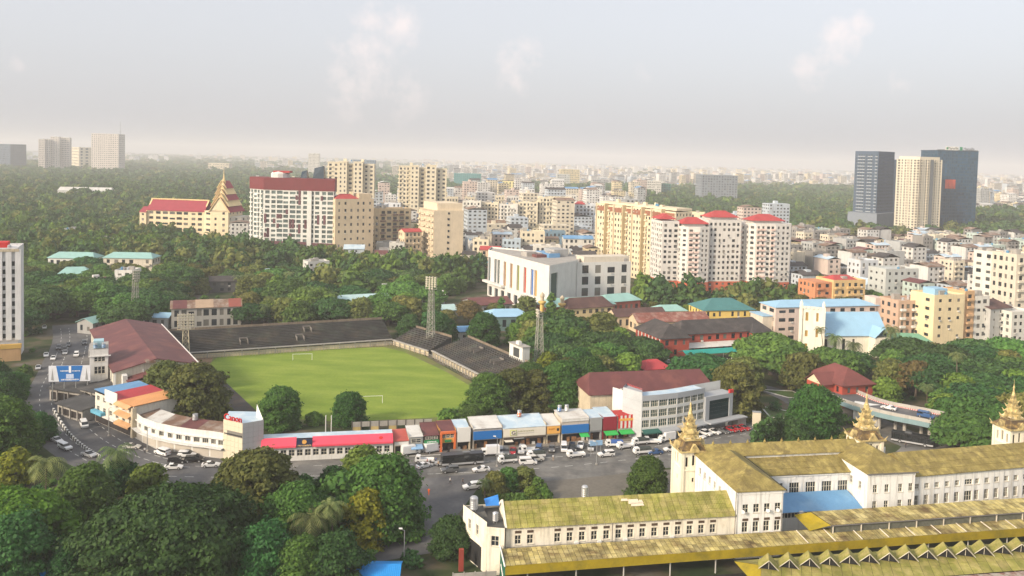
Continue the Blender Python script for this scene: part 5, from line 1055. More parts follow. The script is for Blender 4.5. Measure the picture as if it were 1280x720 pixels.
def vehicle(kind, px, py, face, col, label, group=None, cargo=None, world=None, z=.024, bed='white'):
    bm_, gm_, L_, W = car_meshes(kind); p = G(px,py) if world is None else Vector(world)
    if world is None: p = p+Vector((0,.9 if kind != 'bus' else 1.4,0))
    key = (kind, col)
    if key not in _cb:
        me = bm_.copy(); me.materials.clear(); me.materials.append(PAINTS[col]); _cb[key] = me
    nm = {'sedan':'car','suv':'car','van':'van','truck':'truck','boxtruck':'truck','bus':'bus'}[kind]
    r = thing('parked_'+nm if False else nm, label, nm, (p.x,p.y,z), face, group)
    link('body', _cb[key], r); link('windows', gm_, r); ws = 1.45 if kind == 'bus' else (1.1 if kind in ('suv','truck','boxtruck') else 1.0)
    ax = {'sedan':(1.35,-1.35),'suv':(1.4,-1.45),'van':(1.45,-1.5),'truck':(1.65,-1.55),'boxtruck':(1.65,-1.55),'bus':(3.4,-3.2)}[kind]
    for x in ax:
        for s_ in (-1,1):
            o = link('wheel', WHEEL, r, (x,s_*(W-.06 if kind != 'bus' else 1.15),.34*ws)); o.rotation_euler = (-s_*PI/2,0,0); o.scale = (ws,ws,ws); link('rim', RIM, o)
    fx = {'sedan':2.17,'suv':2.26,'van':2.28,'truck':2.43,'boxtruck':2.43,'bus':5.47}[kind]; hz_ = .62 if kind == 'sedan' else .8
    hm2 = _cm.setdefault('hl', MB().box(-.05,.05,-.17,.17,-.09,.09).mesh('headlight', HL)); tm2 = _cm.setdefault('tl', MB().box(-.04,.04,-.14,.14,-.1,.1).mesh('tail_light', TL)); yy = .6 if kind != 'bus' else .95
    for s_ in (-1,1): link('headlight', hm2, r, (fx,s_*yy,hz_)); link('tail_light', tm2, r, (-{'sedan':2.2,'suv':2.26,'van':2.3,'truck':2.5,'boxtruck':2.5,'bus':5.5}[kind],s_*yy,hz_+.05))
    if kind == 'truck':
        MB().box(-2.5,.95,-.84,-.78,.78,1.2).box(-2.5,.95,.78,.84,.78,1.2).box(-2.5,-2.44,-.78,.78,.78,1.2).build('cargo_bed', PAINTS[bed], r)
        if cargo:
            t_ = MB(); loft(t_, [(-2.45,1.2,.84),(.95,1.2,.84),(.95,1.75,.8),(.9,1.95,.6),(-2.4,1.95,.6),(-2.45,1.75,.8)]); t_.build('tarpaulin', cargo, r)
    if kind == 'boxtruck': MB().box(-2.55,1.0,-.95,.95,.78,2.75).build('cargo_box', PAINTS['white'], r)
    if kind == 'bus':
        MB().box(-5.5,5.5,-1.27,-1.255,.5,.95).box(-5.5,5.5,1.255,1.27,.5,.95).build('side_stripe', PAINTS['silver'], r)
        for k in range(6): MB().box(-5.0+k*1.75,-4.85+k*1.75,-1.26,-1.235,1.27,2.58).build('window_pillar', PAINTS['black'], r)
        MB().box(-2,-.2,-.6,.6,3.05,3.3).build('roof_unit', PAINTS['grey'], r)
    return r
RD = math.atan2((SB-SA).y,(SB-SA).x)
TARP = mat('dark_tarp', (.05,.06,.055), var=.3, scale=2); BT = mat('blue_tarp2', (.05,.12,.35))
vehicle('bus',577,583,RD+PI,'black','black and silver city bus stopped before the orange fronted shop')
vehicle('suv',562,592,RD+PI,'grey','dark grey estate car passing in front of the black bus'); vehicle('sedan',601,591,RD+PI,'white','white sedan driving behind the dark estate car'); vehicle('suv',590,613,RD+PI+.1,'white','white boxy car turning by the round clipped bushes')
vehicle('truck',634,580,RD+PI,'white','white pickup with dark tarpaulin beside the street lamp',cargo=TARP); vehicle('van',660,582,RD-.1,'white','white minibus truck overtaken by a small white car'); vehicle('suv',669,578,RD,'pearl','small pearl white car close behind the white minibus')
vehicle('truck',670,574,RD+PI,'white','white pickup with loaded dark bed before the cream sign shop',cargo=TARP); vehicle('truck',720,573,RD+PI,'white','white open bed pickup before the blue hoarding'); vehicle('suv',758,572,RD+PI,'white','white estate car passing the grey and maroon shops')
vehicle('truck',803,569,RD+PI,'white','white pickup with black canvas on the road near the striped shop',cargo=TARP); vehicle('sedan',819,569,RD+PI,'blue','blue grey saloon following the canvas topped pickup'); vehicle('sedan',840,565,RD+PI,'white','white saloon on the road below the corner office')
pk_ = [(612,571,'boxtruck','white'),(625,569,'suv','silver'),(632,569,'suv','grey'),(641,568,'sedan','red'),(652,567,'suv','silver'),(662,567,'truck','white'),(673,566,'suv','blue'),(690,565,'suv','grey'),(705,564.5,'van','white'),(716,564,'suv','black'),(726,560,'sedan','white'),(739,563,'van','silver'),(768,560,'truck','white'),(782,562,'truck','white'),(801,557,'truck','white'),(816,556,'truck','white'),(834,553,'boxtruck','white')]
for i, (a, b, k, c) in enumerate(pk_):
    f = RD-PI/2-.35+random.uniform(-.15,.15) if k in ('van','suv','sedan') else RD+PI+random.uniform(-.3,.2)
    vehicle(k,a,b,f,c,{'boxtruck':'white box truck','suv':f'{c} small car','sedan':f'{c} saloon','van':f'{c} minivan','truck':'white pickup truck'}[k]+' parked nose to the shop fronts','vehicles parked before the shops',cargo=(BT if i == 12 else TARP) if k == 'truck' and i % 2 == 0 else None)
for i, (a, b, k, c, f) in enumerate([(513,570,'boxtruck','white',.2),(524,566,'truck','white',2.6),(541,567,'boxtruck','white',.3),(530,580,'truck','white',2.9),(530,586,'sedan','white',.4),(553,583,'sedan','silver',2.8),(566,573,'van','grey',3.0),(588,571,'sedan','silver',2.9)]):
    vehicle(k,a,b,RD+f,c,{'boxtruck':'white delivery box truck','truck':'white flatbed truck','sedan':f'{c} saloon','van':f'{c} minivan'}[k]+' crowded at the market end near the trees','vehicles crowded by the market end',cargo=BT if i == 1 else None)
for a, b, k, c in [(882,545,'suv','white'),(893,543,'sedan','white'),(905,542,'sedan','grey'),(914,540,'sedan','red'),(922,539,'sedan','red'),(930,538,'sedan','red'),(874,548,'sedan','white')]: vehicle(k,a,b,RD-PI/2+.5,c,f'{c} car parked slantwise at the corner office porch','cars parked at the office porch')
avh = lambda i: math.atan2((av_c[i+1]-av_c[i]).y,(av_c[i+1]-av_c[i]).x)
for a, b, k, c, f, lb in [(54,411,'sedan','white',0,'white car far up the avenue near the hedge'),(72,437,'suv','grey',0,'dark grey car on the upper avenue'),(79,440,'suv','black',0,'black car beside a dark grey one on the upper avenue'),(84,433,'sedan','grey',0,'grey saloon ahead of the black car on the avenue'),(80,443,'sedan','silver',0,'silver saloon trailing the black car on the avenue'),(56,446,'sedan','white',.3,'white car hugging the inner kerb of the avenue'),(65,450,'sedan','white',0,'white saloon in the middle of the upper avenue'),(104,431,'suv','grey',.4,'grey car leaving by the slip road near the sports hall'),(94,446,'suv','white',0,'white car waiting by the shed roof on the avenue'),(46,462,'sedan','silver',.2,'silver saloon under the trees of the avenue'),(15,450,'sedan','black',1.4,'black car parked at the foot of the tower block'),(64,484,'sedan','black',0,'black saloon below the billboard'),(67,494,'sedan','white',0,'white saloon below the billboard'),(103,535,'van','white',-.25,'white minivan beside the kerb before the shophouse'),(69,554,'sedan','white',.5,'white car on the outer lane near the tall left palm'),(79,563,'suv','white',.5,'white hatchback ahead of the median end'),(109,572,'sedan','silver',.6,'silver car rounding the bend past the median'),(48,537,'sedan','grey',.3,'grey car half hidden under the avenue trees')]:
    p = G(a,b); j = min(range(len(av_c)-1), key=lambda q: (av_c[q]-p).length); vehicle(k,a,b,avh(j)+f*.3,c,lb)
for a, b, k, c, f in [(163,562,'sedan','pearl',.0),(201,570,'van','white',2.6),(232,573,'suv','white',.0),(220,580,'suv','black',.1),(241,579,'suv','black',0.1),(236,570,'sedan','grey',0)]: vehicle(k,a,b,RD-.25+f,c,f'{c} {"van" if k=="van" else "car"} beside the pavement of the curved shophouse','cars by the curved shophouse')
for a, b, k, c in [(215,588,'sedan','white'),(262,585,'sedan','white')]: vehicle(k,a,b,RD-.1,c,'white saloon waiting at the edge of the bend by the palm','white saloons by the palm')
vehicle('sedan',94,661,.8,'white','white saloon parked in the shade under the avenue wood')
vehicle('bus',1143,557,rad(150)+PI,'black','black city bus with white stripe beneath the flyover')
vehicle('sedan',1166,582,.3,'white','white car behind the station roof near the flyover'); vehicle('sedan',1240,575,.3,'white','white car beside the third golden tower'); vehicle('sedan',960,531,1.2,'white','white car at the lawn edge of the side road')
for i, (a, b, c) in enumerate([(838,455,'white'),(846,458,'grey'),(852,460,'white'),(860,462,'silver'),(866,463,'white')]): vehicle('sedan',a,b,rad(-20),c,f'{c} car in the queue before the red brick building','cars before the red brick building')
# pedestrians
SKIN = mat('skin', (.32,.19,.12), var=0); HAIR = mat('hair', (.02,.015,.012), var=0)
def person(px, py, shirt, legs, label, ph=0.0, face=0.0):
    p = G(px,py); me = bpy.data.meshes.new('body'); st = .18*math.sin(ph)
    V = [(0,0,.95),(0,0,1.2),(0,0,1.42),(0,0,1.52),(0,.02,1.64),(.0,.1,.92),(st,.11,.5),(st*1.5-.03,.11,.06),(st*1.5+.12,.11,.03),(0,-.1,.92),(-st,-.11,.5),(-st*1.5-.03,-.11,.06),(-st*1.5+.12,-.11,.03),(0,.2,1.4),(-st*.6,.25,1.13),(-st+.05,.24,.88),(-st+.08,.24,.8),(0,-.2,1.4),(st*.6,-.25,1.13),(st+.05,-.24,.88),(st+.08,-.24,.8)]
    E = [(0,1),(1,2),(2,3),(3,4),(0,5),(5,6),(6,7),(7,8),(0,9),(9,10),(10,11),(11,12),(2,13),(13,14),(14,15),(15,16),(2,17),(17,18),(18,19),(19,20)]
    Rr = [.14,.15,.13,.06,.105,.095,.065,.045,.04,.095,.065,.045,.04,.07,.05,.038,.035,.07,.05,.038,.035]
    me.from_pydata(V, E, []); o = bpy.data.objects.new('tmp', me); COL.objects.link(o); sk = o.modifiers.new('s','SKIN'); 
    for i, r_ in enumerate(Rr): me.skin_vertices[0].data[i].radius = (r_,r_)
    me.skin_vertices[0].data[0].use_root = True; o.modifiers.new('d','SUBSURF').levels = 1
    bpy.context.view_layer.update(); m2 = bpy.data.meshes.new_from_object(o.evaluated_get(bpy.context.evaluated_depsgraph_get())); bpy.data.objects.remove(o)
    m2.materials.clear()
    for m_ in (shirt, legs, SKIN, HAIR): m2.materials.append(m_)
    for pl in m2.polygons:
        c = pl.center; pl.material_index = 3 if c.z > 1.66 or (c.z > 1.58 and c.x < -.03) else 2 if c.z > 1.47 or (abs(c.y) > .2 and c.z < 1.15) or c.z < .07 else 0 if c.z > .93 else 1
    r = thing('person', label, 'person', (p.x,p.y,.03), face); link('body', m2, r); return r
SW = {k: mat('cloth_'+k, c, var=.05) for k, c in (('orange',(.75,.12,.02)),('white',(.7,.7,.68)),('dark',(.03,.03,.04)),('blue',(.04,.10,.3)),('red',(.4,.03,.04)),('tan',(.35,.25,.15)))}
person(536,619,SW['orange'],SW['orange'],'person in bright orange clothing standing in the junction',.5,1.2); person(562.5,605,SW['white'],SW['dark'],'person in white shirt crossing the road behind the car',1.2,0); person(578.5,606,SW['dark'],SW['dark'],'person in dark clothing crossing toward the bushes',1.2,3.1)
person(691.5,576,SW['white'],SW['tan'],'person in white standing at the kerb before the orange sign',.3,2); person(1132,560,SW['dark'],SW['dark'],'person in black on the paving below the bus',.8,1); person(1155,569,SW['dark'],SW['blue'],'person in dark clothes near the green bush behind the station',.8,2)
person(181,567,SW['white'],SW['dark'],'person in white beside the street lamp of the bend',.8,2)
for i, (a, b, c) in enumerate(((534,581,'red'),(538,583,'dark'),(542,582,'white'),(545,579,'blue'),(548,584,'tan'))): person(a,b,SW[c],SW['dark'],f'person in a {c} shirt in the market crowd left of the bus' if c != 'tan' else 'person in a tan shirt in the market crowd beside the bus',.6*i,i)
# ------------------------------------------------------------------ mid-ground buildings
def PY(px, Y):
    lo, hi = 214.0, 1500.0
    for _ in range(60):
        m_ = (lo+hi)/2
        if G(px,m_).y > Y: lo = m_
        else: hi = m_
    p = G(px,(lo+hi)/2); return p
ACM = mat('ac_casing',(.46,.45,.42),var=.25,island=.3)
def add_block(root, poly, z0, z1, nf, wall, sp=3.4, wf=.5, hf=.5, rec=.15, skip=(), balc=(), pane=GLASS, balm=None, name='wall', ground=0, winedges=None, margin=.6, bfrac=.7, trim=None):
    """storeyed walls on a footprint polygon with real window openings; panes and balconies are joined (a few pixels each)"""
    mb, pn, bl, ft = MB(), MB(), MB(), MB(); n = len(poly); fh = (z1-z0)/nf; gr = random.Random(int(z1*31+nf*7+n)+int(abs(poly[0][0])*13))
    for i in range(n):
        a, b = Vector(poly[i][:2]), Vector(poly[(i+1) % n][:2]); e = (b-a); L_ = e.length
        if L_ < .05: continue
        e.normalize(); no = Vector((e.y,-e.x)); ops = []
        if i not in skip and L_ > 2.0:
            nx = max(1,int((L_-2*margin)/sp)); st = (L_-2*margin)/nx; w_ = st*wf
            cw, co = [], []
            for f in range(ground,nf):
                zb = z0+fh*f+fh*(1-hf)*.55
                for k in range(nx):
                    if f == ground: cw.append(gr.uniform(.72,1.15)); co.append(gr.uniform(-.06,.06))
                    if gr.random() < .05 and wf < .7 and z1 < 62: continue
                    ww = w_*cw[k]; xx = margin+st*k+(st-ww)/2+st*co[k]; hh = fh*hf*(1.0 if gr.random() < .85 else .72); ops.append((xx,xx+ww,zb,zb+hh))
                    if gr.random() < .2 and w_ > .8 and wf < .7 and z1 < 62: p = a+e*(xx+ww*.5)+no*.3; ft.cbox(p.x,p.y,zb-.35,.95,.55,.6,math.atan2(e.y,e.x))
            q = -no*(rec*.9)
            for (x0,x1,c,d) in ops: p0, p1 = a+e*x0+q, a+e*x1+q; pn.quad((p0.x,p0.y,c),(p1.x,p1.y,c),(p1.x,p1.y,d),(p0.x,p0.y,d))
            if i in balc:
                for f in range(max(1,ground),nf):
                    zb = z0+fh*f
                    for k in range(nx):
                        if (k*7+i*3) % 10 < bfrac*10:
                            xx = margin+st*k+st*.1; p = a+e*(xx+st*.4)+no*.55; bl.cbox(p.x,p.y,zb+.45,st*.8,1.1,.9+.1,math.atan2(e.y,e.x))
        mb.panel(a,b,z0,z1,ops,rec)
        if trim:
            for f in range(1,nf): p = (a+b)/2+no*.1; trim[0].cbox(p.x,p.y,z0+fh*f,L_,.22,.3,math.atan2(e.y,e.x))
    mb.poly([(p[0],p[1],z1) for p in poly]); mb.build(name, wall, root); pn.build('windows', pane, root, stuff=True)
    if ft.f and nf > 1: ft.build('air_conditioners', ACM, root, stuff=True)
    if bl.f: bl.build('balconies', balm or wall, root, stuff=True)
def rect(L, d, x=0, y=0): return [(x,y),(x+L,y),(x+L,y+d),(x,y+d)]
def clutter(root, x0, x1, y0, y1, z, seed, n=4, m=None):
    g_ = random.Random(seed)
    for k in range(n):
        w_, d_, h_ = g_.uniform(1.5,3.5), g_.uniform(1.5,3), g_.uniform(1.2,2.8); x, y = g_.uniform(x0,max(x0+.1,x1-w_)), g_.uniform(y0,max(y0+.1,y1-d_))
        if g_.random() < .55: MB().box(x,x+w_,y,y+d_,z-.05,z+h_).build('stair_head', m or CONC, root)
        else: MB().lathe(x,y,[(.7,z),(.7,z+1.5),(.3,z+1.8)],9).build('roof_tank', (TANK,mat('blue_tank',(.1,.25,.4)))[k % 2], root)
def parapet(root, L, d, z, m, h=.9, x=0, y=0):
    MB().box(x,x+L,y,y+.2,z,z+h).box(x,x+L,y+d-.2,y+d,z,z+h).box(x,x+.2,y+.2,y+d-.2,z,z+h).box(x+L-.2,x+L,y+.2,y+d-.2,z,z+h).build('parapet', m, root)
def hgt(px, top, Y): return TZ(px, top, Y)
def bld(label, A, B, top, dep, nf, wall, roof='flat', rm=None, rise=2.5, cat='building', name='building', sp=3.4, wf=.5, hf=.5, balc=(), balm=None, pane=GLASS, ov=.6, h=None, group=None, skip=(2,), clut=3, ground=0, hip=4.0, axis='x', rec=.15, tops=None):
    A_, B_ = (G(*A) if len(A) == 2 else Vector(A)), (G(*B) if len(B) == 2 else Vector(B)); loc, rz, L = frame(A_, B_); H_ = h if h is not None else TZ(A[0], top, A_.y); r = thing(name, label, cat, loc, rz, group); take(loc, rz, 0, L, 0, dep, 1.5)
    add_block(r, rect(L,dep), 0, H_, nf, wall, sp, wf, hf, rec, skip, balc, pane, balm, ground=ground)
    if roof == 'flat': parapet(r, L, dep, H_, wall, .8); clutter(r, .5, L-1, .5, dep-1, H_, int(A_.x*7+A_.y), clut)
    elif roof == 'gable':
        MB().gable(0,L,0,dep,H_+.02,H_+rise,axis,t=.2,ov=ov).build('roof', rm, r)
        if axis == 'x': MB().poly([(0,dep,H_),(0,0,H_),(0,dep/2,H_+rise-.25)]).build('gable_wall', wall, r); MB().poly([(L,0,H_),(L,dep,H_),(L,dep/2,H_+rise-.25)]).build('gable_wall', wall, r)
        else: MB().poly([(0,0,H_),(L,0,H_),(L/2,0,H_+rise-.25)]).build('gable_wall', wall, r)
    elif roof == 'hip': MB().gable(0,L,0,dep,H_+.02,H_+rise,axis,t=.2,ov=ov,hip=min(hip,(L if axis=='x' else dep)/2-.2)).build('roof', rm, r)
    return r, loc, rz, L, H_
W_ = lambda n, c, s=.3: mat('wall_'+n, c, streak=s, var=.08)
TEALR = mat('teal_sheet_roof', (.28,.48,.44), rough=.6, rib=1.0, var=.12); TEALD = mat('dark_teal_roof', (.06,.19,.19), rough=.6, rib=1.0, var=.12); REDT = mat('red_tile_roof', (.42,.06,.06), var=.15, rib=1.6); BRNR = mat('brown_tile_roof', (.10,.055,.05), var=.25, rib=1.4, col2=(.16,.09,.07), c2f=.58); SLATE = mat('slate_roof', (.055,.05,.05), var=.3, rib=1.2, col2=(.10,.085,.08), c2f=.58, s2=.2); PBL = mat('sky_blue_roof', (.30,.50,.66), rough=.5, rib=.8, var=.08)
# tower block at the left edge
r, loc, rz, L, H_ = bld('tall white tower block on stilts with tan podium beside the avenue', (-24,452), (23,449), 313, 16, 11, W_('offwhite',(.66,.66,.66)), sp=4.2, wf=.05, hf=.1, cat='tower block', name='tower_block', ground=3)
for k in range(5): MB().box(L*k/4-.95 if k else 0,L*k/4+.95,-.8,0,7.5,H_+.3).build('pilaster', W_('offwhite',(.66,.66,.66)), r)
[[MB().box(L*(k+.5)/4-.5,L*(k+.5)/4+.5,-.06,.02,8.2+3.0*f,9.9+3.0*f).build('window', GLASS, r) for f in range(int((H_-9)/3.0))] for k in range(4)]; MB().box(-.4,L+.4,-.9,-.01,H_-.6,H_+.3).build('cornice', PALE, r); MB().box(-1,L+1.0,-2.5,-.85,0,4.6).build('podium', W_('tan',(.42,.27,.14)), r); MB().box(-1,L+1.2,-2.7,-.86,4.7,6.2).build('podium_band', mat('ochre_band',(.5,.32,.08)), r)
MB().box(L*.3,L*.7,2,8,H_,H_+2.6).build('red_penthouse', RED, r)
# teal-roofed houses in the park
bld('long low house with pale teal hipped roof among park trees',(60,346),(117,347),322,14,2,WHITE,'hip',TEALR,3.0,name='house',cat='house')
bld('small white house with teal roof below the long teal roofed house',(72,362),(112,361),343,12,2,WHITE,'hip',TEALR,3.4,name='house',cat='house')
bld('white three storey house with teal hipped roof and balconies',(129,349),(190,350),322,14,3,W_('warmwhite',(.62,.56,.46)),'hip',TEALR,2.8,name='house',cat='house',balc=(0,),sp=4)
r, loc, rz, L, H_ = bld('open veranda building with patched rust and tan roof above the terrace',(214,412),(301,408),386,12,2,W_('weathered',(.42,.40,.36)),'gable',DRUST,2.6,sp=3,wf=.66,hf=.62,name='pavilion',cat='pavilion')
for x0, x1, m_ in ((.02,.22,MAROON),(.34,.6,mat('tan_sheet',(.40,.29,.20),rib=1.0,var=.2)),(.82,1.0,mat('red_rust',(.27,.08,.06),rib=1.0,var=.2))): MB().poly([(L*x0,-.65,H_+.06),(L*x1,-.65,H_+.06),(L*x1,6,H_+2.72),(L*x0,6,H_+2.72)]).build('roof_patch', m_, r)
bld('low shed with pale blue roof left of the rusty veranda',(166,410),(210,411),396,8,1,W_('grey',(.35,.35,.34)),'gable',PBL,1.6,name='shed',cat='shed')
bld('green roofed shelter at the head of the sports hall',(116,418),(150,409),404,8,1,W_('grey',(.35,.35,.34)),'gable',TEALR,2,name='shed',cat='shed')
bld('dark gabled timber house behind the terrace trees',(262,366),(302,365),352,10,2,mat('dark_timber2',(.10,.10,.10)),'gable',SLATE,2.5,name='house',cat='house'); bld('tall thin dark house with white windows in the trees',(267,352),(279,352),338,7,2,mat('dark_timber2',(.10,.10,.10)),'gable',SLATE,2,name='house',cat='house')
# low roofs between stadium and mall
bld('low warehouse with pale teal sheet roof behind the terrace trees',(421,396),(488,392),378,16,1,W_('grey',(.35,.35,.34)),'gable',mat('pale_teal_sheet',(.42,.58,.58),rib=.8),2.2,name='warehouse',cat='warehouse')
bld('long shed with rust streaked white roof beside the teal warehouse',(476,383),(556,380),372,12,1,W_('grey',(.35,.35,.34)),'gable',SHEETW,2,name='warehouse',cat='warehouse')
bld('small pale teal roofed shed near the brown leaved tree',(540,402),(571,400),389,11,1,W_('grey',(.35,.35,.34)),'gable',mat('pale_teal_sheet',(.42,.58,.58),rib=.8),2,name='shed',cat='shed')
bld('shed with maroon sheet roof and pale verge behind the tree',(592,397),(640,394),382,16,1,W_('grey',(.35,.35,.34)),'gable',MAROON,2.6,name='warehouse',cat='warehouse')
bld('pale blue roofed hall with teal glazed side near the scoreboard',(612,414),(660,413),396,14,1,mat('teal_wall',(.12,.2,.19)),'hip',PBL,2.4,name='hall',cat='hall'); bld('small house with bright blue roof behind the side terrace',(563,426),(588,425),415,9,1,WHITE,'gable',BLUER,1.6,name='house',cat='house')
bld('white long two storey house with balcony rail deep in the trees',(455,377),(513,376),360,9,2,WHITE,'gable',SHEETW,1.6,name='house',cat='house',sp=2.6); bld('grey roofed house at the left of the white balcony house',(418,372),(446,372),360,9,2,W_('grey',(.35,.35,.34)),'gable',SLATE,1.6,name='house',cat='house')
bld('brick orange school with teal roof strip left of the mall',(557,352),(610,350),330,14,3,W_('brick',(.46,.14,.07)),'gable',TEALD,2.4,name='school',cat='school',sp=3)
# red topped condominium
y0 = G(329,326).y; P0, P1 = G(329,326), G(416,329); LB = PY(312,y0+14); RBk = P1+Vector((-4,26,0)); LBk = LB+Vector((0,14,0)); Hc, Hr = TZ(372,238,y0), TZ(372,223,y0)
cn = thing('condominium', 'wide condominium with maroon crown and gridded glass front above the wood', 'condominium', P0, 0); pl = [(p-P0).xy for p in (P0,P1,RBk,LBk,LB)]; take(P0,0,-15,60,-2,35)
WG = mat('grid_white',(.62,.62,.58)); add_block(cn, pl, 0, Hc, 15, WG, 4.4, .8, .66, .5, (2,3), (4,), mat('bay_glass',(.10,.13,.125),rough=.2,var=.4,scale=.3,island=.4), margin=.3)
CRN = mat('maroon_crown',(.17,.035,.04),var=.08,streak=.2); ctr = sum(pl,Vector((0,0)))/5; MB().prism([ctr+(p-ctr)*1.02 for p in pl],Hc+.02,Hr).build('crown', CRN, cn)
g_ = random.Random(4); L_ = (pl[1]-pl[0]).length; mbp = MB(); fh = Hc/15; PUR = mat('plum_panel',(.13,.055,.065),var=.1); st = (L_-.6)/int((L_-.6)/4.4)
fr = bpy.data.objects.new('front_bays', None); COL.objects.link(fr); fr.parent = cn; fr.rotation_euler = (0,0,math.atan2((pl[1]-pl[0]).y,(pl[1]-pl[0]).x))
for k in range(24):
    f = g_.randrange(4,14); c = g_.randrange(int(L_/st)); x = .3+st*c+g_.choice((0,st*.45)); MB().box(x,x+st*.36,-.22,.05,fh*f+.1,fh*(f+g_.choice((1,1,2)))-.1).build('plum_panel', PUR, fr)
MB().box(-.5,L_*.62,-1.0,-.05,Hc*.245,Hc*.285).build('sky_terrace', PUR, fr); MB().box(L_*.7,L_+.4,-1.0,-.05,Hc*.235,Hc*.275).build('sky_terrace', PUR, fr); MB().box(L_*.63,L_*.69,-1.3,-.05,0,Hc).build('stair_strip', WG, fr)
MB().box(-.3,L_*.62,-.4,-.05,Hc*.18,Hc*.24).build('dark_band', GLASS, fr)
MB().lathe(8,14,[(7,Hr),(7,Hr+3),(5,Hr+4.5),(1,Hr+5)],12).build('roof_pavilion', WG, cn); MB().box(4,16,9,18,Hr+3.6,Hr+5.0).build('red_roof', REDT, cn)
for x, w_, h_ in ((24,5,6.0),(33,8.5,9.5)): MB().poly([(x,10,Hr),(x+w_,8,Hr),(x+w_,9,Hr+h_),(x+w_*.1,12,Hr+h_*.8)]).poly([(x+w_,8,Hr),(x+w_,16,Hr),(x+w_,12,Hr+h_*.9),(x+w_,9,Hr+h_)]).poly([(x,10,Hr),(x+w_*.1,12,Hr+h_*.8),(x+w_,12,Hr+h_*.9),(x+w_,16,Hr)]).poly([(x+w_*.1,12,Hr+h_*.8),(x+w_,9,Hr+h_),(x+w_,12,Hr+h_*.9)]).build('glass_sail', mat('navy_glass',(.012,.03,.05),rough=.15,var=.2), cn)
BEI = W_('beige',(.62,.50,.34)); r, loc, rz, L, H_ = bld('beige block with small square windows and red roof cap beside the condominium',(418,330),(466,328),250,16,9,BEI,sp=4.4,wf=.34,hf=.4,clut=2); MB().gable(1,L*.6,1,12,H_+.9,H_+4.2,'x',ov=.5,hip=5).build('roof_cap', REDT, r); MB().box(L*.62,L*.95,1,13,H_,H_+4.5).build('upper_block', BEI, r)
def cluster(label, x0, x1, yb, yt, lobes, nf, m, cat='apartment tower', name='apartment_tower', dep=18, sp=3.6):
    """tower with stepped bays: lobes = (fraction0, fraction1, set-back, height factor)"""
    A, B = G(x0,yb), G(x1,yb); Y = A.y; B = PY(x1,Y+ (B-A).length*.10); loc, rz, L = frame(A,B); H_ = TZ((x0+x1)/2,yt,Y); r = thing(name, label, cat, loc, rz); take(loc, rz, 0, L, -2, dep+4)
    for i, (f0,f1,sb,hf_) in enumerate(lobes):
        add_block(r, rect(L*(f1-f0),dep,L*f0,sb), 0, H_*hf_, nf, m, sp, .5, .5, .2, (2,), (0,3) if i % 2 == 0 else (), margin=.4)
        MB().box(L*f0-.2,L*f1+.2,sb-.2,sb+dep,H_*hf_+.01,H_*hf_+1.0).build('roof_cap', m, r)
    clutter(r, L*.2, L*.8, 4, dep-2, H_+.9, int(x0), 4, m); return r, L, H_
IVORY = W_('ivory',(.66,.59,.44),.3); ASHW = W_('ashwhite',(.64,.62,.56)); LEM = W_('lemon',(.74,.64,.36),.2)
cluster('ivory apartment tower with stepped bays standing behind the condominium',408,466,290,203,((0,.24,3,.99),(.24,.42,0,1),(.42,.56,4,.97),(.56,.76,0,1),(.76,1,5,.97)),16,IVORY)
cluster('ivory apartment tower with stepped bays standing alone over low rooftops',497,557,292,208,((0,.24,3,.99),(.24,.42,0,1),(.42,.56,4,.97),(.56,.78,0,1.01),(.78,1,5,.96)),16,IVORY)
# cream slab with narrow window column
p1 = G(541,337); p0, p2 = PY(522,p1.y+30), PY(578,p1.y+8); q = p2-p1; nb = Vector((-q.y,q.x,0)).normalized()*26; sl_m = W_('slabcream',(.68,.57,.41),.2); r = thing('office_slab', 'plain cream slab block with a single column of windows and balconied flank', 'building', p1); pl = [(p-p1).xy for p in (p1,p2,p2+nb,p0)]; H_ = TZ(541,263,p1.y); take(p1,0,-8,26,-2,30)
add_block(r, pl, 0, H_, 10, sl_m, 40, .03, .42, .2, (1,2,3)); add_block(r, [pl[3],pl[0],pl[0]+Vector((.1,.1)),pl[3]+Vector((.1,.1))], .02, H_-.1, 10, sl_m, 3.2, .7, .55, .3, (1,2,3), (0,), name='flank_wall')
MB().prism([Vector((2,3)),pl[1]+Vector((-1,1)),pl[2]+Vector((-2,-3)),pl[3]+Vector((4,-3))],H_,H_+5).build('upper_block', sl_m, r); q2 = pl[1]; 
for k in range(10):
    pz = q2*.5; MB().cbox(pz.x,pz.y-.05,H_*(k+.5)/10,1.3,.3,1.5,math.atan2(q2.y,q2.x)).build('window', GLASS, r)
bld('tan apartment block with stacked brown balconies by the cream slab',(473,322),(513,320),262,14,8,W_('tanwall',(.60,.46,.28)),sp=5,wf=.6,hf=.5,balc=(0,),balm=mat('brown_rail',(.2,.11,.09)),name='apartment_block',cat='apartments')
bld('small beige banded house with red roof between tan block and cream slab',(505,336),(526,335),290,11,6,BEI,'gable',REDT,2,sp=2.6,name='apartment_block',cat='apartments',balc=(0,)); bld('narrow white balcony block at the foot of the tan apartments',(487,338),(505,338),305,10,5,ASHW,sp=2.4,balc=(0,),name='apartment_block',cat='apartments')
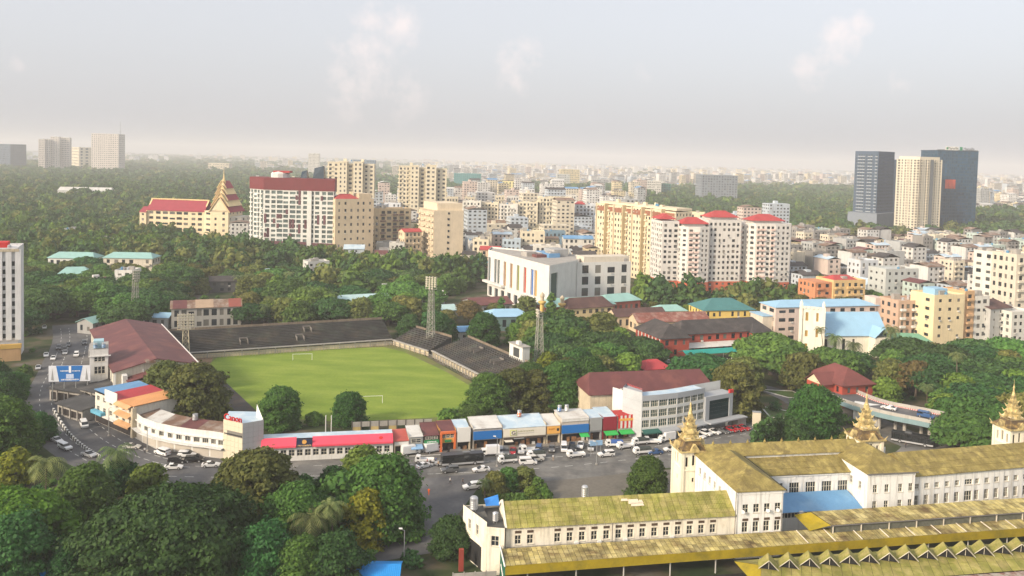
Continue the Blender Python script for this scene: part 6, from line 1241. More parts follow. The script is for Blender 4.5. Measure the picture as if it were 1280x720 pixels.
for i, (a, b, yb, yt, m_, lb) in enumerate(((577,600,303,252,ASHW,'white apartment slab with shaded recesses next to the cream slab'),(600,622,302,254,IVORY,'ivory apartment slab second in the long balconied row'),(624,646,303,256,ASHW,'pale apartment slab in the middle of the long balconied row'),(647,671,303,253,IVORY,'ivory apartment slab with flat cap in the long balconied row'),(673,714,303,247,IVORY,'broad ivory apartment slab with roof terraces ending the row'),(718,742,301,256,W_('coolwhite',(.56,.58,.60)),'cool white block with red roof pieces at the end of the row'))):
    r, loc, rz, L, H_ = bld(lb,(a,yb),(b,yb+.6),yt,15,10,m_,sp=3.0,wf=.55,hf=.55,balc=(0,3),name='apartment_block',cat='apartments',clut=4)
    if i == 5: MB().gable(0,L*.5,0,8,H_+.8,H_+3.4,'x',hip=3).build('red_roof', REDT, r)
rr2 = random.Random(21)
for i, (a, b, yb, yt) in enumerate(((440,470,320,286),(463,482,300,256),(480,500,292,254),(500,522,290,252),(522,546,284,249),(546,572,286,247),(556,580,300,262),(580,600,286,247),(604,630,280,245),(634,664,280,246),(690,720,278,244))): bld('weathered mid rise block in the packed rooftops behind the cream slab',(a,yb),(b,yb+.5),yt,14,7,rr2.choice((ASHW,IVORY,BEI,W_('coolwhite',(.56,.58,.60)))),sp=3,balc=(0,),name='apartment_block',cat='apartments',group='packed blocks behind the cream slab',clut=4)
for i, (a, b, yb, yt, m_, rm) in enumerate(((577,592,340,318,ASHW,SLATE),(590,610,338,300,IVORY,None),(600,624,345,312,W_('peach',(.62,.46,.32)),REDT),(627,650,335,300,W_('bluegrey',(.42,.50,.56)),None),(650,680,333,290,IVORY,None),(667,700,345,308,ASHW,None),(680,706,325,290,mat('net_wrapped',(.16,.24,.30),var=.15),None),(704,740,333,298,ASHW,BLUER),(716,744,350,318,W_('peach',(.62,.46,.32)),SLATE))): bld(('white house','ivory block','peach house with red roof','blue grey block','ivory block with setbacks','white block','netting wrapped block','white house with blue roof','peach house with slate roof')[i]+' in the packed quarter behind the mall',(a,yb),(b,yb+.6),yt,12,max(2,int((yb-yt)/7)),m_,'gable' if rm else 'flat',rm,2,sp=3,name='apartment_block',cat='building')
# mall with coloured fins
C_, Lp, R1 = G(685,398), G(609,369), G(718,388); H_ = TZ(685,332,C_.y); ml = thing('shopping_mall', 'white shopping mall with tall coloured window strips along its side', 'mall', C_, 0); MW = W_('mallwhite',(.66,.645,.61),.25); bl_ = (R1-C_); nb = Vector((-bl_.y,bl_.x,0)).normalized(); pl = [(p-C_).xy for p in (Lp,C_,R1,PY(730,R1.y+24),PY(613,Lp.y+16))]
take(C_,0,-40,40,-5,60,1)
e = (pl[1]-pl[0]); L_ = e.length; rzm = math.atan2(e.y,e.x); mb = MB(); cols = ['g','w','g','g','w','br','w','br','w','gr','w','rd','w','bl','or','w','w','w']; n_ = len(cols); z0_, z1_ = H_*.33, H_*.84
ops = [(L_*(k+.12)/n_,L_*(k+.88)/n_,z0_,z1_) for k, c in enumerate(cols) if c != 'w']; mb.panel(pl[0],pl[1],0,H_,ops+[(L_*(k+.2)/9,L_*(k+.75)/9,.6,H_*.22) for k in range(9)],1.0)
mb.panel(pl[1],pl[2],0,H_,[(2,9,z0_*.6,z1_)],.8); mb.panel(pl[2],pl[3],0,H_); mb.panel(pl[3],pl[4],0,H_); mb.panel(pl[4],pl[0],0,H_); mb.build('wall', MW, ml)
CM = {'g':mat('mall_glass',(.06,.09,.09),rough=.15),'br':mat('fin_brown',(.30,.16,.05)),'gr':mat('fin_olive',(.20,.22,.04)),'rd':mat('fin_red',(.40,.06,.03)),'bl':mat('fin_blue',(.06,.15,.42)),'or':mat('fin_gold',(.45,.27,.07))}
for k, c in enumerate(cols):
    if c != 'w': o = MB().box(L_*(k+.12)/n_,L_*(k+.88)/n_,.8,.9,z0_,z1_).build('colour_strip' if c != 'g' else 'glass_strip', CM[c], ml); o.location = (pl[0].x,pl[0].y,0); o.rotation_euler = (0,0,rzm)
for k in range(9): o = MB().box(L_*(k+.2)/9,L_*(k+.75)/9,.7,.8,.6,H_*.22).build('shopfront', GLASS, ml); o.location = (pl[0].x,pl[0].y,0); o.rotation_euler = (0,0,rzm)
o = MB().box(-2,L_*.32,-2.5,0,H_*.3,H_*.34).build('ledge', MW, ml); o.location = (pl[0].x,pl[0].y,0); o.rotation_euler = (0,0,rzm)
o = MB().box(2,9,.6,.7,z0_*.6,z1_).build('corner_glass', CM['g'], ml); o.location = (pl[1].x,pl[1].y,0); o.rotation_euler = (0,0,math.atan2((pl[2]-pl[1]).y,(pl[2]-pl[1]).x))
ci = sum(pl,Vector((0,0)))/5; MB().prism([ci+(p-ci)*.97 for p in pl],H_-1,H_-.8).build('roof', CONC, ml)
for (u, v, w_, d_, h_, m_) in ((.1,.3,10,8,1.5,MAROON),(.45,.5,16,7,2.2,BLUER),(.2,.7,9,9,2,SHEETW),(.6,.3,6,5,3,CONC),(-.3,.4,7,6,2.5,CONC),(.8,.7,12,9,4,W_('grey',(.35,.35,.34)))): p = ci+Vector((u*14,v*16-4)); MB().cbox(p.x,p.y,H_-.8+h_/2,w_,d_,h_,rzm).build('roof_plant', m_, ml)
r, loc, rz, L, H2 = bld('white office wing with dark glass bays joined behind the mall corner',(720,387),(787,384),330,12,4,MW,sp=7,wf=.5,hf=.7,name='office_wing',cat='office',clut=5); MB().box(L*.15,L,2,11.5,H2,H2+3.4).build('upper_floor', W_('warmwhite',(.62,.56,.46)), r)
# low roofs by the minarets
bld('low brick hall with pale green hipped roof below the mall',(683,404),(768,399),384,12,1,W_('brickred',(.38,.10,.07)),'hip',TEALR,3.2,name='hall',cat='hall'); bld('pale green roofed annex right of the brown gable',(758,398),(800,394),378,12,1,W_('brickred',(.38,.10,.07)),'hip',TEALR,3,name='hall',cat='hall')
bld('yellow house under a steep brown hipped roof before the green roofs',(709,406),(766,402),386,10,2,W_('yellowish',(.62,.50,.28)),'hip',BRNR,4.4,name='house',cat='house'); bld('long brown roofed shed behind the dark trees',(770,412),(832,409),396,10,1,BEI,'gable',BRNR,3,name='shed',cat='shed'); bld('brown corrugated long roof before the yellow school',(797,417),(886,414),403,11,1,BEI,'gable',mat('red_corrugated',(.22,.08,.06),rib=.35,var=.25,col2=(.36,.24,.2),c2f=.56,s2=.4),3.4,name='warehouse',cat='warehouse'); bld('small pale green roof between the brown sheds',(820,402),(858,401),389,9,1,BEI,'hip',TEALR,2.4,name='shed',cat='shed')
bld('pale green roofed shed under the white towers',(838,385),(872,384),376,9,1,BEI,'gable',TEALR,2,name='shed',cat='shed')
MINM = mat('minaret_yellow',(.66,.45,.15),var=.1,streak=.2)
for px, yb, yt, lb in ((702,404,369,'yellow minaret with domed top in front of the brick hall'),(677,404,365,'yellow minaret partly hidden by the lattice mast')):
    p = G(px,yb); h = TZ(px,yt,p.y); m_ = thing('minaret', lb, 'minaret', p); MB().lathe(0,0,[(1.35,0),(1.35,.8),(1.05,1.0),(1.05,h*.62)],12).build('shaft', MINM, m_); MB().lathe(0,0,[(1.05,h*.6),(1.9,h*.66),(1.9,h*.71),(1.2,h*.72)],12).build('balcony', MINM, m_); MB().lathe(0,0,[(.9,h*.7),(.9,h*.84),(1.2,h*.86),(1.0,h*.93),(.1,h)],12).build('dome', mat('minaret_cap',(.5,.42,.3)), m_)
bld('pale fence-like arcade wall behind the minarets',(716,416),(762,424),406,2,1,W_('yellowish',(.62,.50,.28)),'flat',sp=2,wf=.5,hf=.7,name='arcade_wall',cat='wall',clut=0)
# tall cream apartment range with fins
A, B = G(744,337), G(838,358); loc, rz, L = frame(A,B); H_ = TZ(744,254,A.y); ap = thing('apartment_range', 'tall cream apartment range with ochre fins and brown top bays', 'apartments', loc, rz); take(loc,rz,0,L,-4,22); CRMW = W_('creamrange',(.67,.58,.41),.25); OCH = mat('ochre_fin',(.60,.48,.28),var=.08)
nb_ = 8
for k in range(nb_):
    x0, x1 = L*k/nb_, L*(k+1)/nb_; sb = (0,2.2)[k % 2]; add_block(ap, rect(x1-x0,16-sb,x0,sb), 0, H_*(1,.985)[k % 2], 12, CRMW, 2.6, .46, .45, .2, (2,), (0,) if k % 2 else (3,), margin=.3)
    MB().box(x0-.35,x0+.35,-1.0,sb+.05 if sb else 0,0,H_+.6).build('fin', OCH if k % 2 else CRMW, ap); MB().box(x0+.8,x1-.8,sb-.3,sb-.02,H_*.9,H_*.965).build('top_bay', mat('brown_bay',(.28,.12,.07)), ap)
MB().box(0,L,3,16,H_+.05,H_+1.6).build('roof_cap', CRMW, ap); clutter(ap,4,L-6,4,13,H_+1.5,9,7,CRMW)
bld('brown topped rear apartment block behind the cream range',(845,330),(878,332),266,12,10,CRMW,name='apartment_block',cat='apartments',sp=3,balc=(0,))
# white towers with red roofs and orange podium
A, B = G(828,371), G(987,371); B = PY(987,A.y+14); loc, rz, L = frame(A,B); H_ = TZ(905,279,(A.y+B.y)/2); tw = thing('apartment_tower', 'white apartment towers with red tiled roofs on an orange podium', 'apartment tower', loc, rz); take(loc,rz,0,L,-6,26); TWW = W_('towerwhite',(.66,.63,.585),.3); POD = W_('podium',(.58,.15,.08),.2)
lob = ((0,.13,4,.99,None),(.13,.36,-2,.93,(.14,.33)),(.34,.6,1,1.02,(.36,.58)),(.58,.66,5,.97,None),(.66,1.0,-2,.985,(.68,.93)))
for i, (f0,f1,sb,hf_,rf) in enumerate(lob):
    x0, x1 = L*f0, L*f1; rc = rect(x1-x0,20,x0,sb); hp = H_*.205
    if i in (1,4): w2 = (x1-x0); rc = [(x0,sb+3),(x0+3,sb),(x0+w2*.55,sb-1.5),(x1-2,sb),(x1,sb+3),(x1,sb+20),(x0,sb+20)]
    add_block(tw, [(p[0],p[1]) for p in rc], hp, H_*hf_, 11, TWW, 2.8, .58, .52, .3, (len(rc)-2,), tuple(range(1,len(rc)-2,2)) or (0,), margin=.35, balm=mat('pink_balcony',(.66,.5,.44),var=.1))
    add_block(tw, rc, 0, hp, 3, POD, 3.4, .4, .45, .2, (len(rc)-2,), name='podium_wall')
    MB().prism([(p[0],p[1]) for p in rc],H_*hf_+.01,H_*hf_+.9).build('roof_slab', TWW, tw)
    if rf: a_, b_ = L*rf[0], L*rf[1]; MB().box(a_+1,b_-1,sb+3,sb+13,H_*hf_+.9,H_*hf_+3).build('roof_lantern', TWW, tw); MB().gable(a_,b_,sb+2,sb+14,H_*hf_+2.6,H_*hf_+6.2,'x',ov=.8,hip=(b_-a_)*.36).build('tiled_roof', REDT, tw)
MB().gable(L*.0,L*.12,8,22,H_*.99+2,H_*.99+5,'y',hip=5).build('tiled_roof', REDT, tw); MB().gable(L*.47,L*.6,12,22,H_*1.02+2,H_*1.02+5.4,'x',hip=5).build('tiled_roof', REDT, tw)
# school, brick hall, church
bld('yellow two storey school with dark teal hipped roof',(879,408),(943,407),388,18,2,W_('schoolyellow',(.76,.55,.16),.15),'hip',TEALD,4.6,name='school',cat='school',sp=3,wf=.42,hf=.6,hip=9)
BRK = W_('brick_red',(.40,.075,.05),.25)
A, B = G(850,441), G(960,434); loc, rz, L = frame(A,B); H_ = TZ(850,418,A.y); bh = thing('brick_hall', 'long red brick colonial hall with dark slate roof and arched windows', 'hall', loc, rz); take(loc,rz,-20,L,-8,24)
add_block(bh, rect(L,13), 0, H_, 2, BRK, 3.6, .42, .55, .25, (2,), trim=[MB()]); MB().gable(0,L,0,13,H_+.02,H_+4.6,'x',ov=.8,hip=5).build('roof', SLATE, bh)
add_block(bh, rect(13,22,-12.5,-6), 0, H_, 2, BRK, 3.2, .42, .55, .25, (), name='wing_wall'); MB().gable(-12.5,.5,-6,16,H_+.05,H_+5.0,'y',ov=.8,hip=5.5).build('wing_roof', SLATE, bh)
add_block(bh, rect(10,8,L-10,-3), 0, H_-.6, 2, BRK, 3.2, .42, .55, .25, (2,), name='bay_wall'); MB().gable(L-10,L,-3,8,H_-.5,H_+2.6,'x',ov=.6,hip=4).build('bay_roof', SLATE, bh)
for k in range(7): MB().box(-12.6-.12,-12.6,-5+3*k,-4.4+3*k,0,H_).build('white_pilaster', WHITE, bh)
MB().poly([(1,-4.6,H_*.36),(L-11,-4.6,H_*.36),(L-11,-.1,H_*.52),(1,-.1,H_*.52)]).build('veranda_roof', SHEETW, bh); TGC = mat('teal_canvas',(.02,.28,.24),var=.15)
cv = thing('canvas_canopy', 'bright teal canvas canopy in front of the brick hall', 'canopy', G(858,453), rz); MB().gable(0,26,0,6,3,4.2,'x',t=.1,ov=.2).build('canvas', TGC, cv)
for x in (0,8.6,17.3,26): MB().bar((x,.1,0),(x,.1,3.0),.08,5).build('post', METAL, cv)
wp = MB().box(0,2.0,0,.25,0,2.4).mesh('panel', WHITE); cw = thing('compound_wall', 'white pillared compound wall with pale fence before the brick hall', 'wall', G(842,462), rz)
for k in range(16): link('panel', wp, cw, (k*2.2,0,0)); MB().box(k*2.2-.15,k*2.2+.12,-.1,.35,0,3.0).build('pillar', WHITE, cw)
r, loc, rz, L, H_ = bld('long pinkish school range with sky blue roof behind the church',(968,428),(1096,424),384,13,4,W_('pinkish',(.62,.50,.43),.25),'hip',PBL,2.2,sp=5,wf=.6,hf=.42,name='school',cat='school',hip=7); MB().box(L*.97,L*1.06,0,8,0,H_+3.4).build('end_tower', W_('pinkish',(.62,.50,.43)), r); MB().box(-5,0,2,13,0,H_*.72).build('west_wing', W_('warmwhite',(.62,.56,.46)), r); MB().box(-5.4,.1,1.7,13.3,H_*.72,H_*.72+.3).build('wing_roof', PBL, r)
CHW = W_('churchwhite',(.78,.74,.62),.25); A = G(999,444); ch = thing('church', 'white church with square tower and broad sky blue roof', 'church', A, rad(-20)); take(A,rad(-20),-2,40,-2,30); H_ = TZ(1012,386,A.y)
add_block(ch, rect(9,8), 0, H_, 3, CHW, 3.0, .3, .55, .4, (2,), pane=mat('ochre_glass',(.35,.22,.06),rough=.4), name='tower_wall')
for x, y in ((0,0),(9,0),(0,8),(9,8)): MB().cbox(x,y,H_/2+.6,1.3,1.3,H_+1.2).build('buttress', CHW, ch); MB().lathe(x,y,[(.6,H_+1.2),(.5,H_+1.6),(.05,H_+2.6)],6).build('pinnacle', CHW, ch)
for k in range(5): MB().box(.9+k*1.6,1.7+k*1.6,-.2,.2,H_,H_+.9).build('merlon', CHW, ch)
rzc = rad(8)-rad(-20); nv = bpy.data.objects.new('nave', None); COL.objects.link(nv); nv.parent = ch; nv.location = (8,4,0); nv.rotation_euler = (0,0,rzc); he = H_*.42
add_block(nv, rect(30,16), 0, he, 1, CHW, 4, .35, .6, .3, (2,), name='nave_wall'); MB().gable(0,30,0,16,he+.02,H_*.86,'x',ov=.7).build('nave_roof', PBL, nv); MB().poly([(30,0,he),(30,16,he),(30,8,H_*.83)]).build('nave_gable', CHW, nv); MB().box(30.7,31.3,-.5,.2,he-.5,he+.4).build('kneeler', CHW, nv); MB().gable(22,29,-5,8,he+.01,he+4,'y',ov=.5).build('transept_roof', PBL, nv); MB().box(22,29,-5,.1,0,he-.05).build('transept_wall', CHW, nv)
# brick station house by the flyover
A, B = G(1050,508), G(1091,505); r, loc, rz, L, H_ = bld('two storey red brick house with maroon hipped roof by the flyover',(1052,510),(1090,507),482,17,2,BRK,'hip',mat('maroon_tile',(.17,.055,.05),var=.2,rib=1.5),4.5,name='brick_house',cat='house',sp=3.2,wf=.36,hf=.5,ov=.9,hip=6,axis='y')
MB().gable(-5,2,4,12,H_-.5,H_+2.6,'x',ov=.6).build('porch_gable', mat('maroon_tile',(.17,.055,.05)), r); MB().box(-5,0,4.2,11.8,0,H_-.6).build('porch_wall', BRK, r); MB().poly([(-5.05,4.2,H_-.6),(-5.05,8,H_+2.2),(-5.05,11.8,H_-.6)]).build('porch_pediment', CREAM, r)
# flyover
fl = thing('flyover', 'curved concrete flyover with red and white kerbs behind the station', 'bridge', (0,0,0)); zc = 6.0; fp = smooth([G(x,y,z) for x, y, z in ((1040,487,4.0),(1075,502,5.0),(1110,512,zc),(1150,520,zc),(1190,528,zc),(1240,536,zc),(1300,545,zc))],5)
DECK = mat('deck_concrete',(.42,.40,.36),streak=.4); TEALG = mat('teal_girder',(.20,.30,.32),var=.15,streak=.3); n = len(fp); WD = 11
def offs(pts, d):
    o = []
    for i in range(len(pts)):
        t_ = pts[min(i+1,n-1)]-pts[max(i-1,0)]; t_.z = 0; t_.normalize(); o.append(pts[i]+Vector((-t_.y,t_.x,0))*d)
    return o
def band(d0, d1, za, zb, m, name):
    a, b = offs(fp,d0), offs(fp,d1); mb = MB()
    for i in range(n-1):
        mb.quad(*(p+Vector((0,0,zb)) for p in (a[i],a[i+1],b[i+1],b[i]))); mb.quad(*(p+Vector((0,0,za)) for p in (b[i],b[i+1],a[i+1],a[i])))
        mb.quad(a[i]+Vector((0,0,za)),a[i+1]+Vector((0,0,za)),a[i+1]+Vector((0,0,zb)),a[i]+Vector((0,0,zb))); mb.quad(b[i+1]+Vector((0,0,za)),b[i]+Vector((0,0,za)),b[i]+Vector((0,0,zb)),b[i+1]+Vector((0,0,zb)))
    mb.build(name, m, fl)
band(-WD/2,WD/2,-.6,0,ASPH,'deck'); band(-WD/2-.5,-WD/2,-1.3,.1,TEALG,'girder'); band(WD/2,WD/2+.5,-1.3,.1,TEALG,'girder'); band(-WD/2-.4,-WD/2-.1,.12,1.1,DECK,'parapet'); band(WD/2+.1,WD/2+.4,.12,1.2,DECK,'parapet')
for side in (-WD/2+.25, WD/2-.25):
    q = offs(fp,side)
    for i in range(n-1):
        for k in range(3):
            for c in range(2): p = q[i]+(q[i+1]-q[i])*((k+.25+.5*c)/3); d_ = q[i+1]-q[i]; MB().cbox(0,0,.15,d_.length/6-.02,.3,.3,0).build('kerb_block', (RED,WHITE)[c], fl).matrix_local = Matrix.Translation(p)@Matrix.Rotation(math.atan2(d_.y,d_.x),4,'Z')
for i in range(6,n,4): p = fp[i]; MB().bar((p.x-2.5,p.y,0),(p.x-2.5,p.y,p.z-.6),.5,8).bar((p.x+2.5,p.y,0),(p.x+2.5,p.y,p.z-.6),.5,8).build('pier', DECK, fl) if False else (MB().bar((p.x-2.5,p.y,0),(p.x-2.5,p.y,p.z-.6),.5,8).build('pier', DECK, fl), MB().bar((p.x+2.5,p.y,0),(p.x+2.5,p.y,p.z-.6),.5,8).build('pier', DECK, fl))
vehicle('sedan',0,0,math.atan2((fp[12]-fp[11]).y,(fp[12]-fp[11]).x)+PI,'white','white car crossing the flyover',world=fp[11]+Vector((-1,1.5,0)),z=fp[11].z+.02); vehicle('van',0,0,math.atan2((fp[16]-fp[15]).y,(fp[16]-fp[15]).x),'blue','blue van crossing the flyover',world=fp[15]+Vector((1,-1.5,0)),z=fp[15].z+.02)
gh = thing('gate_house', 'small white arched abutment house beneath the flyover end', 'building', G(1066,528), rad(-30)); add_block(gh, rect(7,5), 0, 5.2, 1, WHITE, 5, .5, .6, .4, (2,)); MB().box(-.3,7.3,-.3,5.3,5.2,5.5).build('roof', WHITE, gh); MB().box(-.2,7.2,-.15,-.02,4.5,4.7).build('cornice', WHITE, gh)
# right edge of the old town
ORB = W_('orangebrick',(.56,.24,.12)); A = G(1018,398); B = PY(1080,A.y+9)
r, loc, rz, L, H_ = bld('orange and tan corner block with balconied flank and red roof pieces',(1040,397),B,352,15,5,W_('tanyellow',(.66,.46,.22)),sp=3.6,balc=(0,),name='apartment_block',cat='apartments',clut=2); add_block(r, rect(10,15,-10.2,1), 0, H_-.5, 5, ORB, 3.4, .45, .5, .2, (2,), (0,), name='flank_wall'); MB().gable(2,L-4,2,12,H_+.5,H_+2.6,'x',hip=3).build('red_roof', REDT, r)
def oldblock(lb, xa, ya, xb, yb, top, nf, m_, dep=12, rm=None, turn=0.0, **k):
    A = G(xa,ya); return bld(lb,(xa,ya),PY(xb,A.y+turn),top,dep,nf,m_,'gable' if rm else 'flat',rm,name='apartment_block',cat='apartments',**k)
oldblock('pink and brown apartment house with deep balconies by the palm trees',1121,431,1160,0,378,5,W_('pinkbrown',(.52,.36,.26)),13,turn=4,balc=(0,),sp=3,balm=WHITE); r, loc, rz, L, H_ = oldblock('tall pale cream corner block with dark paired windows',1165,437,1203,0,371,6,W_('palecream',(.74,.61,.38),.3),14,turn=5,sp=5,wf=.4,hf=.36)
MB().box(2,9,2,9,H_,H_+3.2).build('roof_room', PBL, r)
oldblock('narrow orange cream shophouse with red roof turret beside the cream block',1203,434,1215,0,366,7,W_('apricot',(.62,.40,.22)),12,turn=2,sp=2.6,balc=(0,)); oldblock('slim white apartment house with dark window bays',1216,433,1234,0,372,6,ASHW,12,turn=2,sp=3,wf=.6)
r, loc, rz, L, H_ = oldblock('grey stained gable ended block with brown roof at the wood edge',1236,434,1262,0,386,5,W_('stainedgrey',(.46,.46,.44),.6),18,turn=6,sp=4,wf=.25,hf=.3,rm=BRNR); oldblock('dark blue banded white block behind the grey gable',1263,436,1292,0,392,5,ASHW,14,turn=4,sp=3,wf=.5)
r, loc, rz, L, H_ = oldblock('tall white apartment tower with stair flank at the old town edge',1250,414,1268,0,318,10,ASHW,16,turn=5,sp=4,wf=.5); oldblock('pale tall block right of the white stair tower',1266,420,1300,0,320,9,W_('warmwhite',(.62,.56,.46)),16,turn=3,sp=3.6,balc=(0,))
r, loc, rz, L, H_ = bld('green roofed bungalow among palms below the pink apartment house',(1116,438),(1163,440),425,10,1,W_('yellowish',(.62,.50,.28)),'hip',mat('green_sheet',(.16,.34,.22),rib=.9),2.4,name='house',cat='house')
oldblock('grey five storey block with square windows and red roofed neighbour',1105,392,1146,0,338,6,W_('palegrey',(.48,.50,.48)),14,turn=6,sp=3.6,wf=.4,hf=.4); oldblock('white four storey block with square windows left of the grey block',1074,372,1096,0,327,5,W_('coolwhite',(.56,.58,.60)),12,turn=4,sp=3.4,wf=.42)
oldblock('yellow painted small house with blue tarpaulin roof neighbour',1188,395,1206,0,376,2,W_('schoolyellow',(.76,.55,.16),.15),9,turn=3,rm=PALE); oldblock('orange painted terrace house near the white stair tower',1234,386,1252,0,360,3,W_('orangeplaster',(.72,.38,.14)),10,turn=3)
# the monastery style palace in the park
A, B = G(184,301), G(255,304); loc, rz, L = frame(A,B); H_ = TZ(184,262,A.y); pa = thing('palace_hotel', 'cream hotel with long maroon roof and tiered golden gable end in the park', 'hotel', loc, rz); take(loc,rz,0,L+40,-10,30); PCR = W_('palacecream',(.72,.60,.40),.2); PGD = mat('palace_gold',(.72,.55,.28),var=.1); MRT = mat('maroon_tiles',(.30,.045,.065),var=.1,rib=.8)
add_block(pa, rect(L,16), 0, H_, 6, PCR, 6.2, .74, .5, .4, (2,), margin=.4); MB().gable(0,L,0,16,H_,H_+9,'x',t=.4,ov=.6).build('roof', MRT, pa)
for x in (0,L): MB().poly([(x-.6,-1,H_-1),(x+.6,-1,H_-1),(x+.6,8,H_+9.6),(x-.6,8,H_+9.6)]).build('verge', PGD, pa)
MB().box(-1,L,7.5,8.5,H_+8.8,H_+9.8).build('ridge', PGD, pa); add_block(pa, rect(6,14,-6,-2), 0, H_-2, 6, PCR, 6, .4, .4, .3, (2,), name='end_wall'); MB().gable(-6,0,-2,12,H_-2,H_+2.5,'x',ov=.4).build('end_roof', MRT, pa)
x1 = L; add_block(pa, [(x1,0),(x1+10,-6),(x1+10,16),(x1,16)], 0, H_+1, 6, PCR, 6, .7, .4, .3, (2,), name='link_wall'); wE = 30; add_block(pa, [(x1+10,-8),(x1+26,-8),(x1+26,18),(x1+10,18)], 0, H_+2, 6, PCR, 6, .3, .42, .3, (2,), name='gable_block'); add_block(pa, [(x1+26,-4),(x1+34,0),(x1+34,16),(x1+26,16)], 0, H_-3, 5, W_('shadecream',(.62,.57,.48)), 6, .3, .42, .3, (2,), name='right_wing')
for k in range(5):
    w2 = 16-k*2.6; z = H_+1+k*5.0; y = -8+k*2.2; cx = x1+18-k*.6; MB().poly([(cx-w2/2-1,y,z),(cx+w2/2+1,y,z),(cx,y,z+w2*.62+2)]).build('gable_front', PGD if k % 2 else PCR, pa); MB().poly([(cx-w2/2-1.4,y-.3,z-.5),(cx,y-.3,z+w2*.62+2.4),(cx,20-k*1.5,z+w2*.62+2.4),(cx-w2/2-1.4,20-k*1.5,z-.5)]).poly([(cx,y-.3,z+w2*.62+2.4),(cx+w2/2+1.4,y-.3,z-.5),(cx+w2/2+1.4,20-k*1.5,z-.5),(cx,20-k*1.5,z+w2*.62+2.4)]).build('tier_roof', MRT if k % 2 == 0 else PGD, pa)
    MB().bar((cx-w2/2-1.4,y-.5,z-.5),(cx,y-.5,z+w2*.62+2.8),.55,4).bar((cx+w2/2+1.4,y-.5,z-.5),(cx,y-.5,z+w2*.62+2.8),.55,4).build('barge_board', PGD, pa)
z = H_+28; MB().lathe(x1+15.6,4,[(2.2,z-8),(1.6,z-3),(1.8,z-2),(.8,z+1),(.3,z+5),(.1,z+9)],8).build('spire', PGD, pa)
# three towers on the skyline
A = G(1094,290); lfp, rtp = PY(1065,A.y+26), PY(1114,A.y+34); H_ = TZ(1094,192,A.y); DKB = W_('slateblue',(.065,.10,.15),.05); t1 = thing('skyscraper', 'dark slate tower with white balcony dots beside the white tower', 'skyscraper', A, 0); pl = [Vector((0,0)),(rtp-A).xy,(rtp-A).xy+Vector((-20,30)),(lfp-A).xy]; take(A,0,-35,30,-5,60)
add_block(t1, pl, 0, H_, 24, DKB, 3.2, .55, .5, .25, (1,2), (3,), mat('slate_glass',(.05,.075,.1),rough=.15,island=.3), balm=mat('balcony_grey',(.42,.45,.48))); cpl = sum(pl,Vector((0,0)))/4; MB().prism([cpl+(p-cpl)*1.0 for p in pl],H_+.02,H_+3).build('crown_rail', DKB, t1); MB().prism([cpl+(p-cpl)*1.25+Vector((-2,-4)) for p in pl],0,H_*.24).build('podium', W_('podgrey',(.20,.23,.27),.05), t1)
A = G(1126,288); bt = bld('slim dark rear tower between the slate and white towers',(1112,282),PY(1128,G(1112,282).y+4),200,20,22,DKB,name='skyscraper',cat='skyscraper',pane=mat('slate_glass',(.05,.075,.1)),clut=0)
A = G(1146,296); lfp, rtp = PY(1117,A.y+20), PY(1173,A.y+12); H_ = TZ(1146,199,A.y); t2 = thing('skyscraper', 'cream white residential tower with dense balconies between two dark towers', 'skyscraper', A, 0); pl = [Vector((0,0)),(rtp-A).xy,(rtp-A).xy+Vector((-20,26)),(lfp-A).xy]; take(A,0,-35,30,-5,50); CWT = W_('creamtower',(.64,.58,.46),.1)
add_block(t2, pl, H_*.1, H_, 26, CWT, 3.4, .58, .6, .6, (1,2), (0,3), mat('ink_glass',(.02,.022,.025),rough=.3,var=.2), bfrac=.3); cpl = sum(pl,Vector((0,0)))/4
for i in (3,0):
    a, b = pl[i], pl[(i+1) % 4]
    for k in range(7): p = a+(b-a)*(k/6); MB().cbox(p.x,p.y,H_*.5,.55,.55,H_).build('pier', CWT, t2)
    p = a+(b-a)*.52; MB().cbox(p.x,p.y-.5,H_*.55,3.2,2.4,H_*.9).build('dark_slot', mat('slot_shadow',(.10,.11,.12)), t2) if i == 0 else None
MB().prism([cpl+(p-cpl)*.9 for p in pl],H_+.02,H_+3).build('roof_house', CWT, t2)
A = G(1167,292); B = PY(1218,A.y+8); loc, rz, L = frame(A,B); H_ = TZ(1190,188.5,A.y); t3 = thing('skyscraper', 'blue glass office tower with white sign letters along its roof edge', 'skyscraper', loc, rz); take(loc,rz,0,L,0,40); BG = mat('blue_glass',(.02,.07,.125),rough=.12,var=.3,scale=.05,island=.3); SPN = mat('spandrel',(.025,.06,.095),rough=.3)
add_block(t3, rect(L,32), 0, H_, 26, SPN, 2.6, .9, .8, .12, (2,), (), BG, margin=.2); MB().box(-.5,L+.5,-.5,32.5,H_,H_+.6).build('roof_slab', SPN, t3)
MB().box(L*.18,L*.5,-.3,.2,H_+.8,H_+5.2).build('sign_board', WHITE, t3); o = txt(t3,'Manulife',L*.37,H_+3,-.36,4.2,BLKM); MB().box(L*.21,L*.25,-.42,-.32,H_+1.6,H_+4.4).build('sign_mark', mat('leaf_green_mark',(.02,.22,.1)), t3); MB().box(L*.54,L*.6,-.3,.2,H_+.9,H_+4.9).build('green_mark', mat('leaf_green_mark',(.02,.22,.1)), t3); txt(t3,'Manulife',L*.76,H_+2.8,-.2,4.4,DARK); MB().box(0,L,1,1.3,H_+.6,H_+1.6).build('rail', METAL, t3)
for k in range(3): MB().box(L*.22+k*L*.085,L*.22+(k+1)*L*.085-.3,-.25,.0,H_*.545,H_*.655).build('red_screen', mat('red_panel',(.62,.10,.05),rough=.4), t3)
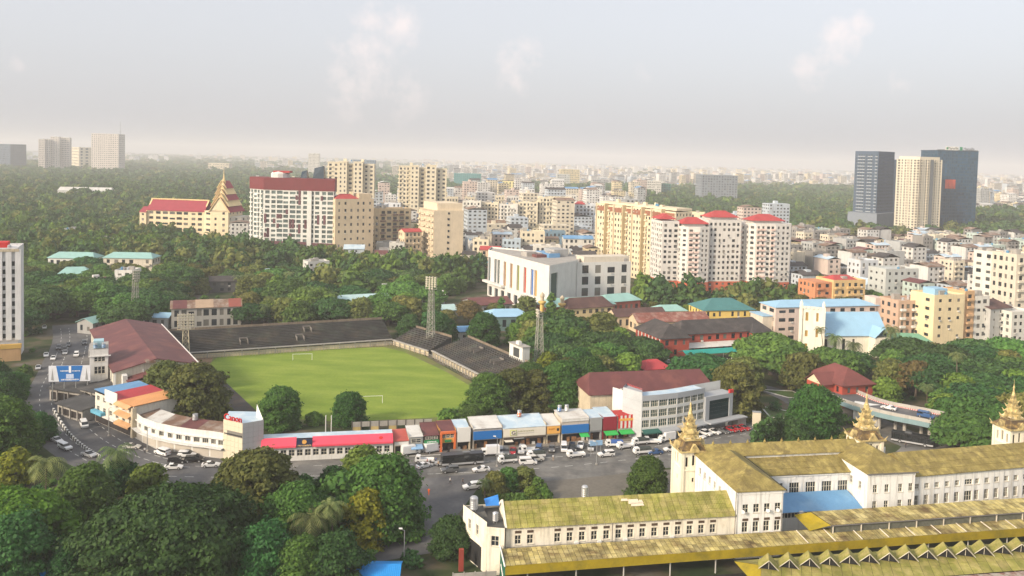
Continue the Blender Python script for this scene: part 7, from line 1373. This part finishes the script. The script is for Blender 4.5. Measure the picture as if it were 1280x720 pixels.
# far landmarks
def far(lb, xa, xb, yb, yt, nf, m_, pane=GLASS, dep=None, sp=None, name='distant_tower', cat='tower', wf=.5, hf=.5):
    A = G(xa,yb); B = PY(xb,A.y+4); w_ = (B-A).length; return bld(lb,(xa,yb),B,yt,dep or w_*.6,nf,m_,name=name,cat=cat,sp=sp or max(4,w_/14),wf=wf,hf=hf,pane=pane,rec=.4,clut=2)
far('broad hazy twin apartment tower with antenna on the left skyline',114,148,218,167,20,W_('hazetower',(.62,.57,.52))); p = G(150.5,218); an = thing('antenna_mast', 'thin antenna mast beside the broad hazy tower', 'antenna', p); MB().bar((0,0,0),(0,0,TZ(150.5,152,p.y)),1.6,6,.5).build('mast', METAL, an); MB().lathe(0,0,[(3,0),(3,4)],8).build('base', CONC, an); MB().bar((-3,0,TZ(150.5,165,p.y)),(3,0,TZ(150.5,165,p.y)),.6,4).build('cross_arm', METAL, an)
for a, b, yt, q_ in ((48,56,174,'outer narrow'),(56,63,174,'inner narrow'),(63,74,171,'tallest'),(75,87,172,'widest')): far(q_+' pale hazy apartment slab of the distant group of four',a,b,216,yt,18,W_('hazetower',(.60,.56,.52)))
far('dark blue distant block at the left edge',-8,13,213,180,12,W_('slateblue',(.09,.12,.16))); far('low pale distant block beside the group of four',86,99,212,184,8,IVORY); far('slim pale distant tower above the condominium',385,399,222,192,16,ASHW); far('teal glass distant block right of the second ivory tower',567,601,238,217,8,mat('teal_curtain',(.08,.26,.26)),mat('teal_glass2',(.03,.15,.15)))
far('distant hotel with yellow vertical strips and flat roof',614,660,250,227,7,W_('stripyellow',(.72,.64,.30)),sp=6,wf=.35,hf=.8,dep=24); far('distant grey and gold office block',700,724,236,212,9,W_('goldgrey',(.55,.47,.28))); far('grey distant block left of the gold office',696,712,238,218,8,W_('palegrey',(.48,.50,.48))); far('broad dark grey distant office block',876,921,256,219,12,W_('slategrey',(.20,.23,.26)),sp=5)
far('green netted distant block',826,838,250,230,7,mat('net_green',(.06,.20,.16))); far('white distant block beside the green netted one',798,826,250,226,8,ASHW); far('blue distant slab behind the first ivory tower',441,468,232,200,14,W_('steelblue',(.18,.25,.32))); far('cream distant low hotel over the park',260,286,216,204,4,IVORY)
r = bld('long pale curved roof hall in the middle of the park wood',(72,250),(137,251),238,26,1,WHITE,'gable',SHEETW,5,name='hall',cat='hall')

bld('small house with bright red hipped roof behind the long maroon hall',(806,473),(838,471),462,9,1,PALE,'hip',mat('bright_red_roof',(.45,.06,.07),rib=1.0),2.6,name='house',cat='house')
# ------------------------------------------------------------------ old town right of the towers, blocks that one can tell apart
for p in list(av_c)+list(st_c): take(p,0,-11,11,-11,11,0)
for a, b in ((985,548),(1010,525),(1000,505),(970,490),(930,478),(880,455),(850,440),(1165,562),(1130,545),(1095,530)): take(G(a,b),0,-6,6,-6,6,0)
take(G(560,650),0,-12,12,-18,18,0)
CW = [('white',W_('townwhite',(.58,.57,.54),.55)),('cream',W_('towncream',(.62,.56,.44),.5)),('blue grey',W_('paleblue',(.46,.51,.55),.5)),('grey',W_('towngrey',(.40,.41,.40),.6)),('rose',W_('rose',(.56,.46,.40),.5)),('soft yellow',W_('softyellow',(.64,.55,.36),.45)),('mint',W_('mint',(.44,.52,.47),.5)),('soot stained',W_('soot',(.26,.25,.235),.7)),('white plastered',W_('townplaster',(.66,.65,.62),.5))]
TGR = mat('dull_grey_sheet',(.26,.26,.25),rib=.9,var=.25,col2=(.16,.13,.11),c2f=.55,s2=.3); CR = [('flat roof',None),('rust brown sheet roof',DRUST),('faded blue sheet roof',SHEETB),('dark sheet roof',SLATE),('maroon roof',MAROON),('flat roof',None),('grey sheet roof',TGR),('brown sheet roof',mat('brown_sheet',(.17,.12,.09),rib=.9,var=.25)),('flat roof with tanks',None)]
PROTO = []; gc = random.Random(77)
for k in range(30):
    wn, wm = CW[k % 9]; rn, rm_ = CR[(k*5+k//9) % 9]; w_, d_ = gc.uniform(8,15), gc.uniform(9,14); nf = gc.choice((2,3,4,4,5,5,6,7)); h = nf*3.15
    PROTO.append((wn, wm, rn, rm_, w_, d_, nf, h))
pcache = {}; NB = 0
def town(k, x, y, rz, quarter):
    global NB
    wn, wm, rn, rm_, w_, d_, nf, h = PROTO[k]; lab = f'{wn} {("two","three","four","five","six","seven")[nf-2]} storey house with {rn} {quarter}'
    if k not in pcache:
        r = thing('town_house', lab, 'house', (x,y,0), rz, f'{wn} houses with {rn} {quarter}'); add_block(r, rect(w_,d_,-w_/2,-d_/2), 0, h, nf, wm, 3.0, .5, .48, .15, (2,), (0,) if k % 3 else (3,), bfrac=.6)
        if rm_ is None: parapet(r, w_, d_, h, wm, .8, -w_/2, -d_/2); clutter(r,-w_/2+.5,w_/2-1,-d_/2+.5,d_/2-1,h,k,3+k % 3)
        else:
            ax = 'xy'[k % 2]; MB().gable(-w_/2,w_/2,-d_/2,d_/2,h+.02,h+gc.uniform(1.4,2.6),ax,t=.15,ov=.5).build('roof', rm_, r)
            if k % 4 == 0: MB().box(-1.5,1.5,-1,2,h,h+2.6).build('stair_head', wm, r)
        pcache[k] = r
    else:
        r = copy_tree(pcache[k]); r.location = (x,y,0); r.rotation_euler = (0,0,rz); r.scale = (1,1,1); r['label'] = lab; r['group'] = f'{wn} houses with {rn} {quarter}'
    c = max(w_,d_)/2; take((x,y,0), rz, -w_/2, w_/2, -d_/2, d_/2, 0); NB += 1; return r
def inpoly(px, py, poly):
    c = False; n = len(poly)
    for i in range(n):
        (x1,y1),(x2,y2) = poly[i], poly[(i+1) % n]
        if (y1 > py) != (y2 > py) and px < (x2-x1)*(py-y1)/(y2-y1)+x1: c = not c
    return c
def fill_town(poly, rz, step, quarter, nmax, seed):
    g_ = random.Random(seed); P = [G(*p) for p in poly]; c, s = math.cos(rz), math.sin(rz); us = [p.x*c+p.y*s for p in P]; vs = [-p.x*s+p.y*c for p in P]; cells = []
    v = min(vs); row = 0
    while v < max(vs):
        u = min(us)
        while u < max(us):
            uu, vv = u+g_.uniform(-1.5,1.5), v+g_.uniform(-1.5,1.5); x, y = uu*c-vv*s, uu*s+vv*c; px, py = proj((x,y,0))
            if inpoly(px,py,poly): cells.append((x,y))
            u += step*g_.uniform(.85,1.1)
        v += step*(1.0 if row % 3 else 1.45); row += 1
    cells.sort(key=lambda p: p[1]); cnt = 0
    for x, y in cells:
        if cnt >= nmax: break
        if free(x,y,5.5): town(g_.randrange(len(PROTO)), x, y, rz+g_.choice((0,0,PI/2,PI))+g_.uniform(-.04,.04), quarter); cnt += 1
    return cnt
fill_town([(985,378),(1075,384),(1110,396),(1120,400),(1240,415),(1300,420),(1300,296),(985,300)], rad(18), 16.0, 'in the old town', 235, 3)
fill_town([(580,345),(744,350),(744,303),(575,305)], rad(8), 18.0, 'behind the mall', 26, 4)
fill_town([(420,338),(520,340),(520,300),(415,300)], rad(5), 20.0, 'beside tan apartments', 8, 5)
# scattered houses inside the park
for i, (px, py) in enumerate(((60,243),(75,241),(105,242),(48,212),(60,214),(100,213),(175,226),(186,228),(200,224),(250,220),(262,219),(22,213),(130,320),(25,318),(90,306),(215,322),(300,312),(340,352),(395,352),(120,372),(160,366))):
    p = G(px,py); town((0,8,17,26,9,18)[i % 6], p.x, p.y, rad(10*(i % 5)), 'in the park')
# ------------------------------------------------------------------ distant city, too many and too small to count
def distant(name, cells, seed):
    g_ = random.Random(seed); mb = MB(); WL = [CW[i][1] for i in (0,1,2,3,4,5,8,8)]; mats = WL+[GLASS,DRUST,SLATE,BLUER,SHEETW]
    for (x, y) in cells:
        far_ = y/1000; w_, d_ = g_.uniform(10,22)*(1+.12*far_), g_.uniform(10,18)*(1+.12*far_); tall = g_.random(); nf = g_.randint(2,6) if tall < .86 else g_.randint(7,14); h = nf*3.2; rz = rad(12)+g_.choice((0,PI/2)); c, s = math.cos(rz), math.sin(rz); wi = g_.randrange(8)
        def P(u, v, z): return (x+u*c-v*s, y+u*s+v*c, z)
        def bx(u0,u1,v0,v1,z0,z1,m_):
            mb.mi = m_; q = [P(u0,v0,z0),P(u1,v0,z0),P(u1,v1,z0),P(u0,v1,z0),P(u0,v0,z1),P(u1,v0,z1),P(u1,v1,z1),P(u0,v1,z1)]
            for k in ((0,1,5,4),(1,2,6,5),(2,3,7,6),(3,0,4,7),(4,5,6,7)): mb.quad(*(q[i] for i in k))
        bx(-w_/2,w_/2,-d_/2,d_/2,0,h,wi)
        if g_.random() < .5: rm_ = 9+g_.randrange(4); mb.mi = rm_; a = [P(-w_/2-.4,-d_/2-.4,h+.1),P(w_/2+.4,-d_/2-.4,h+.1),P(w_/2+.4,0,h+2.2),P(-w_/2-.4,0,h+2.2),P(w_/2+.4,d_/2+.4,h+.1),P(-w_/2-.4,d_/2+.4,h+.1)]; mb.quad(a[0],a[1],a[2],a[3]); mb.quad(a[3],a[2],a[4],a[5])
        else: bx(-2,1.5,-1,3,h,h+2.6,wi)
        mb.mi = 8
        if y < 1900:
            for f in range(nf):
                for (L_, o_, side) in ((w_,-d_/2-.06,0),(w_,d_/2+.06,2),(d_,-w_/2-.06,1),(d_,w_/2+.06,3)):
                    if side in (2,3) and rz < 1: continue
                    n_ = max(2,int(L_/3.4))
                    for k in range(n_):
                        if g_.random() < .12: continue
                        u0, u1 = -L_/2+L_*(k+.25)/n_, -L_/2+L_*(k+.75)/n_; z0, z1 = f*3.2+1.0, f*3.2+2.4
                        mb.quad(*((P(u,o_,z) if side % 2 == 0 else P(o_,u,z)) for u, z in ((u0,z0),(u1,z0),(u1,z1),(u0,z1))))
        elif y < 4500:
            for f in range(nf):
                z0, z1 = f*3.2+1.0, f*3.2+2.3; mb.quad(P(-w_*.44,-d_/2-.1,z0),P(w_*.44,-d_/2-.1,z0),P(w_*.44,-d_/2-.1,z1),P(-w_*.44,-d_/2-.1,z1)); mb.quad(P(-w_/2-.1,d_*.42,z0),P(-w_/2-.1,-d_*.42,z0),P(-w_/2-.1,-d_*.42,z1),P(-w_/2-.1,d_*.42,z1))
    o = mb.build(name, mats); o['kind'] = 'stuff'; return o
from mathutils import noise as mnoise
def greenness(x, y, px, py):
    """share of trees against houses by district"""
    n = mnoise.noise(Vector((x*.0016,y*.0011,3.1)))+.5*mnoise.noise(Vector((x*.005,y*.0035,7.7)))
    b = -.25
    if px < 320: b = 1.5
    elif px < 560: b = .35 if py > 215 else .0
    if 560 <= px < 820 and 236 < py < 252: b = .45
    if 800 < px < 1130 and 238 < py < 300: b = .75
    if px < 330 and py < 205: b = .15
    if px > 1050 and 270 < py < 301: b = .9
    return n+b
gd = random.Random(31); dcells, TCELL = [], []
Y = 560.0
while Y < 9000:
    st = 19.0*(1 if Y < 1100 else (Y/1100)**.8); X = -.68*Y
    while X < .72*Y:
        x, y = X+gd.uniform(-.35,.35)*st, Y+gd.uniform(-.35,.35)*st; px, py = proj((x,y,0)); X += st
        if px < -25 or px > 1305: continue
        if not free(x,y,4): continue
        if Y < 620 and px > 400: continue
        if px > 985 and py > 300: continue
        if greenness(x,y,px,py) > .12: TCELL.append((x,y,st))
        else:
            if Y < 900 and px < 330: TCELL.append((x,y,st)); continue
            dcells.append((x,y))
    Y += st*.92
distant('distant_city', dcells, 8)
# ------------------------------------------------------------------ planting
def T(kind, px, py, zc, label, sc=1.0, group=None, **k):
    p = G(px,py,zc); return tree(kind, p.x, p.y, label, group, sc, **k)
T('rain_near',212,664,9,'huge dark spreading rain tree with layered dome beside the avenue bend',sc=.92); T('rain_lime',5,655,8,'bright green spreading tree overhanging the avenue wood')
T('big_near',2,540,8,'tall dark green tree on the inner side of the avenue',sc=.95); T('dark_near',50,518,7,'dark spreading tree leaning over the avenue lanes',sc=.5); T('dark_near',4,492,6,'dense dark tree under the white tower block',sc=.7); T('big_near',20,476,5,'leafy green tree where the avenue narrows',sc=.45); T('yellow',20,575,6,'yellow green tree below the tall avenue trees',sc=.75); T('bush',30,466,1,'olive bush at the inner kerb by the podium',sc=1.2)
T('palm_near',57,580,9,'coconut palm with drooping fronds among the avenue trees',sc=.95); T('palm_near',145,568,9,'coconut palm standing at the bend beside the road',sc=.95,idx=0); T('big_near',106,612,7,'rounded green tree between palm and great rain tree',sc=.72); T('lime',186,600,4,'low bright green tree at the edge of the bend',sc=.7); T('dark_near',22,690,6,'dark tree in the lower corner of the avenue wood',sc=.8); T('dark_near',85,705,4,'small dark tree beside the great rain tree',sc=.5); T('round',150,594,4,'round dark green tree behind the great rain tree',sc=.7,idx=1)
T('olive_near',322,612,9,'tall olive brown tree before the tiled corner tower',sc=1.12); T('olive_near',292,590,6,'smaller olive tree beside the tiled corner tower',sc=.55); T('big_near',372,640,8,'broad green tree between olive tree and palms',sc=.85); T('big_near',478,612,9,'tall dark green tree at the mouth of the junction',sc=.98); T('lime',452,562,8,'bright green tree top before the pink arcade',sc=.8); T('dark_near',420,600,8,'dense dark tree before the pink arcade',sc=.72); T('yellow_near',458,640,7,'yellow flowering tree at the side of the dark junction trees',sc=1.0); T('palm_near',386,658,8,'coconut palm with shaggy fronds in front of the junction trees',sc=.95); T('palm',417,642,9,'slim coconut palm beside the shaggy one',sc=1.0); T('dark_near',330,700,5,'dark tree at the foot of the olive tree',sc=.75); T('dark_near',420,702,5,'dark tree below the yellow flowering tree',sc=.7); T('big_near',375,712,4,'green tree at the lower edge between dark trees',sc=.6)
T('dark_near',565,662,5,'dense round dark tree beside the station annex',sc=.52,szz=.5); 
for i, (a, b, k, s) in enumerate(((618,606,'olive',.42),(636,600,'round',.5),(655,598,'olive',.45),(672,600,'bush',1.0),(664,612,'lime',.3),(606,612,'palm_small',1.0),(680,610,'bush',.9))): T(k,a,b,2.5,('small olive tree','round green tree','spreading olive shrub tree','trimmed green bush','bright lime shrub tree','small feathery palm','low trimmed bush')[i]+' in the station garden island',sc=s)
for k in range(9): tree('bush', *(G(622+k*6.2,628)+Vector((0,k*.12,0)))[:2], 'clipped hedge bush along the station garden edge', 'clipped hedge bushes', .62, idx=0)
T('big_near',810,602,4,'rounded leafy tree standing in the station forecourt',sc=.56); T('olive_near',246,492,8,'big spreading olive tree beside the running track',sc=1.12); T('olive_near',210,476,8,'olive tree against the end of the sports hall',sc=.95); T('palm_small',182,505,4,'small palm on the tricolour shophouse roof edge',sc=1.0)
T('big_near',351,513,5,'bright green tree between arcade and pitch',sc=.70); T('big_near',436,514,4,'smaller green tree between arcade and pitch',sc=.56); T('bush',394,525,1,'low green bush between the two pitch side trees',sc=1.2); T('bush',562,523,1,'green bush by the pitch boundary wall',sc=1.5); T('bush',580,520,1,'leafy bush where the pitch meets the shop row',sc=1.5)
for i, (a, b, k, s, lb) in enumerate(((610,500,'big_near',.75,'green tree at the corner of pitch and side terrace'),(642,494,'olive_near',.9,'wide olive tree behind the long cream sign shop'),(686,462,'yellow',.9,'yellowish tree at the near end of the side terrace'),(664,478,'big_near',.7,'green tree hiding the near corner of the side terrace'),(590,514,'big_near',.42,'low green tree at the corner of the pitch'),(706,470,'olive_near',.75,'olive tree behind the grove next to the yellowish tree'),(672,494,'olive_near',.8,'olive green tree behind the blue hoarding shop'),(704,492,'big_near',.9,'tall green tree behind the orange sign shop'),(738,490,'big_near',.92,'bushy dark green tree behind the maroon clad shop'),(724,466,'dark_near',.85,'dark tree left of the maroon hall'),(762,500,'olive_near',.6,'small olive tree tucked behind the office annex'),(750,462,'olive',.9,'olive tree behind the long maroon hall'),(846,478,'olive',.45,'small olive tree on the office roof line'))): T(k,a,b,5,lb,sc=s)
for i, (a, b, k, s, lb) in enumerate(((964,452,'rain',1.25,'great umbrella tree in front of the church school'),(918,500,'olive_near',1.0,'big olive tree right of the glass bay of the office'),(1018,522,'big_near',.85,'large round green tree before the flyover'),(990,540,'dark_near',.6,'dark tree by the cypresses'),(1145,478,'brown',1.0,'brown leaved umbrella tree by the flyover'),(1106,488,'lime',.9,'bright green tree beside the brick house'),(1215,545,'rain',.9,'wide tree with rusty patch beside the third tower'),(1190,535,'brown',.7,'rust brown tree beside the lower road'),(1250,505,'rain_lime',.7,'light green spreading tree above the third tower'),(1268,520,'olive',1.0,'olive tree behind the third tower'),(1065,538,'round',.5,'small round tree behind the second tower'),(1160,578,'bush',.9,'green bush behind the station ridge'),(905,474,'olive',.7,'olive tree below the brick hall wall'),(845,500,'dark_near',.6,'dark tree squeezed beside the glass bay'))): T(k,a,b,5,lb,sc=s)
for i in range(5): T('cypress',946+i*7,556-i*3,4,'tall dark cypress in a row by the pole sign',sc=.9+.06*(i % 3),group='cypress row')
for a, b, k, s_, lb in ((1029,452,'palm_tall',.8,'tall coconut palm against the church tower'),(1041,456,'palm',1.0,'coconut palm before the church nave'),(1067,457,'palm',1.0,'low coconut palm before the church roof'),(1110,450,'palm',1.15,'coconut palm beside the green roofed bungalow'),(1126,452,'palm',1.0,'shorter coconut palm beside the green roofed bungalow')): p = G(a,b); tree(k,p.x,p.y,lb,None,s_)
T('palm_tall',1198,444,16,'very tall thin palm rising above the wood',sc=.95); T('palm',1245,470,9,'coconut palm in the wood by the old town'); T('palm',1160,478,9,'coconut palm behind the brown umbrella tree',sc=.8); T('palm',330,384,9,'coconut palm behind the far terrace',sc=.9); T('palm',508,346,9,'coconut palm beside the white balcony house'); T('palm',448,352,9,'coconut palm between the balcony house and grey roof'); T('palm',735,440,9,'coconut palm in the trees behind the scoreboard',sc=.8); T('palm',610,385,8,'coconut palm by the maroon roofed shed',sc=.8); T('palm',300,345,9,'coconut palm by the dark gabled house'); T('palm',205,345,9,'coconut palm right of the teal roofed house',sc=.9)
T('brown',586,388,6,'brown leaved tree amid the low warehouse roofs',sc=.9); T('olive',560,395,5,'olive tree left of the brown leaved tree',sc=.7); T('round',540,405,6,'dark tree around the central floodlight mast',sc=1.0,idx=1); T('dark_near',552,415,5,'large dark tree between the two terraces',sc=.8); T('dark_near',512,408,5,'dark tree behind the corner terrace',sc=.7); T('big_near',605,418,5,'round green tree behind the side terrace',sc=.85)
NIND = [0]
def fill_trees(poly, step, kinds, label, group, nmax, seed, sc=(.75,1.15), pad=2.0):
    g_ = random.Random(seed); P = [G(*p) for p in poly]; x0, x1, y0, y1 = min(p.x for p in P), max(p.x for p in P), min(p.y for p in P), max(p.y for p in P); n = 0; cand = []
    yy = y0
    while yy < y1:
        xx = x0
        while xx < x1: cand.append((xx+g_.uniform(-.4,.4)*step, yy+g_.uniform(-.4,.4)*step)); xx += step
        yy += step
    cand.sort(key=lambda q: q[1])
    for x, y in cand:
        px, py = proj((x,y,0))
        if not inpoly(px,py,poly) or not free(x,y,pad): continue
        if any(abs(x-a) < (r_+3)*.55 and abs(y-b) < (r_+3)*.55 for a, b, r_ in TREES_DONE): continue
        k = g_.choice(kinds)
        if n >= nmax: TCELL.append((x,y,step)); continue
        adj = {'rain':'umbrella shaped dark tree','round':'round green tree','olive':'olive toned tree','lime':'bright green tree','brown':'brownish tree','palm':'coconut palm','slim':'slim upright tree','yellow':'yellow green tree','big_near':'tall full green tree','dark_near':'dense dark tree'}[k]
        tree(k, x, y, f'{adj} {label}', f'{adj}s {group}', g_.uniform(*sc)*(.62 if 'near' in k else 1)); n += 1; NIND[0] += 1
take(G(905,460),rad(12),-22,26,-9,12); take(G(1030,446),rad(8),-18,32,-5,10)
fill_trees([(655,478),(700,478),(850,470),(845,440),(770,422),(665,418),(640,430),(668,455)],8.5,['round','round','olive','rain','lime'],'in the grove behind the side terrace','in the grove behind the side terrace',34,1)
fill_trees([(975,505),(1060,480),(1110,492),(1165,500),(1290,520),(1290,462),(1240,455),(1110,466),(985,468)],11.5,['rain','rain','rain','round','olive','lime'],'in the wood between church and flyover','in the wood between church and flyover',44,2,(.8,1.1))
fill_trees([(1165,540),(1290,575),(1290,520),(1180,505)],10,['rain','round','olive','lime'],'beside the lower road behind the station','beside the lower road',14,3)
fill_trees([(860,500),(945,500),(1000,470),(990,452),(930,448),(885,465)],9.5,['round','olive','rain'],'between the office and the brick hall','between the office and the brick hall',14,4)
fill_trees([(300,410),(420,412),(560,404),(540,376),(420,372),(320,378)],9,['round','round','olive','lime','rain'],'behind the far grandstand','behind the far grandstand',34,5)
fill_trees([(20,448),(60,440),(55,412),(110,404),(165,415),(215,410),(215,372),(20,372)],10.5,['rain','rain','round','rain'],'between the tower block and the veranda roof','between tower block and veranda',34,6,(.85,1.15))
fill_trees([(-20,600),(30,590),(25,500),(-20,480)],9,['dark_near','big_near','round'],'in the avenue wood','in the avenue wood',12,7)
fill_trees([(230,720),(520,720),(505,690),(430,650),(300,640)],9,['dark_near','big_near','round'],'in the shady trees below the junction','below the junction',12,8)
fill_trees([(20,372),(215,372),(420,372),(560,372),(600,352),(555,345),(430,338),(300,322),(20,312)],11.5,['round','round','olive','rain','lime','palm'],'in the park wood beyond the stadium','in the park wood beyond the stadium',82,9)
fill_trees([(800,398),(990,402),(990,384),(880,384),(790,384)],9,['round','olive','lime'],'under the white apartment towers','under the white apartment towers',14,10,(.35,.5))
fill_trees([(990,402),(1115,402),(1105,380),(985,382)],10,['round','olive'],'behind the blue roofed school','behind the blue roofed school',8,11)
fill_trees([(570,370),(660,376),(700,412),(650,415),(590,400)],10,['round','olive','slim'],'between the warehouses and the mall','between warehouses and mall',14,12)
# the rest of the wood: one mass
def wood(name, cells, m, seed, base=(.55,)):
    g_ = np.random.default_rng(seed); tp = {}
    for lod, (nl, leaf, nleaf) in {0:(16,1.25,230),1:(9,1.9,80),2:(5,3.2,22)}.items(): tp[lod] = [crown(None, seed*10+lod*3+j, 7.6, 8.2, nl, leaf, nleaf, None, .6, 3.2, dome=1.2, core=(lod < 2), lr=(.34,.5)) for j in range(3)]
    Vs, Fs, off = [], [], 0
    for (x, y, st) in cells:
        lod = 0 if y < 900 else 1 if y < 2000 else 2; V, Fq = tp[lod][g_.integers(3)]; s = g_.uniform(.85,1.3)*(1 if st < 19.5 else (st/19.0)**.9); sz = s if s < 1.5 else 1.2+.3*(s-1.2)
        a = g_.uniform(0,6.28); c, sn = math.cos(a), math.sin(a); W = np.empty_like(V); W[:,0] = (V[:,0]*c-V[:,1]*sn)*s+x; W[:,1] = (V[:,0]*sn+V[:,1]*c)*s+y; W[:,2] = V[:,2]*min(sz,1.9)*g_.uniform(.7,1.45); Vs.append(W); Fs.append(Fq+off); off += len(V)
    if not Vs: return
    o = link(name, fast_mesh(name, np.concatenate(Vs), np.concatenate(Fs), m)); o['kind'] = 'stuff'; return o
gt = random.Random(9); B4 = {'dark':[],'green':[],'olive':[],'lime':[]}
for (x, y, st) in TCELL:
    k = gt.choices(('dark','green','olive','lime'),(32,36,20,12))[0]; B4[k].append((x,y,st))
    if y < 1100:
        for q in range(2): B4[gt.choices(('dark','green','olive','lime'),(32,36,20,12))[0]].append((x+gt.uniform(-.5,.5)*st, y+gt.uniform(-.5,.5)*st, st))
    elif y < 2600: B4[gt.choices(('dark','green'),(60,40))[0]].append((x+gt.uniform(-.5,.5)*st, y+gt.uniform(-.5,.5)*st, st))
for i, k in enumerate(B4): wood('park_wood', B4[k], LEAF[k], 60+i)
# undergrowth beneath the near trees
UG = []
for poly, step, seed in (([(0,720),(540,720),(505,690),(440,640),(300,600),(180,600),(60,600),(0,560)],4.2,1),([(20,450),(60,440),(300,405),(560,400),(560,372),(20,372)],7,2),([(655,480),(850,470),(845,425),(660,420)],6,3),([(960,520),(1290,560),(1290,446),(990,452)],7,4)):
    g_ = random.Random(seed); P = [G(*p) for p in poly]; x0, x1, y0, y1 = min(p.x for p in P), max(p.x for p in P), min(p.y for p in P), max(p.y for p in P)
    for _ in range(int((x1-x0)*(y1-y0)/step/step)):
        x, y = g_.uniform(x0,x1), g_.uniform(y0,y1); px, py = proj((x,y,0))
        if inpoly(px,py,poly) and free(x,y,.8): UG.append((x,y,19))
def under(cells, m, seed):
    g_ = np.random.default_rng(seed); tp = [crown(None, 900+j, 1.9, 2.3, 8, .42, 150, None, .7, .1, dome=1.0, core=True, lr=(.4,.6)) for j in range(3)]; Vs, Fs, off = [], [], 0
    for (x, y, st) in cells:
        V, Fq = tp[g_.integers(3)]; s = g_.uniform(.5,1.25); W = V*s; W[:,0] += x; W[:,1] += y; Vs.append(W); Fs.append(Fq+off); off += len(V)
    o = link('undergrowth', fast_mesh('undergrowth', np.concatenate(Vs), np.concatenate(Fs), m)); o['kind'] = 'stuff'
under(UG[::2], LEAF['green'], 1); under(UG[1::2], LEAF['dark'], 2)
# stalls in the lower corner
for (p, q, dd, h, m_, lb) in (((433,722),(498,722),6,3.2,mat('bright_blue_sheet',(.02,.25,.65),rib=.9,rough=.5),'bright blue stall roof at the foot of the dark trees'),((12,724),(64,724),5,2.6,mat('bright_blue_sheet',(.02,.25,.65)),'bright blue market roof in the lower corner'),((100,722),(120,724),4,3,mat('brick_sheet',(.35,.08,.05)),'small red roofed stall under the great rain tree')):
    A, B = G(p[0],p[1],h), G(q[0],q[1],h); loc, rz, L = frame(A,B); r = thing('market_stall', lb, 'stall', (A.x,A.y,0), rz); MB().gable(0,L,0,dd,h,h+1.1,'x',t=.1,ov=.3).build('roof', m_, r); MB().box(.2,L-.2,dd-.3,dd-.1,0,h).build('back_wall', CONC, r)
    for x in (.2,L/2,L-.2): MB().bar((x,.2,0),(x,.2,h),.08,6).build('post', METAL, r)
for a, b, c in ((76,640,.9),(100,648,.9)):
    p = G(a,b); r = thing('street_stall', 'small white roadside kiosk half hidden in the avenue wood' if a == 76 else 'pale roofed kiosk beside the shaded saloon', 'kiosk', p, .4); MB().box(0,4,0,3,0,2.5).build('wall', WHITE, r); MB().gable(0,4,0,3,2.5,3.4,'x',ov=.5).build('roof', SHEETW, r); MB().box(.5,3.5,-.1,0,1,2.1).build('counter_opening', SHUT, r)
# ------------------------------------------------------------------ the air
hz = MB(); hz.box(-15800,15800,-1500,16000,-1.0,165.0)
hm = bpy.data.materials.new('haze_air'); hm.use_nodes = True; t = hm.node_tree; t.nodes.clear()
o_ = t.nodes.new('ShaderNodeOutputMaterial'); pv_ = t.nodes.new('ShaderNodeVolumePrincipled'); pv_.inputs['Density'].default_value = HAZE_DENSITY; pv_.inputs['Color'].default_value = HAZE_COLOR; pv_.inputs['Anisotropy'].default_value = 0.0
t.links.new(pv_.outputs[0], o_.inputs['Volume'])
hob = hz.build('haze', hm); hob['kind'] = 'stuff'
